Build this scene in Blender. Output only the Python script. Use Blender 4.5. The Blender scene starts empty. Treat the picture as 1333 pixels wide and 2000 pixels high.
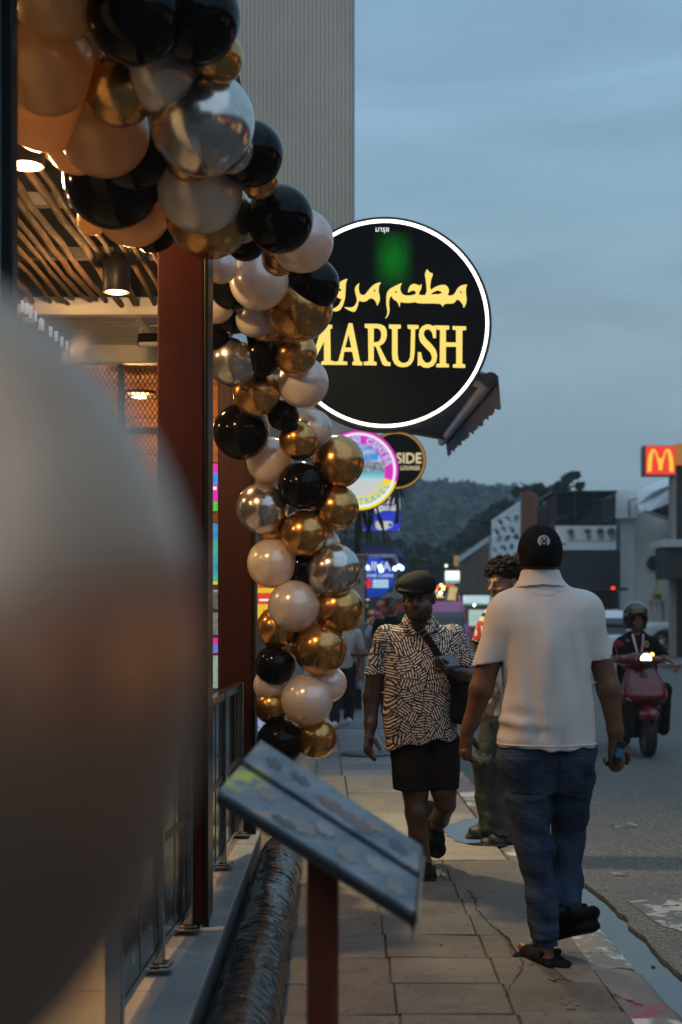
import bpy, bmesh, math, random
import numpy as np
import openvdb
from mathutils import Vector, Matrix, Euler

random.seed(7); RNG = np.random.default_rng(7)
SC = bpy.context.scene
COL = SC.collection
rad = math.radians

# ------------------------------------------------------------------ camera
F = 2778.0          # focal length in photograph pixels (50 mm on a 36 mm tall frame)
CAMH = 1.4          # eye height above the pavement
cam = bpy.data.cameras.new('camera')
cam_o = bpy.data.objects.new('camera', cam); COL.objects.link(cam_o)
cam_o.location = (0, 0, CAMH); cam_o.rotation_euler = (rad(90), 0, 0)
cam.sensor_width = 36; cam.lens = 50; cam.shift_y = 0.1
cam.clip_start = 0.05; cam.clip_end = 4000
cam.dof.use_dof = True; cam.dof.focus_distance = 7.0; cam.dof.aperture_fstop = 2.8
SC.camera = cam_o

def P(px, py, Y):
    return Vector(((px-666.5)*Y/F, Y, CAMH+(1200-py)*Y/F))
def gY(py, z=0.0):          # depth of a floor point of height z seen at row py
    return F*(CAMH-z)/(py-1200.0)

# ------------------------------------------------------------------ world, sun, exposure
SUN_EL, SUN_AZ = 50.0, 200.0
w = bpy.data.worlds.new('World'); SC.world = w; w.use_nodes = True
nt = w.node_tree; nt.nodes.clear()
N = nt.nodes.new; L = nt.links.new
out = N('ShaderNodeOutputWorld'); bg = N('ShaderNodeBackground'); bg.inputs[1].default_value = 1.0
L(bg.outputs[0], out.inputs[0])
sky = N('ShaderNodeTexSky'); sky.sky_type = 'NISHITA'; sky.sun_disc = False
sky.sun_elevation = rad(3.0); sky.sun_rotation = rad(SUN_AZ); sky.air_density = 1.6; sky.dust_density = 2.0; sky.ozone_density = 3.0
skm = N('ShaderNodeMix'); skm.data_type = 'RGBA'; skm.blend_type = 'MULTIPLY'; skm.inputs[0].default_value = 1
skm.inputs[7].default_value = (0.05, 0.05, 0.05, 1); L(sky.outputs[0], skm.inputs[6])
tc = N('ShaderNodeTexCoord'); sep = N('ShaderNodeSeparateXYZ'); L(tc.outputs['Generated'], sep.inputs[0])
ramp = N('ShaderNodeValToRGB'); L(sep.outputs[2], ramp.inputs[0])
r = ramp.color_ramp
r.elements[0].position = 0.0; r.elements[0].color = (.128, .180, .210, 1)
r.elements[1].position = 1.0; r.elements[1].color = (.165, .27, .37, 1)
for p_, c_ in ((.06, (.132, .188, .222)), (.11, (.172, .238, .278)), (.20, (.188, .272, .328)), (.30, (.162, .262, .342)), (.42, (.140, .238, .330))):
    e = r.elements.new(p_); e.color = (*c_, 1)
mp = N('ShaderNodeMapping'); mp.inputs['Scale'].default_value = (1.2, 1.2, 5.5); mp.inputs['Rotation'].default_value = (0.1, -0.22, 0.3)
L(tc.outputs['Generated'], mp.inputs[0])
nz = N('ShaderNodeTexNoise'); nz.inputs['Scale'].default_value = 2.6; nz.inputs['Detail'].default_value = 5; nz.inputs['Roughness'].default_value = .52; nz.inputs['Distortion'].default_value = .4
L(mp.outputs[0], nz.inputs[0])
cr = N('ShaderNodeMapRange'); cr.inputs[1].default_value = .36; cr.inputs[2].default_value = .68; cr.inputs[3].default_value = .84; cr.inputs[4].default_value = 1.16
L(nz.outputs[0], cr.inputs[0])
cm = N('ShaderNodeVectorMath'); cm.operation = 'SCALE'; L(ramp.outputs[0], cm.inputs[0]); L(cr.outputs[0], cm.inputs['Scale'])
mx = N('ShaderNodeMix'); mx.data_type = 'RGBA'; mx.inputs[0].default_value = .9
L(skm.outputs[2], mx.inputs[6]); L(cm.outputs[0], mx.inputs[7]); L(mx.outputs[2], bg.inputs[0])
bg.inputs[1].default_value = 2.0

sun = bpy.data.lights.new('sun', 'SUN'); sun.energy = 0.62; sun.angle = rad(100); sun.color = (.80, .90, 1.0)
sun_o = bpy.data.objects.new('sun', sun); COL.objects.link(sun_o)
sun_o.rotation_euler = (rad(90-SUN_EL), 0, rad(8))       # soft last light of an overcast dusk, from behind the camera

SC.view_settings.view_transform = 'Standard'; SC.view_settings.look = 'None'
SC.view_settings.exposure = 0.0; SC.view_settings.gamma = 1.0; SC.view_settings.use_curve_mapping = False
SC.cycles.use_denoising = True
SC.cycles.max_bounces = 7; SC.cycles.diffuse_bounces = 3; SC.cycles.glossy_bounces = 4; SC.cycles.transmission_bounces = 4
SC.cycles.volume_bounces = 0; SC.cycles.caustics_reflective = False; SC.cycles.caustics_refractive = False
SC.cycles.sample_clamp_indirect = 4.0

# ------------------------------------------------------------------ helpers: tagging
OFF = {}
def tag(o, label, cat=None, group=None, kind=None):
    o['label'] = label
    if cat: o['category'] = cat
    if group: o['group'] = group
    if kind: o['kind'] = kind
    return o
def thing(name, label, cat, loc, group=None):
    o = bpy.data.objects.new(name, None); COL.objects.link(o); o.location = Vector(loc); o.empty_display_size = .1
    OFF[o.name] = Vector(loc); tag(o, label, cat, group)
    return o
def off(parent):
    return OFF.get(parent.name, Vector((0, 0, 0))) if parent else Vector((0, 0, 0))
def link(name, me, parent=None, mats=()):
    o = bpy.data.objects.new(name, me); COL.objects.link(o)
    for m in (mats if isinstance(mats, (list, tuple)) else [mats]): me.materials.append(m)
    if parent: o.parent = parent; OFF[o.name] = off(parent)
    return o
def mesh_obj(name, V, Fc, mat, parent=None, smooth=False, base=None):
    """vertices in world space; stored relative to the parent's base"""
    V = np.asarray(V, dtype=float).reshape(-1, 3)
    b = np.array(base if base is not None else off(parent))
    me = bpy.data.meshes.new(name)
    me.from_pydata((V-b).tolist(), [], [list(map(int, f)) for f in Fc]); me.update()
    if smooth: me.polygons.foreach_set('use_smooth', [True]*len(me.polygons))
    o = link(name, me, parent, mat)
    if base is not None and parent is None: o.location = Vector(base)
    return o

# ------------------------------------------------------------------ helpers: mesh building
class B:
    def __init__(s): s.v = []; s.f = []
    def add(s, V, Fc):
        n = len(s.v); s.v += [tuple(p) for p in V]; s.f += [tuple(i+n for i in f) for f in Fc]; return s
    def box(s, c, d, rz=0.0, rx=0.0, ry=0.0, bev=0.0):
        x, y, z = d[0]/2, d[1]/2, d[2]/2
        if bev > 0:
            b = min(bev, .49*min(d))
            V = []
            for k, (zz, e) in enumerate(((-z, b), (-z+b, 0), (z-b, 0), (z, b))):
                X, Y = x-e, y-e
                q = b if e == 0 else b*.4
                V += [(-X+q, -Y, zz), (X-q, -Y, zz), (X, -Y+q, zz), (X, Y-q, zz), (X-q, Y, zz), (-X+q, Y, zz), (-X, Y-q, zz), (-X, -Y+q, zz)]
            Fc = [tuple(range(7, -1, -1)), tuple(range(24, 32))]
            for k in range(3):
                for j in range(8): Fc.append((k*8+j, k*8+(j+1) % 8, k*8+8+(j+1) % 8, k*8+8+j))
        else:
            V = [(-x,-y,-z),(x,-y,-z),(x,y,-z),(-x,y,-z),(-x,-y,z),(x,-y,z),(x,y,z),(-x,y,z)]
            Fc = [(3,2,1,0),(4,5,6,7),(0,1,5,4),(1,2,6,5),(2,3,7,6),(3,0,4,7)]
        R = Euler((rx, ry, rz)).to_matrix(); c = Vector(c)
        return s.add([R @ Vector(p)+c for p in V], Fc)
    def bb(s, x0, x1, y0, y1, z0, z1, bev=0.0):
        return s.box(((x0+x1)/2, (y0+y1)/2, (z0+z1)/2), (x1-x0, y1-y0, z1-z0), bev=bev)
    def tube(s, path, r, n=10, cap=True):
        path = [Vector(p) for p in path]; m = len(path)
        rs = r if isinstance(r, (list, tuple)) else [r]*m
        V = []; up = None
        for i, p in enumerate(path):
            t = (path[min(i+1, m-1)]-path[max(i-1, 0)]).normalized()
            if up is None: up = Vector((0,0,1)) if abs(t.z) < .9 else Vector((1,0,0))
            a = t.cross(up).normalized(); b_ = a.cross(t).normalized(); up = b_
            for k in range(n):
                q = 2*math.pi*k/n; V.append(p+(a*math.cos(q)+b_*math.sin(q))*rs[i])
        Fc = []
        for i in range(m-1):
            for k in range(n): Fc.append((i*n+k, i*n+(k+1) % n, (i+1)*n+(k+1) % n, (i+1)*n+k))
        if cap: Fc += [tuple(range(n-1, -1, -1)), tuple(range((m-1)*n, m*n))]
        return s.add(V, Fc)
    def lathe(s, prof, c, n=24, axis='z'):
        c = Vector(c); V = []; m = len(prof)
        for (r_, h) in prof:
            for k in range(n):
                q = 2*math.pi*k/n; a, b_ = r_*math.cos(q), r_*math.sin(q)
                V.append(c+(Vector((a, b_, h)) if axis == 'z' else Vector((a, h, b_)) if axis == 'y' else Vector((h, a, b_))))
        Fc = []
        for i in range(m-1):
            for k in range(n): Fc.append((i*n+k, i*n+(k+1) % n, (i+1)*n+(k+1) % n, (i+1)*n+k))
        return s.add(V, Fc)
    def prism(s, pts, z0, z1):
        n = len(pts)
        V = [(x, y, z0) for x, y in pts]+[(x, y, z1) for x, y in pts]
        Fc = [tuple(range(n-1, -1, -1)), tuple(range(n, 2*n))]+[(i, (i+1) % n, n+(i+1) % n, n+i) for i in range(n)]
        return s.add(V, Fc)
    def hull(s, A, Bq):      # two equal-length loops
        n = len(A)
        Fc = [tuple(range(n-1, -1, -1)), tuple(range(n, 2*n))]+[(i, (i+1) % n, n+(i+1) % n, n+i) for i in range(n)]
        return s.add(list(A)+list(Bq), Fc)
    def sheet(s, pts, nx, fn):  # grid helper: fn(u,v)->point
        V = []; 
        for j in range(pts+1):
            for i in range(nx+1): V.append(fn(i/nx, j/pts))
        Fc = [(j*(nx+1)+i, j*(nx+1)+i+1, (j+1)*(nx+1)+i+1, (j+1)*(nx+1)+i) for j in range(pts) for i in range(nx)]
        return s.add(V, Fc)
    def build(s, name, mat, parent=None, smooth=False, base=None, fix=False):
        o = mesh_obj(name, s.v, s.f, mat, parent, smooth, base)
        if fix:
            bm = bmesh.new(); bm.from_mesh(o.data); bmesh.ops.recalc_face_normals(bm, faces=bm.faces); bm.to_mesh(o.data); bm.free()
        if smooth: o.data.set_sharp_from_angle(angle=rad(38))
        return o

def loops_mesh(loops, ext=.004):
    """filled 2D outline with holes -> (V, F) in its own x,y plane"""
    c = bpy.data.curves.new('tmp', 'CURVE'); c.dimensions = '2D'; c.fill_mode = 'BOTH'; c.extrude = ext
    for lp in loops:
        sp = c.splines.new('POLY'); sp.points.add(len(lp)-1); sp.use_cyclic_u = True
        for i, (x, y) in enumerate(lp): sp.points[i].co = (x, y, 0, 1)
    return curve_vf(c)
def curve_vf(c):
    o = bpy.data.objects.new('tmp', c); COL.objects.link(o)
    dg = bpy.context.evaluated_depsgraph_get(); me = bpy.data.meshes.new_from_object(o.evaluated_get(dg))
    V = [tuple(v.co) for v in me.vertices]; Fc = [tuple(p.vertices) for p in me.polygons]
    bpy.data.objects.remove(o); bpy.data.curves.remove(c); bpy.data.meshes.remove(me)
    return V, Fc
def text_vf(s, size, bold=0.0, ext=.003, align='CENTER', sx=1.0):
    c = bpy.data.curves.new('tmp', 'FONT'); c.body = s; c.size = size; c.extrude = ext; c.offset = bold*size; c.align_x = align; c.align_y = 'CENTER'
    c.resolution_u = 3
    V, Fc = curve_vf(c)
    return [(x*sx, y, z) for x, y, z in V], Fc
def wall_vf(VF, c, rot=0.0):
    """turn x,y-plane shapes to stand facing the camera (-Y)"""
    V, Fc = VF; cr_, sr = math.cos(rot), math.sin(rot); c = Vector(c)
    return [(c.x+x*cr_-y*sr, c.y-z, c.z+x*sr+y*cr_) for x, y, z in V], Fc
def chaikin(pts, it=2):
    for _ in range(it):
        q = []
        for i in range(len(pts)):
            a, b_ = pts[i], pts[(i+1) % len(pts)]
            q += [(a[0]*.75+b_[0]*.25, a[1]*.75+b_[1]*.25), (a[0]*.25+b_[0]*.75, a[1]*.25+b_[1]*.75)]
        pts = q
    return pts

# ------------------------------------------------------------------ helpers: distance-field modelling (bodies, cars, soft shapes)
def smin(a, b, k):
    if k <= 0: return np.minimum(a, b)
    h = np.clip(.5+.5*(b-a)/k, 0, 1)
    return b+(a-b)*h-k*h*(1-h)
class Field:
    BIG = .25
    def __init__(s, lo, hi, h):
        s.lo = np.array(lo, float); s.h = h
        n = np.ceil((np.array(hi)-s.lo)/h).astype(int)+1; s.n = n
        s.ax = [s.lo[i]+h*np.arange(n[i]) for i in range(3)]
        s.d = np.full(n, s.BIG, np.float32)
    def win(s, lo, hi):
        sl = []
        for i in range(3):
            a = int(np.clip(np.floor((lo[i]-s.lo[i])/s.h), 0, s.n[i])); b = int(np.clip(np.ceil((hi[i]-s.lo[i])/s.h)+1, 0, s.n[i])); sl.append(slice(a, b))
        return tuple(sl)
    def grid(s, sl):
        return np.meshgrid(*[s.ax[i][sl[i]].astype(np.float32) for i in range(3)], indexing='ij', sparse=True)
    def put(s, sl, d, k, op):
        c = s.d[sl]
        if op == 'u': s.d[sl] = smin(c, d, k)
        elif op == 's': s.d[sl] = -smin(-c, d, k)
        return s
    def rc(s, a, b, ra, rb, k=.02, op='u', flat=None):
        a = np.array(a, float); b = np.array(b, float); m = max(ra, rb)+k+4*s.h
        sl = s.win(np.minimum(a, b)-m, np.maximum(a, b)+m); X, Y, Z = s.grid(sl)
        ab = b-a; q = max(float(ab@ab), 1e-12)
        t = np.clip(((X-a[0])*ab[0]+(Y-a[1])*ab[1]+(Z-a[2])*ab[2])/q, 0, 1)
        dx, dy, dz = X-(a[0]+t*ab[0]), Y-(a[1]+t*ab[1]), Z-(a[2]+t*ab[2])
        if flat is not None:      # (unit axis, factor>1): squash along that axis
            n, f = flat; pr = dx*n[0]+dy*n[1]+dz*n[2]; e = pr*(f-1); dx = dx+e*n[0]; dy = dy+e*n[1]; dz = dz+e*n[2]
        return s.put(sl, np.sqrt(dx*dx+dy*dy+dz*dz)-(ra+(rb-ra)*t), k, op)
    def chain(s, pts, rs, k=.02, op='u', flat=None):
        for i in range(len(pts)-1): s.rc(pts[i], pts[i+1], rs[i], rs[i+1], k, op, flat)
        return s
    def ell(s, c, r_, k=.02, op='u', rot=None):
        c = np.array(c, float); r_ = np.array(r_, float); m = r_.max()+k+4*s.h
        sl = s.win(c-m, c+m); X, Y, Z = s.grid(sl); x, y, z = X-c[0], Y-c[1], Z-c[2]
        if rot is not None:
            R = np.array(Euler(rot).to_matrix()).T
            x, y, z = R[0,0]*x+R[0,1]*y+R[0,2]*z, R[1,0]*x+R[1,1]*y+R[1,2]*z, R[2,0]*x+R[2,1]*y+R[2,2]*z
        k0 = np.sqrt((x/r_[0])**2+(y/r_[1])**2+(z/r_[2])**2); k1 = np.sqrt((x/r_[0]**2)**2+(y/r_[1]**2)**2+(z/r_[2]**2)**2)+1e-9
        return s.put(sl, k0*(k0-1)/k1, k, op)
    def boxd(s, sl, c, hf, rd, rot):
        X, Y, Z = s.grid(sl); x, y, z = X-c[0], Y-c[1], Z-c[2]
        if rot is not None:
            R = np.array(Euler(rot).to_matrix()).T
            x, y, z = R[0,0]*x+R[0,1]*y+R[0,2]*z, R[1,0]*x+R[1,1]*y+R[1,2]*z, R[2,0]*x+R[2,1]*y+R[2,2]*z
        qx, qy, qz = np.abs(x)-(hf[0]-rd), np.abs(y)-(hf[1]-rd), np.abs(z)-(hf[2]-rd)
        return np.sqrt(np.maximum(qx, 0)**2+np.maximum(qy, 0)**2+np.maximum(qz, 0)**2)+np.minimum(np.maximum(np.maximum(qx, qy), qz), 0)-rd
    def box(s, c, hf, rd=.01, k=.0, op='u', rot=None):
        m = float(np.linalg.norm(hf))+k+4*s.h if rot is not None else np.array(hf)+k+4*s.h
        c = np.array(c, float); sl = s.win(c-m, c+m)
        return s.put(sl, s.boxd(sl, c, hf, rd, rot), k, op)
    def loft(s, secs, k=.02, op='u', n=2.0):
        """stack of elliptic sections (z, cx, cy, a, b)"""
        S = np.array(sorted(secs), float); zs = S[:, 0]; m = S[:, 3:5].max()+k+4*s.h
        sl = s.win((S[:,1].min()-m, S[:,2].min()-m, zs[0]-k-4*s.h), (S[:,1].max()+m, S[:,2].max()+m, zs[-1]+k+4*s.h))
        X, Y, Z = s.grid(sl); z = Z.ravel(); zc = np.clip(z, zs[0], zs[-1])
        def cub(v):   # smooth interpolation
            g = np.gradient(v, zs); i = np.clip(np.searchsorted(zs, zc)-1, 0, len(zs)-2); hh = zs[i+1]-zs[i]; t = (zc-zs[i])/hh
            return ((2*t**3-3*t**2+1)*v[i]+(t**3-2*t**2+t)*hh*g[i]+(-2*t**3+3*t**2)*v[i+1]+(t**3-t**2)*hh*g[i+1]).reshape(1, 1, -1)
        cx, cy, a, b = cub(S[:,1]), cub(S[:,2]), cub(S[:,3]), cub(S[:,4])
        u, v = np.abs(X-cx)/a, np.abs(Y-cy)/b
        d = ((u**n+v**n)**(1/n)-1)*np.minimum(a, b)
        d = np.maximum(d, np.maximum(zs[0]-Z, Z-zs[-1]))
        return s.put(sl, d.astype(np.float32), k, op)
    def cut(s, fn):            # keep where fn(X,Y,Z) <= 0
        X, Y, Z = s.grid((slice(None),)*3); s.d = np.maximum(s.d, fn(X, Y, Z)).astype(np.float32); return s
    def bump(s, fn):
        X, Y, Z = s.grid((slice(None),)*3); s.d = (s.d+fn(X, Y, Z)).astype(np.float32); return s
    def copy(s, grow=0.0):
        o = object.__new__(Field); o.lo, o.h, o.n, o.ax = s.lo, s.h, s.n, s.ax; o.d = s.d-np.float32(grow); return o
    def mesh(s, name, mat, parent=None, smooth=True, base=None):
        d = s.d.copy()
        for a in range(3):
            ix = [slice(None)]*3; ix[a] = 0; d[tuple(ix)] = s.BIG; ix[a] = -1; d[tuple(ix)] = s.BIG
        g = openvdb.FloatGrid(s.BIG); g.copyFromArray(d)
        p, q = g.convertToQuads(0.0)
        V = p*s.h+s.lo; b = np.array(base if base is not None else off(parent), float)
        me = bpy.data.meshes.new(name); nv, nq = len(V), len(q)
        me.vertices.add(nv); me.vertices.foreach_set('co', (V-b).astype(np.float32).ravel())
        me.loops.add(nq*4); me.loops.foreach_set('vertex_index', q.astype(np.int32).ravel())
        me.polygons.add(nq); me.polygons.foreach_set('loop_start', np.arange(nq, dtype=np.int32)*4)
        if smooth: me.polygons.foreach_set('use_smooth', np.ones(nq, bool))
        me.update(calc_edges=True)
        o = link(name, me, parent, mat)
        if base is not None and parent is None: o.location = Vector(base)
        return o
def fold(seed, n, kx, ky, kz, sharp=1.0):
    r_ = np.random.default_rng(seed); K = r_.normal(0, 1, (n, 3))*np.array((kx, ky, kz)); ph = r_.uniform(0, 6.28, n); am = r_.uniform(.5, 1, n); am /= am.sum()**.75
    def fn(X, Y, Z):
        s_ = 0.0
        for (a, b_, c_), p_, m_ in zip(K, ph, am): s_ = s_+m_*np.sin(a*X+b_*Y+c_*Z+p_+.6*np.sin(.45*(a*X-b_*Y+c_*Z)+p_*2))
        return np.sign(s_)*np.abs(s_)**sharp
    return fn
class Fig:
    """a figure laid out at depth Y0: px = photograph units across and down, dy = metres behind Y0"""
    def __init__(s, Y0): s.Y0 = Y0; s.u = Y0/F
    def p(s, px, py, dy=0.0): return np.array(((px-666.5)*s.u, s.Y0+dy, CAMH+(1200-py)*s.u))
    def z(s, py): return CAMH+(1200-py)*s.u
    def x(s, px): return (px-666.5)*s.u
    def field(s, x0, x1, y0, y1, d0, d1, h): return Field((s.x(x0), s.Y0+d0, s.z(y1)), (s.x(x1), s.Y0+d1, s.z(y0)), h)
# ------------------------------------------------------------------ materials
MATS = {}
def M(name, col, rough=.6, metal=0.0, var=None, bump=None, coat=0.0, spec=.5, emit=None, estr=0.0, sss=0.0, sheen=0.0, trans=0.0, alpha=1.0):
    """var=(scale, amount[, colour2]); bump=(scale, strength)"""
    m = bpy.data.materials.new(name); m.use_nodes = True; MATS[name] = m
    nt = m.node_tree; b = nt.nodes['Principled BSDF']
    c = (*col, 1)
    b.inputs['Base Color'].default_value = c; b.inputs['Roughness'].default_value = rough; b.inputs['Metallic'].default_value = metal
    b.inputs['Specular IOR Level'].default_value = spec
    if coat: b.inputs['Coat Weight'].default_value = coat; b.inputs['Coat Roughness'].default_value = .06
    if sss: b.inputs['Subsurface Weight'].default_value = sss; b.inputs['Subsurface Radius'].default_value = (.02, .01, .006)
    if sheen: b.inputs['Sheen Weight'].default_value = sheen
    if trans: b.inputs['Transmission Weight'].default_value = trans
    if alpha < 1: b.inputs['Alpha'].default_value = alpha
    if emit: b.inputs['Emission Color'].default_value = (*emit, 1); b.inputs['Emission Strength'].default_value = estr
    tc = nt.nodes.new('ShaderNodeTexCoord')
    if var:
        n = nt.nodes.new('ShaderNodeTexNoise'); n.inputs['Scale'].default_value = var[0]; n.inputs['Detail'].default_value = 6; n.inputs['Roughness'].default_value = .6
        nt.links.new(tc.outputs['Object'], n.inputs[0])
        mr = nt.nodes.new('ShaderNodeMapRange'); mr.inputs[1].default_value = .3; mr.inputs[2].default_value = .7
        nt.links.new(n.outputs[0], mr.inputs[0])
        mx = nt.nodes.new('ShaderNodeMix'); mx.data_type = 'RGBA'
        mx.inputs[6].default_value = c
        c2 = var[2] if len(var) > 2 else tuple(min(1, x*(1-var[1])) for x in col)
        mx.inputs[7].default_value = (*c2, 1)
        nt.links.new(mr.outputs[0], mx.inputs[0]); nt.links.new(mx.outputs[2], b.inputs['Base Color'])
        rr = nt.nodes.new('ShaderNodeMapRange'); rr.inputs[3].default_value = max(.02, rough*.82); rr.inputs[4].default_value = min(1, rough*1.18)
        nt.links.new(n.outputs[0], rr.inputs[0]); nt.links.new(rr.outputs[0], b.inputs['Roughness'])
    if bump:
        n = nt.nodes.new('ShaderNodeTexNoise'); n.inputs['Scale'].default_value = bump[0]; n.inputs['Detail'].default_value = 5
        nt.links.new(tc.outputs['Object'], n.inputs[0])
        bp = nt.nodes.new('ShaderNodeBump'); bp.inputs['Strength'].default_value = bump[1]; bp.inputs['Distance'].default_value = .01
        nt.links.new(n.outputs[0], bp.inputs['Height']); nt.links.new(bp.outputs[0], b.inputs['Normal'])
    return m
def E_(name, col, s=1.0):       # a thing that gives off light
    m = bpy.data.materials.new(name); m.use_nodes = True; nt = m.node_tree; b = nt.nodes['Principled BSDF']
    b.inputs['Base Color'].default_value = (.02, .02, .02, 1); b.inputs['Roughness'].default_value = .4
    b.inputs['Emission Color'].default_value = (*col, 1); b.inputs['Emission Strength'].default_value = s
    return m
class G:     # small node-graph helper
    def __init__(s, m): s.m = m; s.nt = m.node_tree; s.b = s.nt.nodes.get('Principled BSDF')
    def n(s, t, **kw):
        x = s.nt.nodes.new('ShaderNode'+t)
        for k, v in kw.items(): setattr(x, k, v)
        return x
    def l(s, a, b): s.nt.links.new(a, b)
    def val(s, v):
        x = s.n('Value'); x.outputs[0].default_value = v; return x.outputs[0]
    def math(s, op, a, b=None, c=None, clamp=False):
        x = s.n('Math', operation=op); x.use_clamp = clamp
        for i, q in enumerate((a, b, c)):
            if q is None: continue
            if isinstance(q, (int, float)): x.inputs[i].default_value = q
            else: s.l(q, x.inputs[i])
        return x.outputs[0]
    def mix(s, f, a, b):
        x = s.n('Mix', data_type='RGBA')
        for i, q in ((0, f), (6, a), (7, b)):
            if isinstance(q, tuple): x.inputs[i].default_value = (*q, 1) if len(q) == 3 else q
            elif isinstance(q, (int, float)): x.inputs[i].default_value = q
            else: s.l(q, x.inputs[i])
        return x.outputs[2]
    def noise(s, vec, scale, detail=5, rough=.55, dist=0.0):
        x = s.n('TexNoise'); x.inputs['Scale'].default_value = scale; x.inputs['Detail'].default_value = detail; x.inputs['Roughness'].default_value = rough; x.inputs['Distortion'].default_value = dist
        if vec is not None: s.l(vec, x.inputs[0])
        return x.outputs[0]
    def rng(s, v, a, b, c=0.0, d=1.0):
        x = s.n('MapRange'); s.l(v, x.inputs[0])
        for i, q in enumerate((a, b, c, d)): x.inputs[i+1].default_value = q
        return x.outputs[0]
    def bump(s, h, st, dist=.01):
        x = s.n('Bump'); x.inputs['Strength'].default_value = st; x.inputs['Distance'].default_value = dist; s.l(h, x.inputs['Height']); return x.outputs[0]
    def obj(s): return s.n('TexCoord').outputs['Object']
    def world(s): return s.n('NewGeometry').outputs['Position']

def concrete(name, c1, c2, stain, sc=3.0, rough=.8, bmp=.25, wet=0.0):
    m = M(name, c1, rough); g = G(m); v = g.world()
    a = g.rng(g.noise(v, sc, 8, .65), .3, .7); col = g.mix(a, c1, c2)
    f = g.noise(v, 75, 5, .8); col = g.mix(g.rng(f, .38, .70, 0, .6), col, tuple(x*.45 for x in c1))
    s = g.rng(g.noise(v, 1.1, 6, .6, .6), .5, .72, 0, .8); col = g.mix(s, col, stain)
    st2 = g.rng(g.noise(v, 7, 7, .75, .8), .52, .66, 0, .55); col = g.mix(st2, col, stain)
    sp = g.rng(g.noise(v, 26, 2, .5), .62, .70, 0, .75); col = g.mix(sp, col, stain)
    rnd = g.n('ObjectInfo').outputs['Random']; k = g.rng(rnd, 0, 1, .80, 1.12)
    vm = g.n('VectorMath', operation='SCALE'); g.l(col, vm.inputs[0]); g.l(k, vm.inputs['Scale']); g.l(vm.outputs[0], g.b.inputs['Base Color'])
    g.l(g.rng(s, 0, 1, rough, rough-wet), g.b.inputs['Roughness'])
    h = g.math('ADD', g.noise(v, 220, 3, .7), g.math('MULTIPLY', g.noise(v, 18, 5, .6), 1.6))
    g.l(g.bump(h, bmp, .006), g.b.inputs['Normal'])
    return m
m_pave = concrete('pavement_slab', (.175, .158, .138), (.105, .095, .084), (.045, .041, .037), 5.0, .74, .6, .3)
m_pave2 = concrete('pavement_screed', (.36, .325, .27), (.27, .24, .20), (.16, .145, .125), 2.5, .72, .25, .25)
m_pave3 = concrete('pavement_grey_tile', (.27, .28, .29), (.19, .20, .215), (.12, .125, .13), 2.2, .6, .15, .25)
m_mortar = concrete('pavement_joint', (.12, .11, .10), (.085, .078, .07), (.05, .047, .043), 9.0, .9, .4)
m_deck = concrete('deck_tile', (.34, .34, .34), (.27, .27, .275), (.20, .195, .19), 2.0, .42, .06, .15)
m_kerbc = concrete('kerb_concrete', (.24, .215, .19), (.16, .145, .13), (.08, .075, .07), 5.0, .8, .5, .2)

def asphalt():
    m = M('asphalt', (.05, .05, .05), .75); g = G(m); v = g.world()
    f = g.noise(v, 62, 4, .85); c = g.mix(g.rng(f, .44, .64), (.034, .032, .030), (.27, .25, .225))
    big = g.rng(g.noise(v, .7, 6, .65, .3), .35, .7); c = g.mix(big, c, g.mix(.45, c, (.05, .05, .05)))
    ws = g.n('Mapping'); g.l(v, ws.inputs[0]); ws.inputs['Scale'].default_value = (.35, 2.2, 1)
    scuff = g.rng(g.noise(ws.outputs[0], 3.0, 8, .7), .60, .74, 0, .5); c = g.mix(scuff, c, (.25, .245, .24))
    g.l(c, g.b.inputs['Base Color']); g.l(g.rng(big, 0, 1, .72, .5), g.b.inputs['Roughness'])
    g.l(g.bump(f, .9, .008), g.b.inputs['Normal']); return m
m_asph = asphalt()
def water(name, col):
    m = M(name, col, .03, spec=.6); g = G(m); v = g.world()
    g.l(g.bump(g.noise(v, 9, 3, .5), .06, .01), g.b.inputs['Normal']); return m
m_water = water('still_water', (.03, .035, .035))
m_road_paint = M('worn_road_paint', (.55, .55, .53), .7)
def worn_paint(m, col, base, thr, sc=14.0):
    g = G(m); v = g.world(); f = g.rng(g.math('ADD', g.math('MULTIPLY', g.noise(v, sc, 8, .7), .7), g.math('MULTIPLY', g.noise(v, sc*.25, 3, .5), .5)), thr, thr+.05)
    c = g.mix(f, base, g.mix(g.noise(v, 30), col, tuple(x*.7 for x in col)))
    g.l(c, g.b.inputs['Base Color']); g.l(g.bump(f, .4, .003), g.b.inputs['Normal'])
worn_paint(m_road_paint, (.40, .40, .39), (.09, .09, .09), .58)
m_kwhite = M('kerb_white_paint', (.7, .7, .68), .6); worn_paint(m_kwhite, (.58, .57, .56), (.17, .155, .14), .585, 7)
m_kred = M('kerb_red_paint', (.4, .05, .06), .6); worn_paint(m_kred, (.30, .06, .08), (.14, .125, .115), .635, 7)
m_crack = M('crack_dirt', (.018, .016, .014), .95)

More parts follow.
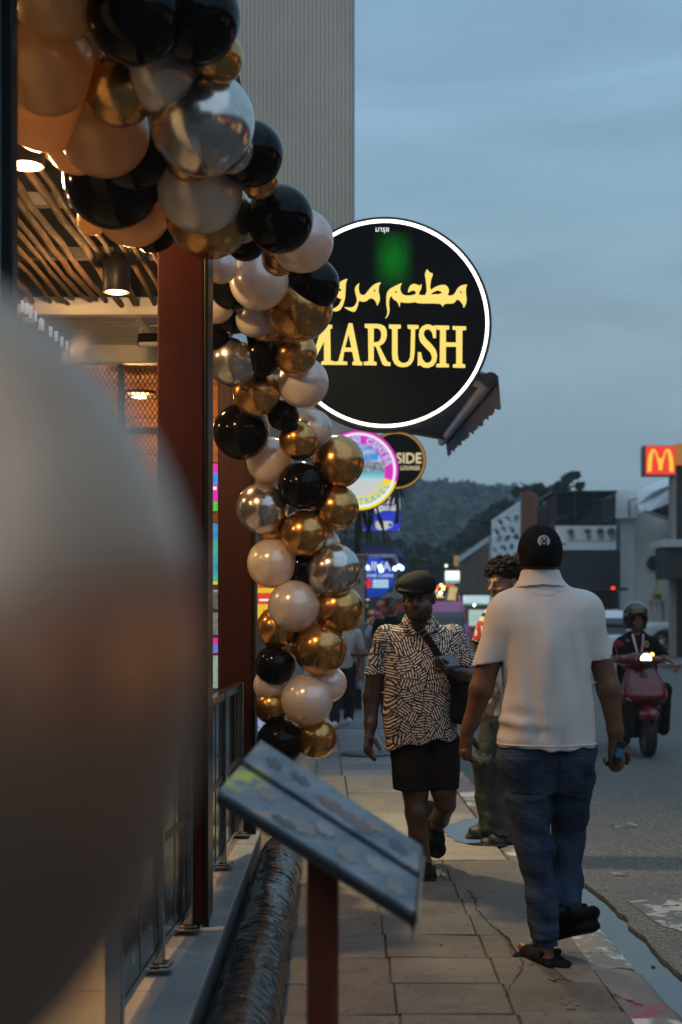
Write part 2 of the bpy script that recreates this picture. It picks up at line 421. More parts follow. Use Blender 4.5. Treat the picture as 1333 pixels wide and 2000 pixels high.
# metals, wood, generic
def wood(name, c1, c2, sc=(30, 30, 1.4), rough=.38, coat=.2):
    m = M(name, c1, rough, coat=coat, spec=.2); g = G(m)
    mpn = g.n('Mapping'); g.l(g.world(), mpn.inputs[0]); mpn.inputs['Scale'].default_value = sc
    n = g.noise(mpn.outputs[0], 1.0, 7, .6, .8); c = g.mix(g.rng(n, .3, .7), c1, c2)
    g.l(c, g.b.inputs['Base Color']); g.l(g.bump(n, .12, .004), g.b.inputs['Normal'])
    g.l(g.rng(n, .3, .7, rough*.8, rough*1.3), g.b.inputs['Roughness']); return m
m_postwood = wood('dark_red_lacquered_wood', (.040, .0065, .004), (.018, .003, .002), rough=.38, coat=0)
m_standwood = wood('stand_wood', (.20, .045, .018), (.11, .022, .010), (24, 24, 1.6), .42, .1)
m_stick = wood('peeled_branch_bark', (.16, .097, .054), (.085, .05, .028), (40, 5, 40), .75, 0)
m_black_metal = M('black_metal', (.008, .008, .009), .4, .4)
m_frame = M('dark_bronze_frame', (.008, .007, .007), .35, .4)
m_chrome = M('polished_steel', (.36, .35, .33), .14, 1.0)
m_white_steel = M('white_painted_steel', (.62, .62, .60), .45, var=(3, .2))
m_white_sheet = M('white_roof_sheet', (.55, .55, .53), .32, var=(2, .25))
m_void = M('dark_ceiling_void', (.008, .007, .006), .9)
m_glass_dark = M('dark_glazing', (.58, .68, .76), .35, 0, var=(2.5, .45))
m_black_plastic = M('black_plastic', (.012, .012, .013), .35, bump=(60, .05))
m_rubber = M('black_rubber', (.014, .014, .014), .7, bump=(80, .2))
# ================================================================== THE SETTING
def sk(x, y): return x-.0125*(y-5)           # the street runs a hair to the left of the view axis
def struct(o): o['kind'] = 'structure'; return o

# ground to the horizon
o = B().add([(-2500,-400,-.32),(2500,-400,-.32),(2500,3000,-.32),(-2500,3000,-.32)], [(0,1,2,3)]).build('ground', M('dull_earth', (.07, .07, .055), .95, var=(.02, .4)))
struct(o)
# road with a ragged left edge along the gutter
edge = [(-8, 1.50), (2, 1.49), (4, 1.475), (5.2, 1.47), (6.5, 1.435), (8, 1.385), (9.5, 1.29), (10.9, 1.19), (12.6, 1.125), (14.2, 1.09)]
ys = np.arange(-8, 14.2, .06); ex = np.interp(ys, [e[0] for e in edge], [e[1] for e in edge])
jit = RNG.normal(0, 1, len(ys)); jit = np.convolve(jit, [.25, .5, .25], 'same')*.010+np.convolve(RNG.normal(0, 1, len(ys)), np.ones(9)/9, 'same')*.03
pts = [(x+j, y) for x, j, y in zip(ex, jit, ys)]+[(sk(1.20, 14.4), 14.4), (sk(1.20, 60), 60), (sk(1.2, 60), 95), (60, 95), (60, -60), (1.5, -60)]
VF = loops_mesh([[(p[0], p[1]) for p in pts]], ext=.012)
o = mesh_obj('road', [(x, y, z-.132) for x, y, z in VF[0]], VF[1], m_asph); struct(o)
# gutter bed and the water standing in it
o = B().bb(.9, 2.0, -8, 15, -.26, -.165).build('gutter_bed', m_kerbc); struct(o)
o = B().add([(1.10, -8, -.136), (1.56, -8, -.136), (1.56, 14.0, -.136), (1.02, 14.0, -.136)], [(0,1,2,3)]).build('gutter_water', m_water); struct(o)
# worn painted marks on the road
def ground_poly(name, mat, pix, z, parent=None, jitter=.0, zoff=.0):
    pts = []
    for (px, py) in pix:
        Y = gY(py, z); pts.append(((px-666.5)*Y/F, Y))
    if jitter:
        q = []
        for i in range(len(pts)):
            a, b_ = pts[i], pts[(i+1) % len(pts)]
            for t in (0, .25, .5, .75): q.append((a[0]+(b_[0]-a[0])*t+random.gauss(0, jitter), a[1]+(b_[1]-a[1])*t+random.gauss(0, jitter*1.6)))
        pts = q
    V, Fc = loops_mesh([pts], ext=.001)
    return mesh_obj(name, [(x, y, zz+z+.003+zoff) for x, y, zz in V], Fc, mat, parent)
road = bpy.data.objects['road']
for pix in ([(1228,1762),(1345,1750),(1345,1822),(1288,1808)], [(1196,1706),(1224,1703),(1228,1712),(1200,1712)], [(1195,1610),(1240,1606),(1245,1614),(1200,1618)]):
    ground_poly('road_marking', m_road_paint, pix, -.12, road, .006)

# pavement: base sheet, slabs, screed bays, grey tiles
def skbox(bb, x0, x1, y0, y1, z0, z1):
    A = [(sk(x0, y0), y0), (sk(x1, y0), y0), (sk(x1, y1), y1), (sk(x0, y1), y1)]
    bb.prism(A, z0, z1); return bb
o = skbox(B(), -.52, 1.02, -8, 62, -.3, -.012).build('sidewalk', m_mortar); struct(o); sidewalk = o
slab = B().box((0, 0, -.03), (1, 1, .06), bev=.0)
def slab_mesh(w, d, t, bev):
    b = B().box((0, 0, -t/2), (w, d, t), bev=bev); me = bpy.data.meshes.new('slab'); me.from_pydata(b.v, [], b.f); me.update(); return me
def put_slab(name, me, x, y, parent, z=0.0, tilt=.004, rz=0.0):
    q = bpy.data.objects.new(name, me); COL.objects.link(q); q.parent = parent; q.location = (x, y, z)
    q.rotation_euler = (random.gauss(0, tilt), random.gauss(0, tilt), -.0125+rz+random.gauss(0, .003)); return q
T = .41
def with_mat(me, m): me.materials.append(m); return me
meA = with_mat(slab_mesh(T-.005, T-.005, .05, .004), m_pave); meB = with_mat(slab_mesh(.102, T-.006, .05, .004), m_pave); meC = with_mat(slab_mesh(.375, T-.006, .05, .004), m_pave)
y = 2.93
while y < 8.1:
    yc = y+T/2
    for k in (0, 1): put_slab('paving_slab', meA, sk(-.21+.412*k+.205, yc), yc, sidewalk, random.gauss(0, .0025), .008)
    if yc < 5.75: put_slab('paving_slab', meC, sk(.614+.19, yc), yc, sidewalk, random.gauss(0, .003), .009)
    else: put_slab('paving_slab', meB, sk(.614+.052, yc), yc, sidewalk, random.gauss(0, .001))
    y += T
# patched concrete beside the kerb
def patch(name, pts, mat, z=0.0, parent=None, t=.02):
    V, Fc = loops_mesh([pts], ext=t/2); return mesh_obj(name, [(x, y, zz+z-t/2) for x, y, zz in V], Fc, mat, parent)
def jag(a, b_, n, amp):
    return [(a[0]+(b_[0]-a[0])*i/n+(random.gauss(0, amp) if 0 < i < n else 0), a[1]+(b_[1]-a[1])*i/n+(random.gauss(0, amp) if 0 < i < n else 0)) for i in range(n)]
crk = [(.735, 5.72), (.72, 5.9), (.715, 6.06), (.722, 6.14), (.70, 6.24), (.668, 6.45), (.640, 6.72), (.655, 6.9), (.648, 7.3)]
patch('repair_patch', [(x+.012, y) for x, y in jag(crk[0], crk[-1], 1, 0)]+[(c[0]+.012+random.gauss(0, .004), c[1]) for c in crk[1:]]+[(.665, 7.55), (.655, 8.1)]+jag((1.0, 8.1), (1.0, 5.8), 3, 0)+[(1.0, 5.80)]+jag((1.0, 5.74), (.80, 5.66), 6, .01), m_pave2 if 0 else m_pave, -.001, sidewalk)
crack_paths = [crk, [(.648, 7.3), (.56, 7.36), (.42, 7.38)], [(.74, 5.66), (.80, 5.70), (.86, 5.80), (.93, 5.86), (1.02, 5.88), (1.10, 5.86)], [(.73, 5.70), (.70, 5.55), (.62, 5.30), (.58, 5.08)], [(.86, 5.45), (.98, 5.25), (1.06, 5.12), (1.10, 5.0)], [(.50, 8.3), (.53, 7.8), (.55, 7.42)]]
for cp in crack_paths:
    L_, R_ = [], []
    for i in range(len(cp)-1):
        for t in np.linspace(0, 1, 9)[:-1]:
            x = cp[i][0]+(cp[i+1][0]-cp[i][0])*t+random.gauss(0, .0045); y = cp[i][1]+(cp[i+1][1]-cp[i][1])*t+random.gauss(0, .006); wd = random.uniform(.0008, .0055)
            L_.append((x-wd, y)); R_.append((x+wd, y+wd))
    V = [(x, y, .0025) for x, y in L_]+[(x, y, .0025) for x, y in R_]; n = len(L_)
    mesh_obj('crack', V, [(i, n+i, n+i+1, i+1) for i in range(n-1)], m_crack, sidewalk)
# broken ground by the kerb, nearest the camera
for k in range(70):
    x = random.uniform(.80, .99); y = random.uniform(5.02, 5.5); s = random.uniform(.006, .02)
    if k < 70:
        b = B().box((x, y, .002), (s, s*random.uniform(.6, 1.3), s*.6), rz=random.uniform(0, 3), rx=random.uniform(-.4, .4), bev=s*.2)
        if k == 0: rub = b
        else: rub.add(b.v, b.f)
q = rub.build('rubble', m_kerbc, sidewalk); q['kind'] = 'stuff'
patch('repair_patch', jag((.80, 4.3), (.98, 4.3), 4, .006)+jag((.985, 4.3), (.985, 5.03), 6, .01)+jag((.985, 5.03), (.78, 4.98), 5, .012)+jag((.78, 4.98), (.80, 4.3), 5, .006), m_kerbc, .002, sidewalk)
patch('repair_patch', [(.90, 5.36), (.985, 5.30), (.99, 5.70), (.93, 5.76), (.84, 5.62), (.86, 5.45)], m_kerbc, .006, sidewalk)
# pale screed bays beyond the slabs
y = 8.1; k = 0
bays = []
while y < 12.3:
    ln = (1.02, .9, 1.15, 1.2)[k % 4]; k += 1
    for (x0, x1) in ((-.40, .12), (.13, .985)):
        b = skbox(B(), x0+.003, x1-.003, y+.003, y+ln-.003, -.05, random.gauss(0, .0015)); b.build('screed_bay', m_pave2, sidewalk)
    y += ln
y_end = y
meG = with_mat(slab_mesh(.49, .49, .05, .004), m_pave3)
y = y_end+.25; 
while y < 17.5:
    for k in range(3): put_slab('grey_tile', meG, sk(-.15+.5*k, y), y, sidewalk, .0, .003)
    y += .5
skbox(B(), -.5, 1.0, 17.6, 62, -.05, -.002).build('grey_tile_field', m_pave3, sidewalk)
# the open manhole cover in the distance and small litter
q = B().lathe([(0, .012), (.23, .012), (.24, .004), (.25, 0)], (sk(.36, 14.2), 14.2, .012), 24).build('manhole_cover', M('cast_iron_lid', (.16, .17, .18), .5, .5, var=(40, .5)), sidewalk)
# kerb stones, painted in turn
cols = [m_kwhite, m_kerbc, m_kred, m_kwhite, m_kred, m_kwhite, m_kerbc, m_kred, m_kwhite, m_kred, m_kwhite, m_kred, m_kwhite, m_kred, m_kwhite]
ky = [2.5, 3.4, 4.05, 4.93, 5.62, 6.35, 7.05, 7.6, 8.22, 8.72, 9.75, 10.4, 11.2, 12.0, 12.8, 13.8]
kmat = [m_kred, m_kred, m_kwhite, m_kred, m_kwhite, m_kwhite, m_kwhite, m_kred, m_kwhite, None, m_kred, m_kwhite, m_kred, m_kwhite, m_kred]
for i in range(15):
    if kmat[i] is None: continue
    y0, y1 = ky[i]+.004, ky[i+1]-.004
    prof = [(1.004, -.24), (1.004, -.002), (1.12, .002), (1.168, -.006), (1.196, -.03), (1.21, -.075), (1.214, -.24)]
    nseg = 7; b = B(); V = []
    for s_ in range(nseg+1):
        yy = y0+(y1-y0)*s_/nseg
        for j, (x, z) in enumerate(prof): V.append((sk(x, yy)+(random.gauss(0, .004) if j > 2 else 0), yy, z+(random.gauss(0, .003) if 0 < j < 6 else 0)))
    n = len(prof); Fc = [tuple(range(n)), tuple(range((nseg+1)*n-1, nseg*n-1, -1))]
    for s_ in range(nseg):
        for j in range(n-1): Fc.append((s_*n+j+1, s_*n+j, (s_+1)*n+j, (s_+1)*n+j+1))
    b.add(V, Fc).build('kerb_stone', kmat[i], sidewalk, smooth=True, fix=True)
skbox(B(), 1.004, 1.21, 13.8, 60, -.25, -.001).build('kerb_run', m_kerbc, sidewalk)
# puddle on the pavement where the kerb is broken
pud = [(x+.012*math.sin(37*y)+random.gauss(0, .004), y+.03*math.sin(23*x)) for x, y in chaikin([(-.05+.70, 9.05), (.72, 8.72), (.90, 8.50), (1.06, 8.66), (1.12, 9.0), (1.10, 9.74), (.98, 9.78), (.80, 9.62), (.68, 9.4)], 3)]
V, Fc = loops_mesh([pud], ext=.0005); o = mesh_obj('puddle', [(x, y, z+.006) for x, y, z in V], Fc, m_water); struct(o)
patch('repair_patch', [(1.0, 8.72), (1.19, 8.72), (1.17, 9.75), (1.0, 9.75)], m_kerbc, -.03, sidewalk, .2)
for (px, py) in ((905,1620),(1018,1608),(1290,1875),(1163,1848),(700,1502),(930,1668)):
    pass
q = B()
for (x, y, s) in ((.95, 8.95, .014), (1.36, 6.2, .014), (1.62, 6.55, .012), (.60, 6.9, .010), (.42, 6.0, .012), (.15, 6.4, .010), (1.30, 5.3, .012), (1.75, 7.4, .012), (2.1, 8.8, .014)):
    z = .012 if x < 1.2 else (-.131 if x < 1.45 else -.112)
    lb = B().box((x, y, z), (s*1.8, s, .004), rz=random.uniform(0, 3), rx=.15); lb.build('leaf_scrap', M('dry_leaf', (.20, .12, .06), .8), sidewalk if x < 1.2 else road)

# rounded, tarred flood bund along the deck
def bund(y0, y1, mat, label):
    f = Field((-.50, y0-.2, -.02), (-.16, y1+.2, .21), .008)
    f.rc((-.335, y0, .015), (-.335, y1, .015), .122, .118, 0)
    f.bump(lambda X, Y, Z: -.010*np.exp(-((X+.33)/.10)**2)+.0075*fold(5, 12, 22, 16, 18, .8)(X, Y, Z)+.005*fold(6, 12, 45, 55, 40, .7)(X, Y, Z))
    f.cut(lambda X, Y, Z: -Z+0*X+0*Y)
    return tag(f.mesh('flood_bund', mat, None, base=(-.335, (y0+y1)/2, 0)), label, 'bund')
def tar():
    m = M('tarred_skin', (.012, .012, .012), .3, spec=.7); g = G(m); v = g.world()
    mpn = g.n('Mapping'); g.l(v, mpn.inputs[0]); mpn.inputs['Scale'].default_value = (5, 4, 5); mpn.inputs['Rotation'].default_value = (0, 0, .55)
    n1 = g.noise(mpn.outputs[0], 2.2, 4, .55, 1.2); n2 = g.noise(v, 70, 4, .6)
    g.l(g.bump(g.math('ADD', n1, g.math('MULTIPLY', n2, .06)), .32, .02), g.b.inputs['Normal'])
    g.l(g.rng(n1, .3, .7, .10, .30), g.b.inputs['Roughness'])
    g.l(g.mix(g.rng(n1, .45, .75), (.006, .006, .007), (.016, .016, .015)), g.b.inputs['Base Color']); return m
m_tar = tar()
bund(1.5, 8.15, m_tar, 'rounded black tarred bund running along the restaurant deck edge')
bund(9.5, 13.2, concrete('grey_bund', (.24, .235, .22), (.16, .155, .15), (.08, .08, .075), 4, .6, .5), 'pale grey rounded bund beyond the black one, below the balloons')

# deck of the restaurant with its tiles
DZ = .15
o = B().bb(-6.5, -.472, -6, 8.42, -.3, DZ-.02).build('deck', M('deck_edge_cement', (.12, .118, .112), .8, var=(6, .4), bump=(40, .3))); struct(o); deck = o
me6 = with_mat(slab_mesh(.596, .596, .03, .003), m_deck)
yy = 2.0
for i in range(11):
    for j in range(4):
        put = bpy.data.objects.new('deck_tile', me6); COL.objects.link(put); put.parent = deck; put.location = (-.465-.3-.6*j, 2.02+.6*i, DZ+random.gauss(0, .0006)); put.rotation_euler = (0, 0, 0)
        if put.location.y > 8.2: bpy.data.objects.remove(put)

# ================================================================== THE RESTAURANT
rest = thing('restaurant_building', 'open-fronted restaurant with dark red wooden posts and a ceiling of branches', 'building', (-2.0, 6.0, DZ))
for (x0, x1, y0, zt) in ((-.735, -.548, 5.69, 3.5), (-.70, -.503, 8.08, 3.6)):
    p_ = B().bb(x0, x1, y0, y0+.21, DZ, zt, bev=.006).build('post', m_postwood, rest)
    B().bb(x1+.001, x1+.017, y0-.004, y0+.214, DZ+.012, zt, bev=.003).build('edge_trim', m_frame, p_)
    B().bb(x0-.004, x1+.02, y0-.006, y0+.004, DZ+.0, DZ+.03).build('base_trim', m_frame, p_)
# branches of the ceiling
CZ = 3.30
xs = [-2.36]
while xs[-1] < -.80: xs.append(xs[-1]+random.uniform(.052, .084))
for k, x0 in enumerate(xs):
    n = 26; ph, ph2 = random.uniform(0, 6), random.uniform(0, 6); y1 = 8.62+random.uniform(-.05, .1); r0 = random.uniform(.015, .024)
    sl = random.uniform(-.012, .012)
    path = []; rr = []
    kn = [random.gauss(0, .006) for _ in range(n+1)]
    for i in range(n+1):
        t = i/n; y = 2.6+(y1-2.6)*t
        path.append((x0+sl*(y-6)+.012*math.sin(ph+y*1.3)+.007*math.sin(ph2+y*3.6)+kn[i]*.7, y, CZ-.012*math.sin(ph2+y*1.1)+kn[i]*.4)); rr.append(r0*(1.08-.3*t)*(1+random.gauss(0, .06)))
    B().tube(path, rr, 8).build('branch', m_stick, rest, smooth=True)
for y in (4.6, 5.65, 6.7, 7.7):
    B().bb(-2.9, -.5, y, y+.06, CZ+.03, CZ+.09).build('cross_bar', M('grey_purlin', (.16, .15, .14), .5, .3), rest)
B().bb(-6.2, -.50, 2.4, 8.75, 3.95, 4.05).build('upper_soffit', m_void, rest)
B().bb(-6.2, -.50, 8.70, 8.80, 3.235, 3.34, bev=.006).build('white_beam', m_white_steel, rest)
B().bb(-.62, -.52, 2.6, 8.6, 3.46, 3.58, bev=.006).build('eave_beam', m_frame, rest)
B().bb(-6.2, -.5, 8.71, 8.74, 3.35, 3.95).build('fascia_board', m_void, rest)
b = B(); nrib = 16                               # ribbed white sheet beyond the beam
for i in range(nrib):
    y0 = 8.82+i*.075
    b.bb(-2.4, -.6, y0, y0+.052, 3.285, 3.30); b.bb(-2.4, -.6, y0+.052, y0+.075, 3.297, 3.31)
b.build('roof_sheet', m_white_sheet, rest)
B().bb(-1.28, -1.24, 8.8, 9.95, 3.235, 3.28).build('roof_strut', m_white_steel, rest)
B().bb(-2.6, -.6, 9.95, 10.06, 3.16, 3.30, bev=.01).build('white_beam', m_white_steel, rest)
B().hull([(-1.97, 8.8, 3.20), (-1.90, 8.8, 3.20), (-1.90, 8.8, 3.30), (-1.97, 8.8, 3.30)], [(-1.97, 10.0, 3.20), (-1.90, 10.0, 3.20), (-1.90, 10.0, 3.30), (-1.97, 10.0, 3.30)]).build('white_beam', m_white_steel, rest, fix=True)
# expanded-metal screen with the warm room behind it
b = B()
xa, xb, za, zb, p_, q_ = -2.1, -.96, 1.9, 3.15, .034, .056
ym = 10.1
def bar2(b, x0, z0, x1, z1, wd, y, t):
    d = Vector((x1-x0, z1-z0)).normalized(); n_ = Vector((-d.y, d.x))*wd/2
    b.hull([(x0-n_.x, y, z0-n_.y), (x1-n_.x, y, z1-n_.y), (x1+n_.x, y, z1+n_.y), (x0+n_.x, y, z0+n_.y)], [(x0-n_.x, y+t, z0-n_.y), (x1-n_.x, y+t, z1-n_.y), (x1+n_.x, y+t, z1+n_.y), (x0+n_.x, y+t, z0+n_.y)])
H_ = zb-za; dx = H_*p_/q_
x = xa-dx
while x < xb+.0:
    for s_ in (1, -1):
        X0, X1 = (x, x+dx) if s_ > 0 else (x+dx, x); Z0, Z1 = za, zb
        def clipx(X0, Z0, X1, Z1):
            def at(xc): return Z0+(Z1-Z0)*(xc-X0)/(X1-X0)
            if min(X0, X1) > xb or max(X0, X1) < xa: return None
            P0, P1 = (X0, Z0), (X1, Z1)
            if P0[0] < xa: P0 = (xa, at(xa))
            if P0[0] > xb: P0 = (xb, at(xb))
            if P1[0] < xa: P1 = (xa, at(xa))
            if P1[0] > xb: P1 = (xb, at(xb))
            return P0, P1
        c_ = clipx(X0, Z0, X1, Z1)
        if c_: bar2(b, *c_[0], *c_[1], .0065, ym+(.004 if s_ > 0 else 0), .003)
    x += p_
q = b.build('mesh_screen', M('screen_mesh', (.03, .02, .015), .5, .5), rest); q['kind'] = 'stuff'
for x in (-1.56, -.98): B().bb(x-.02, x+.02, 10.05, 10.12, .15, 3.16).build('screen_mullion', m_black_metal, rest)
B().bb(-2.6, -.96, 10.04, 10.11, 2.68, 2.72).build('screen_rail', m_black_metal, rest)
m_warmwood = wood('warm_room_cladding', (.42, .20, .07), (.30, .13, .045), (2, 2, 26), .5, 0)
for i in range(14):
    B().bb(-3.4, -.62, 12.4, 12.43, 1.2+i*.16, 1.2+i*.16+.15).build('room_plank', m_warmwood, rest)
B().bb(-3.4, -.6, 10.15, 12.4, 3.40, 3.44).build('room_ceiling', M('room_ceiling_paint', (.32, .2, .11), .7), rest)
B().bb(-3.45, -3.4, 8.9, 12.4, .2, 3.4).build('room_side_wall', M('room_wall_paint', (.3, .18, .1), .8), rest)
# side wall far inside with small openings, sky brightness put in as emission
B().bb(-6.1, -6.0, -6, 9, .15, 3.95).build('inner_wall', M('brown_plaster', (.20, .13, .085), .8, var=(2, .3)), rest)
wl = B().hull([(-2.62, 8.0, 2.6), (-2.60, 8.0, 2.6), (-2.60, 8.0, 3.3), (-2.62, 8.0, 3.3)], [(-2.02, 10.0, 2.6), (-2.0, 10.0, 2.6), (-2.0, 10.0, 3.3), (-2.02, 10.0, 3.3)]).build('side_screen', M('grey_screen_board', (.14, .13, .125), .7), rest, fix=True)
m_paneE = E_('sky_glow_pane', (.62, .64, .70), 1.0)
for (px, py, w_, h_) in ((44,598,5,22),(52,603,7,22),(60,610,7,24),(70,618,5,20),(81,633,11,24),(99,648,7,20),(110,657,7,20),(121,668,6,20),(131,676,5,18),(141,687,4,16)):
    c = P(px, py, 8.35); u = 8.35/F
    if h_ == 24 and w_ == 11: lp = [(-w_*u/2, -h_*u/2), (w_*u/2, -h_*u/2)]+[(w_*u/2*math.cos(a), h_*u*.1+h_*u*.4*math.sin(a)) for a in np.linspace(0, math.pi, 9)]
    else: lp = [(-w_*u/2, -h_*u/2), (w_*u/2, -h_*u/2), (w_*u/2, h_*u/2), (-w_*u/2, h_*u/2)]
    V, Fc = wall_vf(loops_mesh([lp], .004), c); mesh_obj('screen_opening', V, Fc, m_paneE, rest)

# cylinder downlights in the ceiling
m_lampE = E_('lamp_diffuser', (1.0, .72, .36), 14.0)
m_can = M('black_lamp_can', (.012, .011, .010), .42)
def downlight(x, y, label, watts):
    t = thing('downlight', label, 'lamp', (x, y, 3.12), 'ceiling downlights')
    B().lathe([(.0, .20), (.070, .20), (.073, .196), (.073, .004), (.070, 0), (.064, .0), (.060, .012)], (x, y, 3.12), 28).build('can', m_can, t, smooth=True)
    B().lathe([(.060, .012), (.058, .016), (0, .02)], (x, y, 3.12), 28).build('diffuser', m_lampE, t)
    B().tube([(x, y, 3.32), (x, y, 3.95)], .012).build('stem', m_can, t)
    lt = bpy.data.lights.new('downlight_bulb', 'SPOT'); lt.energy = watts; lt.color = (1.0, .56, .22); lt.spot_size = rad(96); lt.spot_blend = .7; lt.shadow_soft_size = .05
    lo = bpy.data.objects.new('downlight_bulb', lt); COL.objects.link(lo); lo.parent = t; lo.location = (0, 0, -.012)
    lg = bpy.data.lights.new('downlight_glow', 'POINT'); lg.energy = watts*.8; lg.color = (1.0, .56, .22); lg.shadow_soft_size = .05
    go = bpy.data.objects.new('downlight_glow', lg); COL.objects.link(go); go.parent = t; go.location = (0, 0, -.06); return t
downlight(-1.20, 7.6, 'black cylinder downlight hanging below the branch ceiling, glowing warm', 40)
downlight(-1.21, 5.46, 'glowing downlight half hidden behind the dark frame at the left', 120)
for (x, y, lab) in ((-2.9, 7.6, 'inner downlight of the far row, seen only as a glint in the balloons'), (-2.9, 5.46, 'inner downlight of the near row, seen only as a glint in the balloons')):
    downlight(x, y, lab, 50)
lt = bpy.data.lights.new('room_lamp_bulb', 'POINT'); lt.energy = 45; lt.color = (1, .50, .16); lt.shadow_soft_size = .12
rl = thing('room_lamp', 'flat glowing ceiling lamp behind the metal mesh screen', 'lamp', P(272, 772, 11.6))
B().lathe([(0, .03), (.14, .03), (.15, .0), (.05, -.01), (0, -.01)], P(272, 772, 11.6), 20).build('shade', m_can, rl)
B().lathe([(0, -.012), (.05, -.012), (.06, -.02), (0, -.03)], P(272, 772, 11.6), 20).build('bulb', m_lampE, rl)
lo = bpy.data.objects.new('room_lamp_bulb', lt); COL.objects.link(lo); lo.parent = rl; lo.location = (0, .0, -.12)
# floodlight on its bracket by the post
fl = thing('floodlight', 'small square floodlight bracketed under the white roof beside the post', 'lamp', P(298, 662, 9.2))
c = P(298, 664, 9.2)
B().box(c, (.19, .05, .09), rx=-.5, bev=.01).build('housing', m_black_metal, fl)
B().box(c+Vector((0, -.024, -.014)), (.165, .02, .066), rx=-.5).build('lens', M('floodlight_glass', (.5, .52, .5), .1, spec=.8), fl)
B().tube([c+Vector((-.08, 0, .03)), c+Vector((-.08, 0, .09)), c+Vector((.08, 0, .09)), c+Vector((.08, 0, .03))], .006).build('bracket', m_white_steel, fl)

# dark glazed door frame at the left edge
gf = thing('glazed_panel', 'dark glazed panel with a black frame at the left edge', 'panel', (-1.1, 3.9, DZ))
B().bb(-.925, -.892, 3.86, 3.93, DZ, 3.9, bev=.004).build('stile', m_frame, gf)
B().bb(-1.9, -.926, 3.88, 3.90, DZ, 3.9).build('glazing', m_glass_dark, gf)
B().bb(-1.9, -.926, 3.85, 3.94, DZ, DZ+.1).build('bottom_rail', m_frame, gf)

# railing along the deck
rg = thing('railing', 'chrome-posted railing with dark flowered panels along the restaurant deck', 'railing', (-.6, 6.0, DZ))
bases = [(-.66, 4.15), (-.64, 4.96), (-.605, 5.58), (-.585, 6.97), (-.568, 7.96)]
for (x, y) in bases:
    rp = B().bb(x-.025, x+.025, y-.025, y+.025, DZ+.02, 1.02, bev=.004).build('rail_post', m_chrome, rg)
    B().box((x, y, DZ+.022), (.115, .115, .012), bev=.003).box((x, y, DZ+.032), (.085, .085, .010), bev=.003).build('base_plate', m_chrome, rp)
def flowers():
    m = M('flower_printed_panel', (.02, .018, .016), .10, spec=.6); g = G(m); v = g.world()
    vo = g.n('TexVoronoi'); vo.inputs['Scale'].default_value = 9; g.l(v, vo.inputs[0])
    n = g.noise(v, 22, 4, .6, 1.2); k = g.rng(g.math('ADD', vo.outputs['Distance'], g.math('MULTIPLY', n, .5)), .30, .55, 1, 0)
    c = g.mix(g.rng(g.noise(v, 5, 2), .4, .6), (.42, .30, .20), (.30, .22, .24)); c = g.mix(k, (.018, .018, .014), c); c = g.mix(g.rng(n, .55, .7, 0, .5), c, (.05, .07, .025))
    g.l(c, g.b.inputs['Base Color']); return m
m_flower = flowers(); m_pane_dark = M('dark_panel_glass', (.014, .013, .012), .07, spec=.7)
m_barg = M('pale_green_edge', (.13, .15, .11), .3, .3)
for i in range(len(bases)-1):
    (x0, y0), (x1, y1) = bases[i], bases[i+1]
    if i == 2: y0, y1 = 5.95, 6.94; 
    else: y0 += .03; y1 -= .03
    def xx(y): return x0+(x1-x0)*(y-bases[i][1])/(bases[i+1][1]-bases[i][1])
    def seg(ya, yb, za, zb, t):
        return B().hull([(xx(ya)-t, ya, za), (xx(ya)+t, ya, za), (xx(ya)+t, ya, zb), (xx(ya)-t, ya, zb)], [(xx(yb)-t, yb, za), (xx(yb)+t, yb, za), (xx(yb)+t, yb, zb), (xx(yb)-t, yb, zb)])
    seg(y0, y1, .985, 1.02, .02).build('top_rail', m_chrome, rg, fix=True)
    ncell = max(1, int(round((y1-y0)/.33)))
    for k in range(ncell):
        ya, yb = y0+(y1-y0)*k/ncell+.008, y0+(y1-y0)*(k+1)/ncell-.008
        pn = seg(ya, yb, .62, .975, .006).build('upper_panel', m_pane_dark, rg, fix=True)
        pl = seg(ya, yb, .25, .585, .006).build('lower_panel', m_flower if k % 2 == 0 or i < 2 else m_pane_dark, rg, fix=True)
        for (za, zb, pr) in ((.615, .98, pn), (.245, .59, pl)):
            seg(ya-.006, ya+.004, za, zb, .009).build('panel_edge', m_barg, pr, fix=True)
    seg(y0, y1, .588, .617, .010).build('middle_rail', m_frame, rg, fix=True)
    seg(y0, y1, .222, .247, .010).build('bottom_rail', m_chrome, rg, fix=True)
# ================================================================== SIGNS OVER THE PAVEMENT
def disc(r_, n=64): return [(r_*math.cos(2*math.pi*k/n), r_*math.sin(2*math.pi*k/n)) for k in range(n)]
def face(name, loops, mat, c, parent, ext=.003, dy=0.0):
    V, Fc = wall_vf(loops_mesh(loops, ext), Vector(c)+Vector((0, dy, 0))); return mesh_obj(name, V, Fc, mat, parent)
def lettering(name, s, size, mat, c, parent, bold=.0, dy=-.01, sx=1.0, align='CENTER', rot=0):
    V, Fc = wall_vf(text_vf(s, size, bold, .002, align, sx), Vector(c)+Vector((0, dy, 0)), rot); return mesh_obj(name, V, Fc, mat, parent)
def arc_text(name, s, size, R_, a0, a1, mat, c, parent, bold, dy, inward=False, sx=1.0):
    n = len(s)
    for i, ch in enumerate(s):
        if ch == ' ': continue
        a = a0+(a1-a0)*i/(n-1)
        rot = a-math.pi/2 if not inward else a+math.pi/2
        V, Fc = wall_vf(text_vf(ch, size, bold, .002, 'CENTER', sx), Vector(c)+Vector((R_*math.cos(a), dy, R_*math.sin(a))), rot); mesh_obj(name, V, Fc, mat, parent)

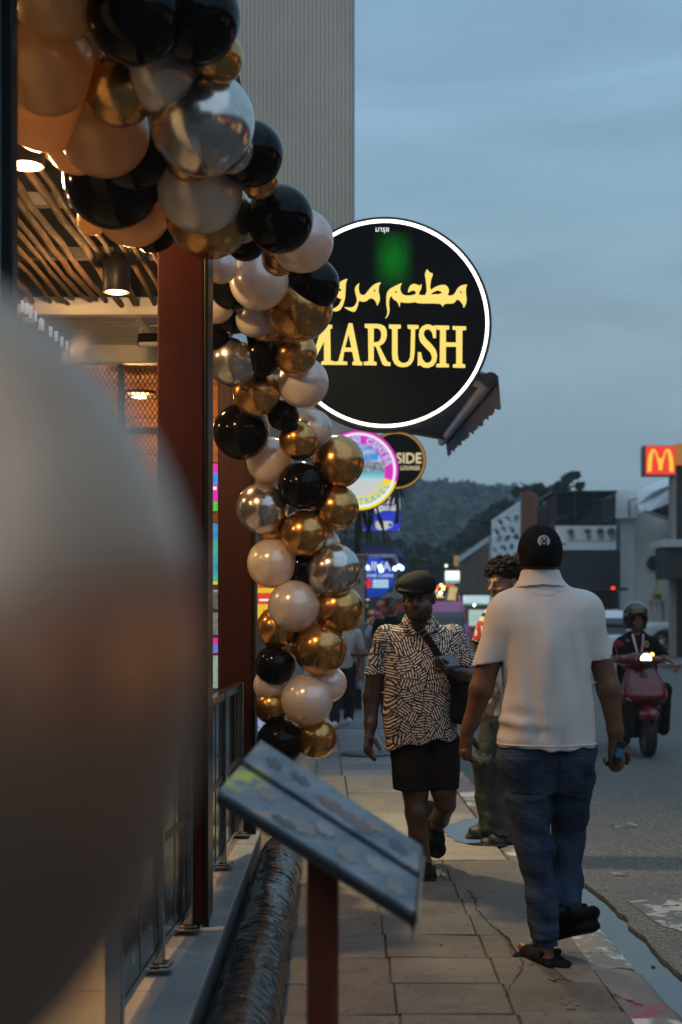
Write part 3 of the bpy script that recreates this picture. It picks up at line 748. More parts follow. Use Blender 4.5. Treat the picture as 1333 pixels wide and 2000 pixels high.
# ---- the big round restaurant sign
SY = 10.2; su = SY/F; sc_ = P(752, 632, SY)
sg = thing('round_sign', 'big round black sign with white glowing rim reading MARUSH in yellow', 'sign', sc_)
m_signblk = M('black_sign_face', (.006, .006, .006), .55, spec=.12); m_rim = M('dark_green_grey_rim', (.02, .026, .026), .4, .3)
B().lathe([(0, .0), (.764, .0), (.768, .004), (.768, .15), (.764, .154), (0, .154)], sc_, 96, 'y').build('case', m_rim, sg, smooth=True)
face('face', [disc(.722, 96)], m_signblk, sc_, sg, .003, -.004)
m_ring = E_('white_light_ring', (1.0, .97, .92), 3.6)
face('light_ring', [disc(.746, 96), disc(.724, 96)], m_ring, sc_, sg, .004, -.005)
b_ = sc_+Vector((0, .154, 0)); face('rear_light_ring', [disc(.746, 96), disc(.724, 96)], m_ring, b_, sg, .004, .005)
def zs(p_): return [((610+x/4.1656-752)*su, -(500+y/4.1656-632)*su) for x, y in p_]
LET = [[(-135,552),(-45,552),(22,770),(85,552),(165,565),(165,590),(148,597),(152,852),(185,862),(185,887),(75,887),(75,862),(97,855),(97,700),(22,845),(8,845),(-62,690),(-66,855),(-40,862),(-40,887),(-140,887),(-140,862),(-112,855),(-105,597),(-135,590)],
 [(297,550),(328,550),(390,858),(408,866),(408,892),(328,890),(328,865),(343,858),(325,780),(262,780),(250,858),(287,863),(287,888),(185,888),(185,865),(213,858)],
 [(428,555),(520,555),(560,560),(590,575),(606,605),(609,645),(600,685),(580,715),(548,735),(612,862),(637,868),(637,897),(592,895),(572,882),(520,742),(502,735),(502,860),(525,866),(525,892),(420,890),(420,865),(458,858),(455,592),(428,585)],
 [(625,560),(722,562),(722,590),(695,597),(695,800),(702,848),(725,870),(755,874),(782,858),(796,825),(800,780),(805,600),(778,592),(775,563),(866,565),(866,592),(838,600),(834,790),(826,845),(805,882),(775,902),(735,907),(700,900),(672,880),(655,845),(650,800),(650,597),(625,590)],
 [(1008,565),(1008,670),(985,670),(975,625),(955,600),(930,598),(912,613),(908,642),(922,672),(975,725),(1005,765),(1017,810),(1010,860),(985,895),(945,912),(905,908),(882,890),(858,895),(860,785),(885,785),(897,840),(920,870),(950,872),(970,852),(975,822),(960,785),(915,740),(880,700),(867,650),(873,605),(895,575),(930,560),(960,562),(985,574)],
 [(1010,568),(1115,570),(1115,598),(1088,605),(1088,705),(1170,707),(1170,605),(1142,600),(1142,573),(1252,575),(1252,605),(1222,608),(1220,880),(1245,885),(1245,912),(1145,910),(1145,885),(1172,880),(1172,740),(1088,740),(1088,878),(1112,882),(1112,908),(1010,907),(1010,882),(1038,876),(1040,605),(1010,598)]]
HOL = {1: [(297,640),(320,748),(268,748)], 2: [(502,590),(535,591),(556,608),(563,640),(558,675),(540,700),(502,706)]}
m_yel = E_('yellow_lit_letters', (1.0, .76, .165), 1.0)
for i, lp in enumerate(LET):
    face('letter', [zs(lp)]+([zs(HOL[i])] if i in HOL else []), m_yel, sc_, sg, .004, -.012)
AR = [([(1265,235),(1250,258),(1252,330),(1258,350),(1252,395),(1230,430),(1228,400),(1205,370),(1180,352),(1165,375),(1145,390),(1075,390),(1063,420),(1055,400),(1035,388),(860,388),(835,375),(815,383),(740,383),(718,372),(712,425),(705,400),(690,370),(660,355),(645,325),(628,350),(625,400),(632,440),(620,490),(590,520),(612,480),(612,440),(602,390),(605,310),(625,275),(660,255),(690,240),(735,220),(722,240),(715,270),(725,300),(740,318),(760,325),(800,325),(840,315),(845,300),(835,285),(810,283),(785,300),(778,298),(785,265),(800,240),(830,228),(860,240),(880,245),(890,225),(890,265),(870,300),(868,322),(935,322),(925,190),(915,150),(935,105),(955,140),(987,145),(965,200),(958,285),(1000,255),(1050,238),(1090,240),(1112,270),(1112,300),(1098,325),(1150,325),(1180,270),(1205,245),(1240,237)],
  [[(962,316),(985,297),(1020,282),(1048,290),(1058,303),(1030,314)], [(1200,284),(1216,292),(1216,312),(1204,300)], [(668,284),(688,290),(692,306),(678,300)]]),
 ([(565,217),(545,240),(540,290),(553,340),(548,375),(528,412),(525,385),(500,350),(470,345),(440,372),(405,375),(382,362),(372,410),(350,460),(310,450),(255,418),(290,422),(328,422),(352,402),(368,362),(348,290),(350,255),(388,217),(378,250),(383,300),(400,322),(430,320),(460,280),(490,245),(530,222)], [[(498,275),(514,280),(516,296),(504,290)]]),
 ([(293,185),(275,215),(272,300),(268,350),(250,410),(225,445),(190,455),(150,440),(185,428),(220,402),(243,350),(222,350),(198,328),(190,285),(208,235),(240,205)], [[(208,275),(222,266),(238,272),(236,288),(218,292)]])]
for lp, hs in AR: face('arabic_lettering', [zs(chaikin(lp, 1))]+[zs(h) for h in hs], m_yel, sc_, sg, .004, -.012)
m_white_print = E_('white_lit_print', (.9, .9, .9), 1.0)
lettering('thai_lettering', 'มารุช', .050, m_white_print, P(747, 449, SY), sg, .012, -.014)
mg = M('painted_green_glow', (.006, .006, .006), .55, spec=.12); g = G(mg); v = g.obj()  # soft green glow on the sign face, falloff painted into the emission
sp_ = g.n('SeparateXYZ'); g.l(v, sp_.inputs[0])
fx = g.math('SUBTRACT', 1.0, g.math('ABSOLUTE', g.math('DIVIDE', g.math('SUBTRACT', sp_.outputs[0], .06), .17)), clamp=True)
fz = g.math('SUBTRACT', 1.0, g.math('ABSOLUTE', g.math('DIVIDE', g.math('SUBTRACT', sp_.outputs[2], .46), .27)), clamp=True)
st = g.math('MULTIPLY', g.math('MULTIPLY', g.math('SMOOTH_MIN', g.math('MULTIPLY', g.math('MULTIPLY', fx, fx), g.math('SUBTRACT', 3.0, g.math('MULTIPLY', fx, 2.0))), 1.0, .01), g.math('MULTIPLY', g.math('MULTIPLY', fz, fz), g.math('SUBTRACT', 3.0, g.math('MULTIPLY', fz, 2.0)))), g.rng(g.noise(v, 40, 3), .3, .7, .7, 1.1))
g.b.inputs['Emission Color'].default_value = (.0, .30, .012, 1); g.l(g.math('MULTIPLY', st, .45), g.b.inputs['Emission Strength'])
face('green_glow', [[(-.11, .19), (.23, .19), (.23, .66), (-.11, .66)]], mg, sc_, sg, .001, -.009)
B().bb(sc_.x-1.35, sc_.x-.5, SY+.05, SY+.10, sc_.z+.30, sc_.z+.35).build('bracket', m_frame, sg)
B().bb(sc_.x-1.35, sc_.x-.5, SY+.05, SY+.10, sc_.z-.35, sc_.z-.30).build('bracket', m_frame, sg)
B().bb(sc_.x+.47, sc_.x+.60, SY+.03, SY+.12, sc_.z-.66, sc_.z-.60).build('stay', m_white_steel, sg) if 0 else None

# ---- tall ribbed building and the travel shop below it
rb = thing('ribbed_building', 'tall beige building clad in vertical ribbed metal behind the balloons', 'building', (-2, 16, 0))
m_rib = M('beige_ribbed_sheet', (.62, .50, .40), .5, .0, var=(1.2, .16)); b = B()
x1 = (691-666.5)*19/F; pr = .055; nx = 90
for i in range(nx):
    xa = x1-(i+1)*pr
    b.bb(xa+.010, xa+pr-.008, 18.985, 19.02, 3.55, 13.0); 
b.bb(x1-nx*pr, x1, 19.0, 29.0, 3.55, 13.0); b.build('ribbed_wall', m_rib, rb)
B().bb(x1-.012, x1+.014, 18.97, 19.03, 3.5, 13.0).build('corner_trim', M('trim_grey', (.30, .30, .30), .5), rb)
B().bb(-4.0, x1, 18.9, 29, 3.30, 3.55).build('soffit_beam', M('dark_soffit', (.05, .05, .055), .6), rb)
B().bb(-4.0, -.6, 13.6, 16, -.1, 3.3).build('shop_interior', M('shop_wall', (.20, .18, .16), .7), rb)
# lit posters of the travel shop seen between the posts
def lightbox(px0, px1, py0, py1, Y, col, label, extra=()):
    c = P((px0+px1)/2, (py0+py1)/2, Y); w_, h_ = (px1-px0)*Y/F, (py1-py0)*Y/F
    t = thing('lit_poster', label, 'poster', c, 'lit posters of the shop beyond the posts')
    B().box(c+Vector((0, .03, 0)), (w_+.02, .05, h_+.02)).build('case', m_frame, t)
    face('print', [[(-w_/2, -h_/2), (w_/2, -h_/2), (w_/2, h_/2), (-w_/2, h_/2)]], col, c, t, .002, .0)
    for (ax, ay, bw, bh, m_) in extra:
        face('print_band', [[(ax*w_-bw*w_/2, ay*h_-bh*h_/2), (ax*w_+bw*w_/2, ay*h_-bh*h_/2), (ax*w_+bw*w_/2, ay*h_+bh*h_/2), (ax*w_-bw*w_/2, ay*h_+bh*h_/2)]], m_, c, t, .002, -.006)
    return t
eP, eB, eG, eN, eW, eR, eY = E_('magenta_print', (.80, .02, .42), .9), E_('blue_print', (.03, .28, .80), .9), E_('green_print', (.05, .60, .06), .9), E_('navy_print', (.02, .05, .42), .8), E_('grey_white_print', (.35, .38, .38), .8), E_('red_print', (.75, .05, .02), .9), E_('yellow_print', (.85, .55, .03), .9)
def photo_mat(name, a, b_, s=.7, sc=6):
    m = E_(name, a, s); g = G(m); g.l(g.mix(g.rng(g.noise(g.obj(), sc, 5, .7), .35, .65), a, b_), g.b.inputs['Emission Color']); return m
lightbox(380, 426, 905, 980, 12, eP, 'magenta lit poster seen in the gap between the two posts', ((.3, .1, .5, .3, eB), (.25, -.15, .4, .08, m_white_print)))
lightbox(380, 426, 980, 998, 12, eG, 'thin green lit strip below the magenta poster in the gap')
lightbox(380, 426, 1022, 1142, 12, photo_mat('map_print', (.06, .62, .06), (.01, .10, .75), .9, 4), 'green and blue lit map in the gap between the two posts', ((0, -.47, 1, .05, eY),))
lightbox(380, 426, 1152, 1190, 12, photo_mat('photo_print', (.30, .28, .24), (.05, .07, .09), .6, 12), 'dim photo print below the lit map in the gap', ((0, .45, 1, .1, eW),))
lightbox(380, 426, 1196, 1240, 12, photo_mat('photo_print_pale', (.45, .44, .38), (.12, .13, .11), .6, 12), 'pale photo print above the lower magenta poster in the gap')
lightbox(380, 426, 1246, 1276, 12, eP, 'small magenta and blue lit poster low in the gap', ((.2, -.2, .6, .4, eB),))
lightbox(380, 426, 1280, 1344, 12, photo_mat('pale_landscape_print', (.50, .60, .56), (.22, .34, .24), .8, 9), 'pale green landscape print lowest in the gap')
lightbox(500, 560, 1010, 1032, 12.3, photo_mat('violet_print', (.75, .6, .8), (.6, .1, .5), .8, 9), 'pale violet print just right of the second post')
lightbox(500, 545, 1138, 1215, 12.3, eR, 'red and yellow lit poster just right of the second post', ((0, .30, 1, .12, eY), (0, -.22, 1, .35, eY), (.1, -.24, .6, .1, eR), (0, .06, .7, .05, m_white_print)))
lightbox(500, 540, 1392, 1428, 12.3, photo_mat('blue_pattern_print', (.6, .65, .75), (.03, .10, .5), .7, 30), 'blue and white patterned print low beside the black balloon')
# unseen lamp added to light the pavement
def hidden_fill_lamp(x, y, z, e, col, label):
    t = thing('hidden_fill_lamp', label, 'lamp', (x, y, z), 'added lamps over the pavement')
    B().lathe([(0, .05), (.045, .05), (.06, .02), (.06, 0), (.05, 0)], (x, y, z), 20).build('housing', m_white_steel, t, smooth=True)
    B().lathe([(.05, .002), (0, .006)], (x, y, z), 20).build('diffuser', E_('fill_lamp_glow', col, 10), t)
    lt = bpy.data.lights.new('hidden_fill_bulb', 'SPOT'); lt.energy = e; lt.color = col; lt.spot_size = rad(120); lt.spot_blend = .6; lt.shadow_soft_size = .08
    lo = bpy.data.objects.new('hidden_fill_bulb', lt); COL.objects.link(lo); lo.parent = t; lo.location = (0, 0, -.012); return t
hidden_fill_lamp(-.14, 8.9, 3.35, 420, (1.0, .78, .38), 'unseen lamp added to light the pavement, hidden behind the balloon garland')

# ---- retracted awning at the lower right of the sign
aw = thing('awning', 'dark awning with scalloped valance and metal roller behind the round sign', 'awning', (1.16, 12.5, 3.2))
m_aw = M('dark_awning_cloth', (.15, .17, .27), .85, var=(6, .25)); m_alu = M('scuffed_aluminium', (.62, .60, .68), .4, .4, var=(9, .3))
aX = 1.155
def az_(y): return 3.21+.032*(y-11)
aZ = 3.21
B().tube([(aX, 11.0, az_(11)), (aX, 11.6, az_(11.6)), (aX, 16.3, az_(16.3))], .048, 14).build('front_bar', m_alu, aw, smooth=True)
B().lathe([(0, 0), (.06, 0), (.06, .03), (0, .03)], (aX, 10.97, aZ), 16, 'y').build('end_cap', m_black_plastic, aw)
ny = 60; V = []
for i in range(ny+1):
    y = 10.85+5.5*i/ny; sc2 = .205-.05*i/ny+.026*abs(math.sin(i*math.pi/3))+random.gauss(0, .004); aZ = az_(y); fl_ = .012*math.sin(i*1.3)
    V += [(aX+.045, y, aZ+.02), (aX+.055+fl_, y, aZ-.10), (aX+.06+fl_*1.5, y, aZ-sc2)]
B().add(V, [(i*3+j, (i+1)*3+j, (i+1)*3+j+1, i*3+j+1) for i in range(ny) for j in range(2)]).build('valance', m_aw, aw, smooth=True)
B().hull([(.42, 11.0, 3.42), (aX, 11.0, az_(11)+.03), (aX, 11.0, az_(11)+.05), (.42, 11.0, 3.44)], [(.42, 16.3, 3.58), (aX, 16.3, az_(16.3)+.03), (aX, 16.3, az_(16.3)+.05), (.42, 16.3, 3.60)]).build('canopy_cloth', m_aw, aw, fix=True)
B().tube([(.30, 15.9, 3.52), (.62, 15.7, 3.45), (1.13, 15.5, 3.33)], .035, 8).build('folding_arm', M('grey_arm', (.22, .21, .21), .45, .5), aw)
B().tube([(.40, 11.3, 3.42), (.80, 11.15, 3.3), (1.13, 11.1, 3.18)], .03, 8).build('folding_arm', m_white_steel, aw)

# ---- travel sign
TY = 17.8; tu = TY/F; tc_ = P(700.5, 918.5, TY)
ts = thing('round_sign', 'round magenta and yellow sign with a beach picture reading BOOKING CENTER', 'sign', tc_)
R0 = 78*tu
B().lathe([(0, 0), (R0+.012, 0), (R0+.012, .16), (0, .16)], tc_, 64, 'y').build('case', m_frame, ts, smooth=True)
mm, my_, mw = E_('magenta_face', (.72, .015, .52), .95), E_('yellow_face', (.93, .72, .02), .95), E_('white_face', (.88, .90, .95), .95)
arc = lambda r_, a, b_, n=40: [(r_*math.cos(a+(b_-a)*k/n), r_*math.sin(a+(b_-a)*k/n)) for k in range(n+1)]
a0 = rad(-17)
face('magenta_field', [arc(R0, a0, math.pi-a0*-1+rad(0), 60)], mm, tc_, ts, .002, -.004)
face('yellow_field', [arc(R0, math.pi+a0*-1*-1, 2*math.pi+a0, 60)], my_, tc_, ts, .002, -.005)
face('white_ring', [disc(R0*.94, 80), disc(R0*.875, 80)], mw, tc_, ts, .002, -.009)
mb = E_('beach_picture', (.5, .7, .9), .8); g = G(mb); v = g.obj(); sp_ = g.n('SeparateXYZ'); g.l(v, sp_.inputs[0])
zz = g.math('ADD', sp_.outputs[2], g.math('MULTIPLY', g.math('SUBTRACT', g.noise(v, 5, 4), .5), .05))
skyc = g.mix(g.rng(g.noise(v, 6, 5, .6, .5), .45, .65), (.07, .32, .78), (.85, .9, .95))
cl = g.math('ADD', zz, g.math('MULTIPLY', g.noise(v, 16, 5, .8), .16)); cliff = g.mix(g.rng(g.noise(v, 26, 4, .7), .4, .6), (.09, .15, .30), (.45, .46, .42))
c = g.mix(g.rng(cl, .185, .192), cliff, skyc)
sea = g.mix(g.rng(sp_.outputs[2], -.13, -.02), (.55, .85, .88), (.03, .48, .58)); c = g.mix(g.rng(sp_.outputs[2], -.022, -.014), sea, c)
c = g.mix(g.rng(zz, -.15, -.11), (.70, .72, .72), c); g.l(c, g.b.inputs['Emission Color'])
face('beach_picture', [disc(R0*.665, 64)], mb, tc_, ts, .002, -.012)
m_ltb = E_('light_blue_letters', (.06, .50, .85), .95)
arc_text('lettering_outline', 'BOOKING CENTER', .108, R0*.765, rad(158), rad(14), mw, tc_, ts, .05, -.014, sx=.9)
arc_text('lettering', 'BOOKING CENTER', .108, R0*.765, rad(158), rad(14), m_ltb, tc_, ts, .02, -.020, sx=.9)
arc_text('lettering', 'AT TRAVEL', .115, R0*.80, rad(-118), rad(-30), m_ltb, tc_, ts, .035, -.016, True, .9)
B().bb(tc_.x-1.2, tc_.x-R0, TY+.06, TY+.10, tc_.z+.18, tc_.z+.22).build('bracket', m_frame, ts)
B().bb(tc_.x-1.2, tc_.x-R0, TY+.06, TY+.10, tc_.z-.22, tc_.z-.18).build('bracket', m_frame, ts)

# ---- lounge sign
LY = 23.0; lu = LY/F; lc = P(775, 899, LY)
ls = thing('round_sign', 'round black sign with gold rim reading SIDE and LOUNGE', 'sign', lc)
R1 = 58*lu
B().lathe([(0, 0), (R1, 0), (R1, .15), (0, .15)], lc, 64, 'y').build('case', m_frame, ls, smooth=True)
face('face', [disc(R1*.985)], m_signblk, lc, ls, .002, -.004)
face('gold_rim', [disc(R1*.955, 72), disc(R1*.91, 72)], E_('gold_lit_rim', (.62, .30, .03), .85), lc, ls, .003, -.008)
mcr = E_('cream_lit_letters', (.80, .66, .38), .9)
lettering('lettering', 'SIDE', .235, mcr, P(799, 896, LY), ls, .018, -.012, .9)
lettering('lettering', '& LOUNGE', .092, mcr, P(797, 914.5, LY), ls, .018, -.012, .86)
B().bb(lc.x-1.4, lc.x-R1, LY+.06, LY+.10, lc.z, lc.z+.05).build('bracket', m_frame, ls)

# ---- coffee sign
PY = 25.0; pu = PY/F
pc = P(746, 1000, PY); w2, h2 = 36*pu, 37*pu
ps = thing('coffee_sign', 'square white and blue coffee sign with cup, reading AZZA', 'sign', pc)
def rrect(w_, h_, r_, n=6):
    out_ = []
    for (cx, cy, a) in ((w_-r_, h_-r_, 0), (-w_+r_, h_-r_, 90), (-w_+r_, -h_+r_, 180), (w_-r_, -h_+r_, 270)):
        out_ += [(cx+r_*math.cos(rad(a+90*k/n)), cy+r_*math.sin(rad(a+90*k/n))) for k in range(n+1)]
    return out_
B().box(pc+Vector((0, .06, 0)), (w2*2+.02, .1, h2*2+.02), bev=.03).build('case', m_frame, ps)
face('white_face', [rrect(w2, h2, .05)], E_('coffee_sign_white', (.62, .64, .60), .85), pc, ps, .002, 0)
face('blue_field', [[(-w2, -h2+.04), (-w2+.04, -h2), (w2-.04, -h2), (w2, -h2+.04), (w2, h2*.12), (w2*.7, h2*.06), (w2*.25, h2*.10), (0, h2*.05), (-.3*w2, -.1*h2), (-.5*w2, .1*h2), (-w2, .5*h2)]], E_('coffee_sign_blue', (.03, .05, .62), .85), pc, ps, .002, -.006)
face('cup', [chaikin([(-.30*w2, -.95*h2), (-.38*w2, -.60*h2), (-.36*w2, -.48*h2), (.35*w2, -.48*h2), (.56*w2, -.50*h2), (.62*w2, -.70*h2), (.50*w2, -.84*h2), (.34*w2, -.84*h2), (.28*w2, -.95*h2)], 2), [(.46*w2+.035*math.cos(a), -.68*h2+.035*math.sin(a)) for a in np.linspace(0, 6.283, 14)[:-1]]], E_('cup_white', (.62, .64, .58), .85), pc, ps, .002, -.012)
mnv = E_('navy_letters', (.02, .03, .25), .8)
lettering('lettering', 'PIAZZA', .155, mnv, P(753, 982, PY), ps, .05, -.012, .86)
lettering('lettering', 'FAVOURITE COFFEE', .05, E_('grey_letters', (.3, .33, .33), .8), P(757, 992.5, PY), ps, .01, -.012, .85)
B().bb(pc.x-.9, pc.x-w2, PY+.04, PY+.08, pc.z+.1, pc.z+.14).build('bracket', m_frame, ps)
B().box(P(767, 964, PY-.3), (.10, .04, .12)).build('blue_tab', E_('blue_tab', (.02, .20, .70), .8), ps)

# ---- blue restaurant sign with flags
UY = 23.5; uu = UY/F; uc = P(722, 1127, UY); R2 = 48*uu; R2z = 41.5*uu
us = thing('round_sign', 'round blue sign reading UNA Greek Cuisine with red and Greek flags', 'sign', uc)
def elps(a, b_, n=56): return [(a*math.cos(2*math.pi*k/n), b_*math.sin(2*math.pi*k/n)) for k in range(n)]
b = B(); eo = elps(R2+.012, R2z+.012); b.hull([(uc.x+x, UY, uc.z+z) for x, z in eo], [(uc.x+x, UY+.12, uc.z+z) for x, z in eo]); b.build('case', m_frame, us, fix=True)
mub = E_('blue_lit_face', (.008, .06, .62), .75); g = G(mub); v = g.obj(); sp_ = g.n('SeparateXYZ'); g.l(v, sp_.inputs[0]); g.l(g.rng(sp_.outputs[2], -.4, .4, .45, .95), g.b.inputs['Emission Strength'])
face('face', [elps(R2, R2z)], mub, uc, us, .002, -.003)
mgy = E_('grey_white_letters', (.55, .58, .66), .9)
lettering('lettering', 'LUNA', .205, mgy, P(733, 1107, UY), us, .035, -.010, .95, )
lettering('lettering', '& Greek Cuisine', .098, mgy, P(736, 1123.5, UY), us, .02, -.010, .84)
fw, fh = 31*uu, 17.5*uu; fc = P(743.5, 1140, UY)
def rect(name, x0, x1, z0, z1, m_, c, parent, dy): return face(name, [[(x0, z0), (x1, z0), (x1, z1), (x0, z1)]], m_, c, parent, .0015, dy)
m_fw, m_fb = E_('flag_white', (.75, .80, .85), .9), E_('flag_blue', (.05, .42, .72), .9)
fg = rect('greek_flag', -fw/2, fw/2, -fh/2, fh/2, m_fb, fc, us, -.009)
for k in range(4): rect('flag_stripe', -fw/2, fw/2, -fh/2+fh*(2*k+1)/9, -fh/2+fh*(2*k+2)/9, m_fw, fc, fg, -.014)
rect('flag_canton', -fw/2, -fw/2+fh*.55, fh/2-fh*.555, fh/2, m_fb, fc, fg, -.018)
rect('flag_cross', -fw/2, -fw/2+fh*.55, fh/2-fh*.33, fh/2-fh*.22, m_fw, fc, fg, -.022); rect('flag_cross', -fw/2+fh*.22, -fw/2+fh*.33, fh/2-fh*.555, fh/2, m_fw, fc, fg, -.024)
fr = rect('red_flag', -8*uu, 8*uu, -fh/2, fh/2, E_('flag_red', (.80, .02, .02), .9), P(717, 1139.5, UY), us, -.009)
face('flag_crescent', [[(.02*math.cos(a)-.02, .02*math.sin(a)) for a in np.linspace(0, 6.28, 16)[:-1]]], m_fw, P(715, 1139.5, UY), fr, .0015, -.014)
B().bb(uc.x-.9, uc.x-R2, UY+.04, UY+.08, uc.z+.1, uc.z+.14).build('bracket', m_frame, us)
# blue awning with hanging lights above it
ba = thing('awning', 'blue rounded awning with hanging string lights above the blue sign', 'awning', P(735, 1075, 23))
m_ba = M('violet_blue_awning', (.09, .10, .26), .6, var=(4, .4))
pr_ = [P(690, 1058, 23.2), P(730, 1062, 23.2), P(765, 1067, 23.2), P(782, 1073, 23.2), P(789, 1083, 23.2), P(789, 1090, 23.2), P(778, 1086, 23.2), P(690, 1082, 23.2)]
B().hull(pr_, [p_+Vector((0, 2.2, 0)) for p_ in pr_]).build('hood', m_ba, ba, fix=True)
B().tube([P(695, 1087, 23.1), P(745, 1086, 23.1), P(772, 1086, 23.1)], .03).build('rail', m_alu, ba)
for (px, py) in ((718, 1108), (743, 1107), (745, 1113), (772, 1110), (780, 1106), (785, 1109)):
    c = P(px, py, 23.0)
    lb = B().lathe([(0, .04), (.02, .03), (.04, 0), (.03, -.03), (0, -.042)], c, 14).build('bulb', E_('cool_bulb', (.30, .55, 1.0), 6.0), ba, smooth=True)
    B().tube([c+Vector((0, 0, .03)), c+Vector((0, 0, .18))], .006, 5).build('cord', m_black_plastic, lb)
for (px, py, w_, h_, cl_) in ((774, 1094, 8, 14, (.45, .45, .5)), (782, 1096, 6, 10, (.02, .06, .4)), (779, 1104, 9, 8, (.35, .02, .05)), (771, 1100, 4, 12, (.5, .04, .06)), (775, 1116, 6, 6, (.3, .02, .04)), (768, 1097, 4, 10, (.02, .04, .3))):
    B().box(P(px, py, 23.3), (w_*.0083, .03, h_*.0083), ry=random.uniform(-.3, .3)).build('bunting', M('bunting_cloth', cl_, .8), ba)

# ---- telecom cabinet plastered with stickers
CY = 21.0; cu = CY/F
cb = thing('telecom_cabinet', 'tall grimy beige street cabinet covered in stickers behind the balloons', 'cabinet', P(690, 1385, CY))
m_cab = M('grimy_beige_paint', (.46, .38, .30), .6, var=(7, .35)); m_cabd = M('grey_lower_box', (.24, .24, .24), .6, var=(9, .45))
x0, x1_ = P(648, 0, CY).x, P(714, 0, CY).x; z1 = P(0, 1088, CY).z; zm = P(0, 1222, CY).z; z0 = P(0, 1345, CY).z
B().bb(x0, x1_, CY, CY+.4, zm, z1, bev=.01).build('upper_box', m_cab, cb)
B().bb(x0-.03, x1_+.05, CY-.04, CY+.44, z1, z1+.05, bev=.008).build('lid', m_cab, cb)
B().bb(x0-.02, x1_+.0, CY-.05, CY+.42, z0, zm-.003, bev=.01).build('lower_box', m_cabd, cb)
B().bb(x0+.05, x1_-.05, CY+.02, CY+.38, 0, z0).build('plinth', m_black_metal, cb)
B().bb(x1_+.003, x1_+.02, CY-.01, CY+.01, zm+.05, z1-.02).build('door_edge', m_frame, cb)
for (px, py, w_, h_, cl_) in ((702, 1135, 4, 10, (.03, .03, .03)), (706, 1105, 3, 8, (.05, .05, .05)), (704, 1122, 4, 3, (.5, .48, .42)), (688, 1248, 12, 12, (.42, .40, .36)), (687, 1247, 5, 5, (.5, .18, .05)), (697, 1230, 14, 5, (.30, .29, .27)), (700, 1262, 10, 14, (.22, .22, .22)), (685, 1303, 18, 18, (.42, .40, .40)), (685, 1308, 12, 3, (.5, .12, .08)), (705, 1285, 8, 8, (.10, .10, .10)), (680, 1275, 8, 10, (.2, .2, .19)), (683, 1340, 9, 16, (.5, .49, .46)), (707, 1338, 10, 16, (.5, .49, .46)), (700, 1318, 14, 6, (.26, .25, .24)), (692, 1218, 7, 5, (.4, .3, .2))):
    B().box(P(px, py, CY-.055 if py > 1215 else CY-.006), (w_*cu, .006, h_*cu), ry=random.gauss(0, .06)).build('sticker', M('sticker_print', cl_, .5, var=(60, .5)), cb)
# dark pole, dracaena and dangling straps
pl = thing('sign_pole', 'thin dark pole rising behind the cabinet', 'pole', P(700, 1345, 21.8)); c = P(699, 1345, 21.8)
B().tube([(c.x, c.y, 0), (c.x, c.y, 2.0), (c.x, c.y, P(0, 1000, 21.8).z)], .05, 10).build('shaft', m_black_metal, pl)
def strap_plant(name, label, c, n, ln, mat, lean=0):
    t = thing(name, label, 'plant', c); b = B()
    B().tube([c, c+Vector((.02, 0, .25)), c+Vector((.0, .02, .5))], [.035, .03, .03], 8).build('stem', M('plant_stem', (.06, .05, .035), .9), t)
    top = c+Vector((0, .02, .5))
    for i in range(n):
        a = random.uniform(0, 2*math.pi); l = ln*random.uniform(.6, 1.1); up = random.uniform(.2, 1.0); w_ = random.uniform(.016, .026); V = []; seg = 7
        dirv = Vector((math.cos(a), math.sin(a)*.8, 0)); sd = Vector((-math.sin(a), math.cos(a), 0))
        for k in range(seg+1):
            s_ = k/seg; p_ = top+dirv*l*s_*.8+Vector((0, 0, l*(up*s_-1.35*s_*s_))); ww = w_*(1-s_**2*.95)
            V += [p_-sd*ww, p_+Vector((0, 0, -.3*ww)), p_+sd*ww]
        b.add(V, [(k*3+j, k*3+j+1, (k+1)*3+j+1, (k+1)*3+j) for k in range(seg) for j in range(2)])
    b.build('leaves', mat, t, smooth=True); return t
m_leaf = M('dark_green_leaf', (.045, .085, .022), .5, var=(8, .5))
strap_plant('dracaena', 'arching strap-leaved plant in front of the coffee sign', P(700, 1062, 20.5), 60, .52, m_leaf)
strap_plant('dracaena', 'drooping leaves touching the bottom of the lounge sign', P(775, 985, 22.2)-Vector((0, 0, .3)), 22, .34, m_leaf)
st_ = thing('hanging_straps', 'black torn straps dangling below the travel sign', 'straps', P(740, 1000, 18.2))
for path in ([(735, 985), (740, 1005), (746, 1022), (749, 1035), (752, 1060)], [(722, 985), (721, 1010), (722, 1030), (716, 1048), (718, 1062)], [(729, 990), (727, 1010), (724, 1025)]):
    B().tube([P(x, y, 18.2) for x, y in path], [.012, .018, .028, .016, .012][:len(path)], 6).build('strap', m_rubber, st_, smooth=True)
# ================================================================== BEYOND THE STREET
def quad(px0, px1, py0, py1, Y, D):      # world box of a front at depth Y
    a, b_ = P(px0, py1, Y), P(px1, py0, Y); return (a.x, b_.x, Y, Y+D, a.z, b_.z)
def bx(name, px0, px1, py0, py1, Y, D, mat, parent, bev=0.0): return B().bb(*quad(px0, px1, py0, py1, Y, D), bev=bev).build(name, mat, parent)

# the square across the street, kerbed
FZ = 0.0
o = B().bb(7.5, 60, 40.5, 95, -.3, -.004).build('forecourt', concrete('forecourt_concrete', (.26, .25, .24), (.18, .175, .17), (.10, .10, .10), .8, .8, .1)); struct(o)
for i in range(9):
    B().bb(7.5+i*1.2+.01, 8.7+i*1.2-.01, 40.28, 40.49, -.3, .0, bev=.02).build('kerb_stone', (m_kwhite, m_kred)[i % 2], o)

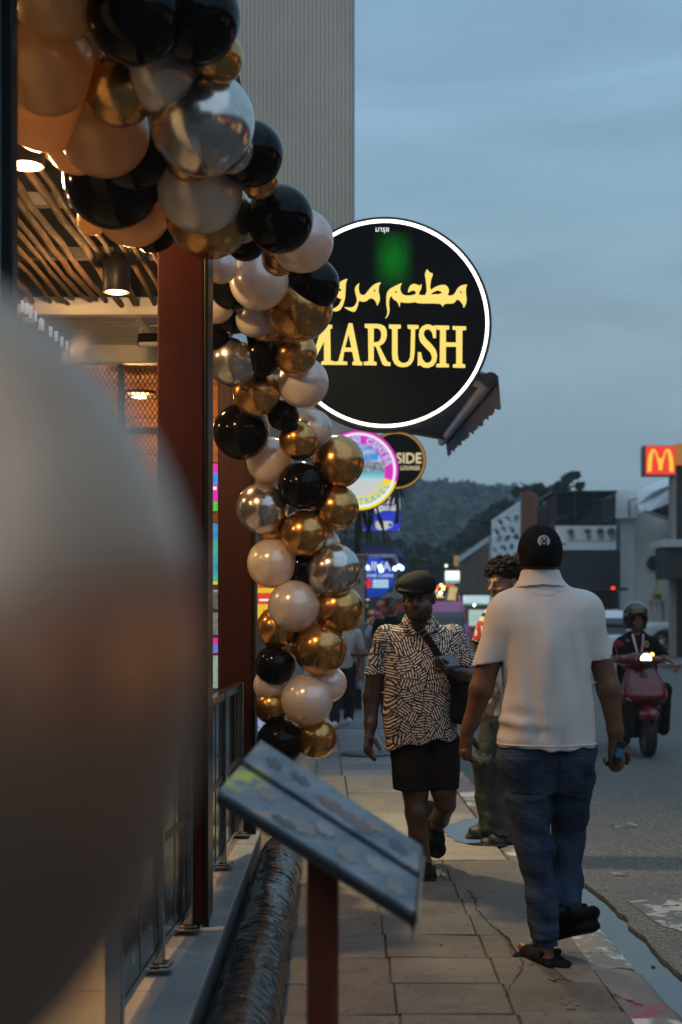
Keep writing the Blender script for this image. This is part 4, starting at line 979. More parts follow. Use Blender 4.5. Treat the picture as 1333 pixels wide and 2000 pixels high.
# wooded hill
ridge_px = [(-400, 990), (300, 985), (600, 975), (770, 966), (800, 958), (835, 957), (855, 951), (875, 960), (905, 955), (935, 964), (965, 960), (1000, 958), (1060, 975), (1150, 1005), (1300, 1040), (1700, 1100)]
HY = 340.0; rx = np.array([(p_[0]-666.5)*HY/F for p_ in ridge_px]); rz = np.array([CAMH+(1200-p_[1]-6)*HY/F for p_ in ridge_px])-4
def hz(x, y): t = np.clip((y-130)/(HY-130), 0, 1.15); return float(np.interp(x/y*HY, rx, rz)*(t*t*(3-2*t) if t <= 1 else 1-(t-1)*.6)-.4)
m_hill = M('hill_earth', (.030, .042, .022), .95)
b = B().sheet(34, 70, lambda u, v: (lambda y: (lambda x: (x, y, hz(x, y)))((-130+320*u)*(y/HY)))(130+270*v)); o = b.build('hill', m_hill, None, smooth=True); struct(o)
def leaf_cloud(b, c, r_, n, s, squash=.8, rng=RNG):
    d = rng.normal(0, 1, (n, 3)); d /= np.linalg.norm(d, axis=1)[:, None]; rr = rng.uniform(.55, 1.0, (n, 1))**.6
    p_ = d*rr*np.array([r_, r_, r_*squash])+np.array(c)
    a1 = rng.normal(0, 1, (n, 3)); a1 /= np.linalg.norm(a1, axis=1)[:, None]; a2 = np.cross(a1, d+rng.normal(0, .4, (n, 3))); a2 /= np.linalg.norm(a2, axis=1)[:, None]+1e-9
    ss = s*rng.uniform(.6, 1.4, (n, 1)); k = len(b.v)
    Q = np.stack([p_-a1*ss*.5, p_+a2*ss*.35, p_+a1*ss*.6, p_-a2*ss*.35], 1).reshape(-1, 3)
    b.v += [tuple(q) for q in Q]; b.f += [(k+4*i, k+4*i+1, k+4*i+2, k+4*i+3) for i in range(n)]
def leafmat(name, c1, c2):
    m = M(name, c1, .7); g = G(m); n = g.noise(g.world(), .35, 4, .6); r_ = g.n('NewGeometry').outputs['Random Per Island']
    g.l(g.mix(g.math('MULTIPLY', g.math('ADD', n, r_), .5), c1, c2), g.b.inputs['Base Color']); return m
m_forest = leafmat('forest_leaves', (.016, .026, .014), (.034, .046, .024)); m_tree = leafmat('tree_leaves', (.012, .020, .009), (.032, .045, .018))
b = B()
for i in range(2600):
    v = (i+RNG.random())/2600; y = 150+205*v**.8; x = RNG.uniform(-.105, .24)*y
    r_ = RNG.uniform(2.0, 4.2); leaf_cloud(b, (x, y, hz(x, y)+r_*.6), r_, 34, r_*.55, .9)
q = b.build('hillside_forest', m_forest); tag(q, 'dark blue-green forest covering the hill behind the street', 'forest', kind='stuff')

def tree(label, px, py_top, py_base, Y, clumps, ls, mat, dens=150, zb=None):
    u = Y/F; base = P(px, py_base, Y); base.z = zb if zb is not None else base.z
    t = thing('tree', label, 'tree', base); b = B(); tr = B()
    top = P(px, (py_top+py_base)/2, Y)
    tr.tube([base, base.lerp(top, .5)+Vector((.1, 0, 0)), top], [.25, .18, .10], 8)
    for (cx, cy, r_) in clumps:
        c = P(cx, cy, Y+random.uniform(-1.5, 1.5)); tr.tube([top, top.lerp(c, .5)+Vector((0, 0, .2)), c], [.09, .06, .02], 6)
        leaf_cloud(b, c, r_*u, dens, ls, .75)
    tr.build('trunk', M('tree_bark', (.05, .042, .035), .9), t, smooth=True); b.build('crown', mat, t); return t
tree('sparse wind-swept tree rising highest above the cage balcony roof', 1105, 925, 1000, 75, [(1095, 950, 12), (1108, 938, 9), (1118, 930, 7), (1085, 958, 12), (1132, 950, 6), (1125, 927, 4), (1100, 962, 14)], .42, m_tree, 55)
tree('low bushy tree behind the orange-brown slab wall', 1055, 945, 1010, 78, [(1030, 962, 14), (1050, 955, 10), (1062, 962, 12), (1075, 966, 10), (1012, 960, 10)], .45, m_tree, 90)
tree('dark tree between the perforated facade and the hill', 975, 985, 1080, 85, [(975, 1000, 16), (960, 1010, 14), (990, 990, 14), (945, 1030, 16), (968, 1030, 20)], .6, m_tree, 160)
tree('rounded dark tree behind the roof of the brown shed', 935, 1010, 1100, 95, [(935, 1030, 20), (915, 1050, 18), (950, 1050, 18), (890, 1065, 14)], .7, m_tree, 170)
tree('broad dark tree above the flat cap man', 830, 1065, 1180, 90, [(790, 1095, 26), (820, 1085, 26), (850, 1090, 26), (875, 1095, 18), (800, 1120, 26), (840, 1120, 26), (870, 1120, 18), (770, 1110, 18)], .75, m_tree, 200)
tree('dark tree left of the blue sign far down the street', 745, 1030, 1160, 110, [(745, 1090, 30), (715, 1080, 30), (770, 1075, 24), (690, 1060, 30), (735, 1050, 24)], .8, m_tree, 200)

# ---- right-hand buildings
# brown shed with pale roof edge
sh = thing('brown_shed_building', 'brown planked building with pale sloping roof edge and grey end block', 'building', P(925, 1262, 72))
m_bplank = wood('brown_planks', (.17, .095, .06), (.11, .06, .038), (3, 3, .6), .7, 0)
n = 9
for i in range(n):
    xa, xb_ = 897+(953-897)*i/n, 897+(953-897)*(i+1)/n; ta, tb_ = 1095-45*i/n+12, 1095-45*(i+1)/n+12
    Yd = 80-8*i/n; Ye = 80-8*(i+1)/n
    A_ = [P(xa, 1262, Yd), P(xb_-.6, 1262, Ye), P(xb_-.6, tb_, Ye), P(xa, ta, Yd)]
    B().hull(A_, [p_+Vector((.4, .3, 0)) for p_ in A_]).build('wall_plank', m_bplank, sh, fix=True)
A_ = [P(893, 1101, 80), P(955, 1058, 72), P(955, 1047, 72), P(893, 1090, 80)]
B().hull(A_, [p_+Vector((1.5, .6, 0)) for p_ in A_]).build('roof_edge', M('pale_roof_metal', (.55, .56, .56), .5), sh, fix=True)
bx('end_block', 955, 1000, 1048, 1262, 72, 5, M('grey_ribbed_cladding', (.26, .235, .21), .7, var=(2, .25)), sh)
bx('yellow_panel', 888, 897, 1085, 1105, 80, .3, E_('amber_lit_panel', (.45, .27, .04), .6), sh)
# perforated white facade
pf = thing('perforated_facade_building', 'building with white perforated leaf-pattern facade', 'building', P(990, 1275, 58))
pa, pb = Vector(((963-666.5)*56.2/F, 56.2, 0)), Vector(((1019-666.5)*54/F, 54, 0)); ln = (pb-pa).length
za0, za1 = P(0, 1016, 56.2).z, P(0, 978, 54).z
outer = [(0, .0), (ln, .0), (ln, za1), (0, za0)]; holes = []
for j in range(15):
    zc = .35+j*.36
    for i in range(3):
        uc_ = (i+.5+(j % 2)*.5)*ln/3.5+random.gauss(0, .03); zt = za0+(za1-za0)*uc_/ln
        if uc_ > ln-.28 or uc_ < .22 or zc > zt-.22: continue
        a = random.choice([.35, -.35, .6, -.5, 2.7])+random.gauss(0, .2); L0, W0 = random.uniform(.29, .36), random.uniform(.15, .20)
        pts_ = [(-L0, 0), (-L0*.3, W0), (L0*.35, W0*.9), (L0, 0), (L0*.1, -W0*.55)]
        holes.append([(uc_+x*math.cos(a)-y*math.sin(a)*1.0, zc+(x*math.sin(a)*.6+y*math.cos(a))) for x, y in pts_])
V, Fc = loops_mesh([outer]+holes, .06)
def onwall(x, y, z): d = (pb-pa).normalized(); nn = Vector((-d.y, d.x, 0)); q = pa+d*x+nn*z; return (q.x, q.y, y)
mesh_obj('perforated_screen', [onwall(*v) for v in V], Fc, M('white_facade_panel', (.8, .8, .8), .6, var=(.6, .12)), pf)
V = [onwall(0, 0, .5), onwall(ln, 0, .5), onwall(ln, za1-.3, .5), onwall(0, za0-.3, .5)]; V2 = [(x+3, y+2, z) for x, y, z in V]
B().hull(V, V2).build('inner_wall', M('dark_inner_wall', (.010, .012, .014), .7), pf, fix=True)
# cage balcony building
cg = thing('balcony_building', 'two storey building with rust slab, caged balcony and plant billboard', 'building', P(1130, 1280, 50))
m_rust = wood('rust_orange_board', (.30, .125, .07), (.19, .075, .042), (4, 4, .5), .75, 0)
for i in range(4): bx('rust_board', 1019+i*8, 1026.4+i*8, 958+abs(i-1)*3, 1281, 52-.3*i, .3, m_rust, cg)
m_slat = M('dark_red_slat', (.065, .03, .024), .6)
for i in range(8):                                   # receding side screen
    t = i/8; Yd = 54.5-4.5*t; xx_ = 1050+35*t
    A_ = [P(xx_, 1000-41*t*1.0+2, Yd), P(xx_+3.4, 1000-41*t+0, Yd), P(xx_+3.4, 1078, Yd), P(xx_, 1078, Yd)]
    B().hull(A_, [p_+Vector((0, .15, 0)) for p_ in A_]).build('side_slat', m_slat, cg, fix=True)
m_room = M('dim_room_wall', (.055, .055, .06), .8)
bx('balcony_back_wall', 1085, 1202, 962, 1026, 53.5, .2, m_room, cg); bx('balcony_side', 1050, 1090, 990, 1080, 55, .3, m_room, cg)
bx('balcony_roof', 1080, 1206, 958, 962, 50, 4, m_black_metal, cg); bx('balcony_floor', 1085, 1204, 1023, 1027, 50, 3.5, m_black_metal, cg)
for px in (1086, 1124, 1162, 1200): bx('cage_post', px-1.3, px+1.3, 960, 1026, 49.95, .1, m_black_metal, cg)
bx('cage_rail', 1086, 1201, 974, 976, 49.93, .08, m_black_metal, cg); bx('cage_rail', 1086, 1201, 1003, 1005, 49.93, .08, m_black_metal, cg)
b = B()
for i in range(30): b.bb(*quad(1088+i*3.85, 1088.7+i*3.85, 962, 1024, 50.02, .03))
q = b.build('cage_bars', m_black_metal, cg); q['kind'] = 'stuff'
A_ = [P(1128, 1022, 53.3), P(1195, 1022, 53.3), P(1195, 972, 53.3), P(1165, 985, 53.3)]; B().hull(A_, [p_+Vector((0, .1, 0)) for p_ in A_]).build('pale_stair_panel', M('pale_panel', (.32, .32, .33), .7), cg, fix=True)
bx('wall_unit', 1090, 1110, 1007, 1014, 53.2, .2, M('air_unit', (.45, .46, .46), .6), cg)
bb_ = bx('billboard', 1086, 1204, 1027, 1074, 49.8, .15, M('billboard_white', (.68, .69, .70), .6), cg)
m_pl, m_pot = M('printed_plant', (.05, .055, .05), .6), M('printed_pot', (.20, .19, .18), .6)
bx('billboard_print', 1107, 1202, 1028, 1056, 49.77, .02, M('billboard_photo_ground', (.60, .60, .59), .6), bb_)
for (px, s_) in ((1116, 1.0), (1149, 1.05), (1173, 1.2), (1195, 1.3)):
    u = 49.7/F; lp = []
    for k in range(22): a = 2*math.pi*k/22; r_ = s_*u*(9 if k % 2 else 5)*random.uniform(.7, 1.2); lp.append((r_*math.cos(a), r_*.75*math.sin(a)))
    V, Fc = wall_vf(loops_mesh([lp], .004), P(px, 1038, 49.74)); mesh_obj('plant_print', V, Fc, m_pl, bb_)
    V, Fc = wall_vf(loops_mesh([[(-5*u*s_, 5*u), (5*u*s_, 5*u), (3.4*u*s_, -4*u), (-3.4*u*s_, -4*u)]], .004), P(px+2, 1049, 49.73)); mesh_obj('pot_print', V, Fc, m_pot, bb_)
bx('print_caption', 1093, 1106, 1061, 1063, 49.77, .02, m_pl, bb_)
bx('black_fascia', 1086, 1212, 1074, 1152, 49.85, .6, M('black_fascia_board', (.010, .010, .010), .45), cg)
bx('eave', 1082, 1228, 1148, 1153, 48.8, 1.0, M('dark_eave', (.03, .03, .032), .6), cg)
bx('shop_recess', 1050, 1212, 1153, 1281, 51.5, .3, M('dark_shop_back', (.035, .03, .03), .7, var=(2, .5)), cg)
m_sh = M('shutter_slat', (.085, .08, .075), .6)
for i in range(8): bx('shutter_slat', 1172, 1208, 1158+i*6, 1162+i*6, 51.2, .1, m_sh, cg)
for (px, w_) in ((1100, 16), (1125, 22), (1152, 14)): bx('shop_goods', px, px+w_, 1165+random.uniform(0, 14), 1281, 51.0, .3, M('shop_goods_mix', (.05, .045, .04), .7, var=(5, .6)), cg)
B().lathe([(0, -.05), (.05, -.04), (.06, 0), (.05, .04), (0, .05)], P(1198, 1148.5, 48.6), 12).build('red_lamp', E_('red_lamp', (1, .02, .01), 3), cg)
# white wall building with curved eave
wb = thing('white_wall_building', 'plain white building with pilaster, flared eave and round dark emblem', 'building', P(1265, 1280, 50))
m_ww = M('grey_white_render', (.86, .81, .76), .8, var=(.8, .22)); m_ww2 = M('pale_blue_white_render', (.86, .86, .87), .8, var=(.8, .2))
bx('wall', 1206, 1330, 1000, 1281, 51.5, 3, m_ww, wb)
bx('parapet_block', 1203, 1246, 957, 1012, 50.6, 3, m_ww2, wb); bx('pilaster', 1212, 1240, 1013, 1281, 50.9, .6, m_ww2, wb)
bx('capital', 1208, 1244, 1010, 1017, 50.75, .8, m_ww2, wb); bx('pilaster', 1312, 1319, 1010, 1281, 51.1, .5, m_ww2, wb)
B().tube([P(1230, 1010, 50.4), P(1229, 978, 50.4), P(1244, 974, 50.4)], .04, 6).build('drain_pipe', M('grey_pipe', (.2, .2, .2), .6), wb)
A_ = [P(1246, 985, 50), P(1276, 960, 48.5), P(1340, 935, 47), P(1340, 970, 47), P(1270, 998, 48.5), P(1247, 998, 50)]
B().hull(A_, [p_+Vector((.3, 3.0, .4)) for p_ in A_]).build('flared_eave', m_ww2, wb, fix=True)
A_ = [P(1272, 998, 48.6), P(1340, 971, 47.1), P(1340, 1016, 50.5), P(1280, 1000, 50.5)]; B().hull(A_, [p_+Vector((0, .2, .12)) for p_ in A_]).build('brown_soffit', M('brown_soffit_wood', (.16, .09, .055), .7), wb, fix=True)
A_ = [P(1250, 996, 49.2), P(1275, 999, 49.2), P(1345, 1024, 50.8), P(1335, 1032, 50.8)]; B().hull(A_, [p_+Vector((0, .3, .2)) for p_ in A_]).build('eave_moulding', m_ww, wb, fix=True)
ed = B().lathe([(0, 0), (.24, 0), (.265, .03), (.265, .08), (0, .08)], P(1278.5, 1100, 51.3), 36, 'y').build('round_emblem', M('dark_green_emblem', (.012, .015, .010), .5), wb)
mgd = M('emblem_gold', (.20, .17, .05), .5)
B().tube([P(1272+3*math.cos(a), 1099+8*math.sin(a), 51.28) for a in np.linspace(1.0, 5.2, 10)], .015, 5).build('emblem_mark', mgd, ed); B().tube([P(1281, 1092, 51.28), P(1284, 1100, 51.28), P(1281, 1108, 51.28)], .012, 5).build('emblem_mark', mgd, ed)
# spirit house
sp = thing('spirit_house', 'small gilded spirit house with tiered spire on a white table', 'shrine', P(1284, 1276, 48.5))
m_gold = M('dull_gilding', (.42, .28, .09), .45, .35, var=(10, .3)); m_cream = M('cream_paint', (.45, .38, .30), .7)
c = P(1284, 1200, 48.5); u = 48.5/F
pz = lambda py: P(0, py, 48.5).z
for (r0, p0, p1) in ((2.0, 1145, 1138), (5, 1152, 1145), (9, 1159, 1152), (12, 1162, 1159)):
    B().lathe([(r0*u*1.25, 0), (r0*u*1.2, .02), (r0*u*.55, pz(p1)-pz(p0)), (0, pz(p1)-pz(p0))], (c.x, c.y, pz(p0)), 4).build('roof_tier', m_gold, sp)
B().lathe([(.06, 0), (.035, .12), (.015, .3), (0, .42)], (c.x, c.y, pz(1140)), 10).build('spire', m_gold, sp)
for (dx_, dy_) in ((-7, -.1), (7, -.1), (-7, .1), (7, .1)): B().tube([(c.x+dx_*u, c.y+dy_, pz(1172)), (c.x+dx_*u, c.y+dy_, pz(1161))], .018, 8).build('column', m_gold, sp)
B().box((c.x, c.y, pz(1167)), (.16, .16, .20)).build('cella', m_gold, sp)
B().box((c.x, c.y, pz(1173.5)), (50*u, .7, .06), bev=.015).build('table_top', m_cream, sp)
for px in (1272, 1281, 1290, 1298): B().lathe([(.05, 0), (.03, .1), (.04, .5), (.03, 1.2), (.05, pz(1174)-pz(1276))], (P(px, 0, 48.5).x, 48.5+random.uniform(-.2, .2), pz(1276)), 10).build('table_leg', m_cream, sp, smooth=True)
for (px, h_) in ((1266, 5), (1270, 7), (1299, 6), (1303, 8), (1307, 5)): B().lathe([(.04, 0), (.03, h_*u*.6), (.02, h_*u), (0, h_*u*1.1)], (P(px, 0, 48.4).x, 48.4, pz(1172)), 8).build('offering', m_cream, sp)
# fast-food building on the right, running back along the street
ff = thing('fast_food_building', 'dark fast-food building with grey column and black canopy at right', 'building', P(1330, 1283, 46))
m_ffd = M('charcoal_cladding', (.018, .017, .016), .5, var=(1, .3)); m_ffc = M('beige_column', (.30, .26, .22), .7, var=(3, .2))
bx('wall', 1322, 1700, 875, 1283, 46.3, .35, m_ffd, ff)
bx('column', 1312, 1321.5, 925, 1283, 45.8, .4, m_ffc, ff)
bx('canopy', 1300, 1420, 1069, 1130, 44.8, 1.4, m_ffd, ff); bx('canopy_edge', 1293, 1420, 1053, 1068, 44.6, 1.6, M('pale_canopy_edge', (.45, .45, .45), .6), ff)
bx('amber_fascia', 1321, 1420, 866, 905, 45.6, .6, E_('amber_fascia_light', (.62, .26, .02), .55), ff)
m_win = E_('lit_shop_window', (.85, .52, .22), .7)
# its street wing, outside the frame to the right
B().bb(15.0, 22, -25, 42.5, -.12, 6.5).build('street_wing', M('street_wing_render', (.10, .09, .085), .8), ff)
for i in range(14):
    y0 = -22+i*4.6
    B().bb(14.93, 14.99, y0, y0+3.2, .5, 2.6).build('shop_window', m_win if i % 3 != 1 else m_room, ff)
    if i % 2 == 0: B().bb(14.8, 14.98, y0+.3, y0+2.6, 3.0, 3.7).build('fascia_sign', (E_('red_fascia_light', (.9, .06, .02), 1.6), E_('amber_fascia_sign', (.95, .45, .06), 1.6))[(i//2) % 2], ff)
sr = thing('added_shophouse_row', 'unseen shophouses added behind the viewer to dim the low sky, mirrored in the balloons', 'building', (-4, -16, 0))  # unseen blocks added to cut the low sky and darken surfaces facing the viewer
B().bb(-14, .2, -24, -14, -.1, 11).build('block', M('dusky_render', (.09, .085, .08), .8), sr); B().bb(.3, 22, -42, -36, -.1, 12).build('block', M('dusky_render', (.09, .085, .08), .8), sr)
for i in range(5): B().bb(-11+i*2.2, -9.6+i*2.2, -13.98, -13.9, 4.2, 5.8).build('window', m_room, sr)
# its red illuminated sign
ms = thing('square_sign', 'square red illuminated sign with a yellow rounded M', 'sign', P(1289, 899, 45.5))
qd = quad(1258, 1320, 870, 929, 45.5, .5); B().bb(*qd, bev=.02).build('case', m_frame, ms)
cM = P(1290.5, 899, 45.45); u = 45.5/F; hw = 29*u
m_redm = E_('red_sign_face', (.90, .035, .012), 1.0)
face('red_face', [[(-hw, -28*u), (hw, -28*u), (hw, 28*u), (-hw, 28*u)]], m_redm, cM, ms, .004, 0)
def archM():
    o_, i_ = [], []
    for s_ in (-1, 1):
        pass
    L_ = []
    def arch(cx, w0, w1, top0, top1):   # outer and inner half-ellipses of one arch, legs to the base
        return cx
    H0, base, mid = 22.5, -22.5, -19.5
    ox = lambda t: -26+26*t
    pts_o = [(-25.5, base)]+[(-25.5+11.8*(1-math.cos(a))*1.0, base+(H0-base)*math.sin(a)**.72) for a in np.linspace(.12, math.pi/2, 12)]
    pts_o += [(-13.5+9.6*math.sin(a), H0-26*(1-math.cos(a))**.9) for a in np.linspace(.2, 1.12, 7)]
    pts_o += [(0, 2.5)]
    right = [(-x, y) for x, y in reversed(pts_o)]
    outer = pts_o+right[1:]
    inner_r = [(17.8, base), (17.0, -8), (15.6, 6), (13.8, 15.5), (12.4, 17.6), (10.6, 15), (7.2, 4), (4.2, -9), (3.8, mid)]
    inner_l = [(-x, y) for x, y in reversed(inner_r)]
    return [(x*u, y*u) for x, y in outer+inner_r+inner_l]
face('arches_letter', [archM()], E_('yellow_arches', (1.0, .60, .03), 1.0), cM, ms, .004, -.010)
# traffic cones
m_cone, m_cw = M('cone_red', (.45, .05, .03), .6), M('cone_white_band', (.55, .52, .50), .5)
for (px, py, lab) in ((1292, 1278, 'red traffic cone in front of the pickup wheel'), (1315.5, 1278, 'red traffic cone beside the fast-food column')):
    c = P(px, py, 47); c.z = 0; t = thing('traffic_cone', lab, 'cone', c, 'traffic cones by the column')
    B().lathe([(0, .72), (.03, .72), (.05, .60), (.13, .06), (.13, .04)], c, 16).build('body', m_cone, t, smooth=True); B().box(c+Vector((0, 0, .02)), (.36, .36, .04), bev=.01).build('base', m_cone, t)
    B().lathe([(.062, .56), (.094, .42)], c, 16).build('band', m_cw, t); B().lathe([(.108, .30), (.122, .20)], c, 16).build('band', m_cw, t)

# ---- lit stalls and boards far down the street
def board(name, label, px0, px1, py0, py1, Y, mat, cat='sign', legs=True, tilt=0.0, extra=()):
    c = P((px0+px1)/2, (py0+py1)/2, Y); w_, h_ = (px1-px0)*Y/F, (py1-py0)*Y/F
    t = thing(name, label, cat, (c.x, c.y, 0))
    B().box(c+Vector((0, .08, 0)), (w_+.06, .14, h_+.06), ry=tilt, bev=.02).build('case', m_frame, t)
    B().box(c, (w_, .04, h_), ry=tilt).build('lit_face', mat, t)
    for (ax, az, bw, bh, m_) in extra: B().box(c+Vector((ax*w_, -.03, az*h_)), (bw*w_, .02, bh*h_), ry=tilt).build('print', m_, t)
    if legs:
        for s_ in (-.35, .35): B().tube([(c.x+s_*w_, c.y+.1, -.1), (c.x+s_*w_, c.y+.1, c.z-h_/2)], .04, 6).build('leg', m_black_metal, t)
    return t
eWh = E_('white_board_light', (.80, .90, .86), 1.5); eTl = E_('teal_print', (.08, .45, .36), 1.0); eYl = E_('yellow_board_light', (.72, .52, .20), .8); eSk = photo_mat('sky_blue_board', (.25, .62, .75), (.75, .82, .80), .9, 1.6)
board('lit_board', 'glowing white square board on a pole above the far stalls', 870, 898, 1115, 1138, 62, eWh, extra=((0, -.38, 1, .2, eTl),))
board('lit_board', 'small red oval board under the glowing white board', 870, 888, 1140, 1146, 61.8, E_('red_oval_light', (.85, .10, .04), .9), legs=False)
board('lit_board', 'leaning yellow menu board left of the blue stall', 876, 892, 1146, 1173, 60, eYl, tilt=.2)
st1 = thing('market_stall', 'market stall with bright blue and white lit panels behind the taxi', 'stall', P(930, 1260, 58))
bx('roof', 898, 968, 1157, 1162, 58, 3, M('stall_roof', (.06, .05, .05), .7), st1)
bx('upper_panel', 905, 957, 1163, 1179, 57.9, .2, eSk, st1); bx('lower_panel', 917, 960, 1191, 1222, 57.8, .2, photo_mat('lower_stall_panel', (.22, .60, .72), (.78, .72, .45), .8, 2.5), st1)
bx('pink_panel', 897, 904, 1163, 1178, 57.9, .2, E_('pink_panel_light', (.55, .12, .35), .7), st1); bx('counter', 900, 968, 1222, 1268, 57.9, 2, M('stall_counter', (.25, .22, .16), .7), st1)
for px in (902, 965): B().tube([P(px, 1270, 57.9), P(px, 1160, 57.9)], .06, 6).build('post', m_black_metal, st1)
bx('green_trim', 905, 957, 1179.5, 1182, 57.8, .2, E_('green_trim_light', (.05, .4, .25), .6), st1)
B().lathe([(0, .06), (.06, 0), (0, -.06)], P(927, 1182, 57.5), 10).build('bulb', E_('white_bulb', (1, .95, .85), 5), st1)
tw = thing('light_string', 'cluster of warm amber lamps left of the leaning yellow board', 'lamps', P(858, 1150, 61))
for (px, py, r_, cl_, s_) in ((853, 1148, 5, (.9, .10, .02), 1.6), (862, 1143, 3, (1, .6, .2), 5), (866, 1150, 3, (1, .65, .2), 5), (861, 1158, 3.2, (1, .9, .75), 5), (864, 1167, 2.6, (1, .45, .08), 4), (868, 1146, 1.8, (1, .7, .3), 5), (857, 1166, 2.4, (.9, .35, .05), 3), (872, 1105, 3, (.7, .75, .5), 2.5), (853, 1153, 2.5, (1, .3, .05), 3), (858, 1170, 2.4, (1, .5, .1), 4), (867, 1172, 2, (1, .6, .2), 4)):
    u_ = 61/F; B().lathe([(0, r_*u_), (r_*u_*.7, r_*u_*.7), (r_*u_, 0), (r_*u_*.7, -r_*u_*.7), (0, -r_*u_)], P(px, py, 61), 12).build('lamp', E_('warm_lamp', cl_, s_), tw, smooth=True)
board('lit_board', 'pale board among the amber lamps', 848, 863, 1158, 1170, 61.5, E_('pale_green_board', (.5, .6, .45), .8), legs=False)
# left end of the street: stalls under the blue sign
st2 = thing('market_stall', 'stall crowded with coloured goods below the blue sign', 'stall', P(735, 1270, 42))
bx('grey_beam', 745, 800, 1158, 1168, 42, 1, M('grey_canopy_beam', (.22, .24, .25), .6), st2); bx('red_counter', 745, 800, 1178, 1195, 41.5, 1, M('red_counter', (.35, .03, .03), .6), st2)
bx('back_wall', 700, 800, 1165, 1270, 43.5, .3, M('stall_back', (.06, .055, .05), .8), st2)
gc = [(.8,.3,.05),(.9,.6,.1),(.75,.1,.05),(.15,.5,.2),(.7,.7,.65),(.15,.3,.6),(.85,.45,.3),(.6,.1,.3)]
for i in range(46):
    px, py = random.uniform(708, 758), random.uniform(1166, 1236); w_, h_ = random.uniform(3, 9), random.uniform(3, 7)
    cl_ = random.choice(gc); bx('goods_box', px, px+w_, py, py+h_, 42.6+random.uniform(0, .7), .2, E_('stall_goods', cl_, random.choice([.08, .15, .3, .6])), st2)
bx('shop_front_panel', 712, 722, 1166, 1172, 42, .2, E_('lit_yellow_strip', (.9, .7, .2), 1.2), st2)
pole = thing('lamp_post', 'thin grey pole beside the blue sign', 'pole', P(772, 1280, 40)); c = P(772, 1280, 40); B().tube([(c.x, 40, -.1), (c.x, 40, P(0, 1110, 40).z)], .045, 8).build('shaft', M('grey_pole', (.2, .2, .2), .6), pole)

# air between here and the hill
q = B().bb(-200, 250, -70, 420, -1.32, 60).build('haze', None); q.data.materials.clear()
mh = bpy.data.materials.new('evening_haze'); mh.use_nodes = True; nt = mh.node_tree; nt.nodes.clear()
ov = nt.nodes.new('ShaderNodeOutputMaterial'); pv = nt.nodes.new('ShaderNodeVolumePrincipled'); pv.inputs['Color'].default_value = (.70, .84, .95, 1); pv.inputs['Density'].default_value = .0012; pv.inputs['Anisotropy'].default_value = .2
nt.links.new(pv.outputs[0], ov.inputs['Volume']); q.data.materials.append(mh); tag(q, 'thin blue evening haze over the street and hill', 'haze', kind='stuff')
# ================================================================== BALLOONS
def pearl(name, col, rough, tr=.25):
    m = M(name, col, rough, .25, coat=1.0, spec=.5); g = G(m)
    m.node_tree.nodes['Principled BSDF'].inputs['Coat Roughness'].default_value = .07
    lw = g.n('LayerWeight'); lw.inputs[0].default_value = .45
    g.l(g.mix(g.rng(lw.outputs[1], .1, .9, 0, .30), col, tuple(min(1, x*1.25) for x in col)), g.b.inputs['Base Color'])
    tb = g.n('BsdfTranslucent'); tb.inputs[0].default_value = (.93, .66, .43, 1); ms = g.n('MixShader'); ms.inputs[0].default_value = tr
    outn = m.node_tree.nodes['Material Output']; g.l(g.b.outputs[0], ms.inputs[1]); g.l(tb.outputs[0], ms.inputs[2]); g.l(ms.outputs[0], outn.inputs[0])
    return m
def chromeb(name, c1, c2, rough):
    m = M(name, c1, rough, .92, coat=.25); g = G(m); v = g.obj()
    n = g.noise(v, 3.2, 3, .5, .8); g.l(g.mix(g.rng(n, .3, .7), c1, c2), g.b.inputs['Base Color'])
    g.l(g.rng(n, .3, .7, rough*.8, rough*1.25), g.b.inputs['Roughness']); return m
m_bw = pearl('pearl_white_latex', (.82, .80, .785), .26, .36); m_bk = M('black_latex', (.004, .004, .005), .11, spec=.16)
m_bg = chromeb('gold_chrome_latex', (.60, .335, .115), (.48, .24, .07), .23); m_bs = chromeb('silver_chrome_latex', (.60, .57, .54), (.50, .475, .46), .20)
m_bp = pearl('lamp_tinted_latex', (.60, .44, .25), .30, .60)  # warm lamp light put into the colour of the top-left balloons
BMAT = {'p': m_bp, 'w': m_bw, 'k': m_bk, 'g': m_bg, 's': m_bs}; BNAME = {'p': 'lamp-tinted cream', 'w': 'pearl white', 'k': 'glossy black', 'g': 'gold chrome', 's': 'silver chrome'}
def balloon_mesh(mat):
    n, mrow = 36, 26; V = []; Fc = []
    for i in range(mrow+1):
        a = math.pi*i/mrow                       # 0 = crown, pi = neck (towards -z)
        z = math.cos(a); r_ = math.sin(a)
        if a > math.pi*.62: t = (a-math.pi*.62)/(math.pi*.38); z -= .13*t*t; r_ *= 1-.22*t*t*(1-t)*2
        for k in range(n):
            q = 2*math.pi*k/n; V.append((r_*math.cos(q), r_*math.sin(q), z))
    for i in range(mrow):
        for k in range(n): Fc.append((i*n+k, (i+1)*n+k, (i+1)*n+(k+1) % n, i*n+(k+1) % n))
    me = bpy.data.meshes.new('balloon'); me.from_pydata(V, [], Fc); me.update(); me.polygons.foreach_set('use_smooth', [True]*len(me.polygons)); me.materials.append(mat); return me
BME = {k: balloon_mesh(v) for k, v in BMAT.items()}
def knot_mesh(mat):
    b = B().lathe([(0, -1.02), (.05, -1.08), (.035, -1.13), (.075, -1.19), (.06, -1.20), (0, -1.15)], (0, 0, 0), 10); me = bpy.data.meshes.new('knot'); me.from_pydata(b.v, [], b.f); me.update(); me.materials.append(mat); return me
KME = {k: knot_mesh(v) for k, v in BMAT.items()}
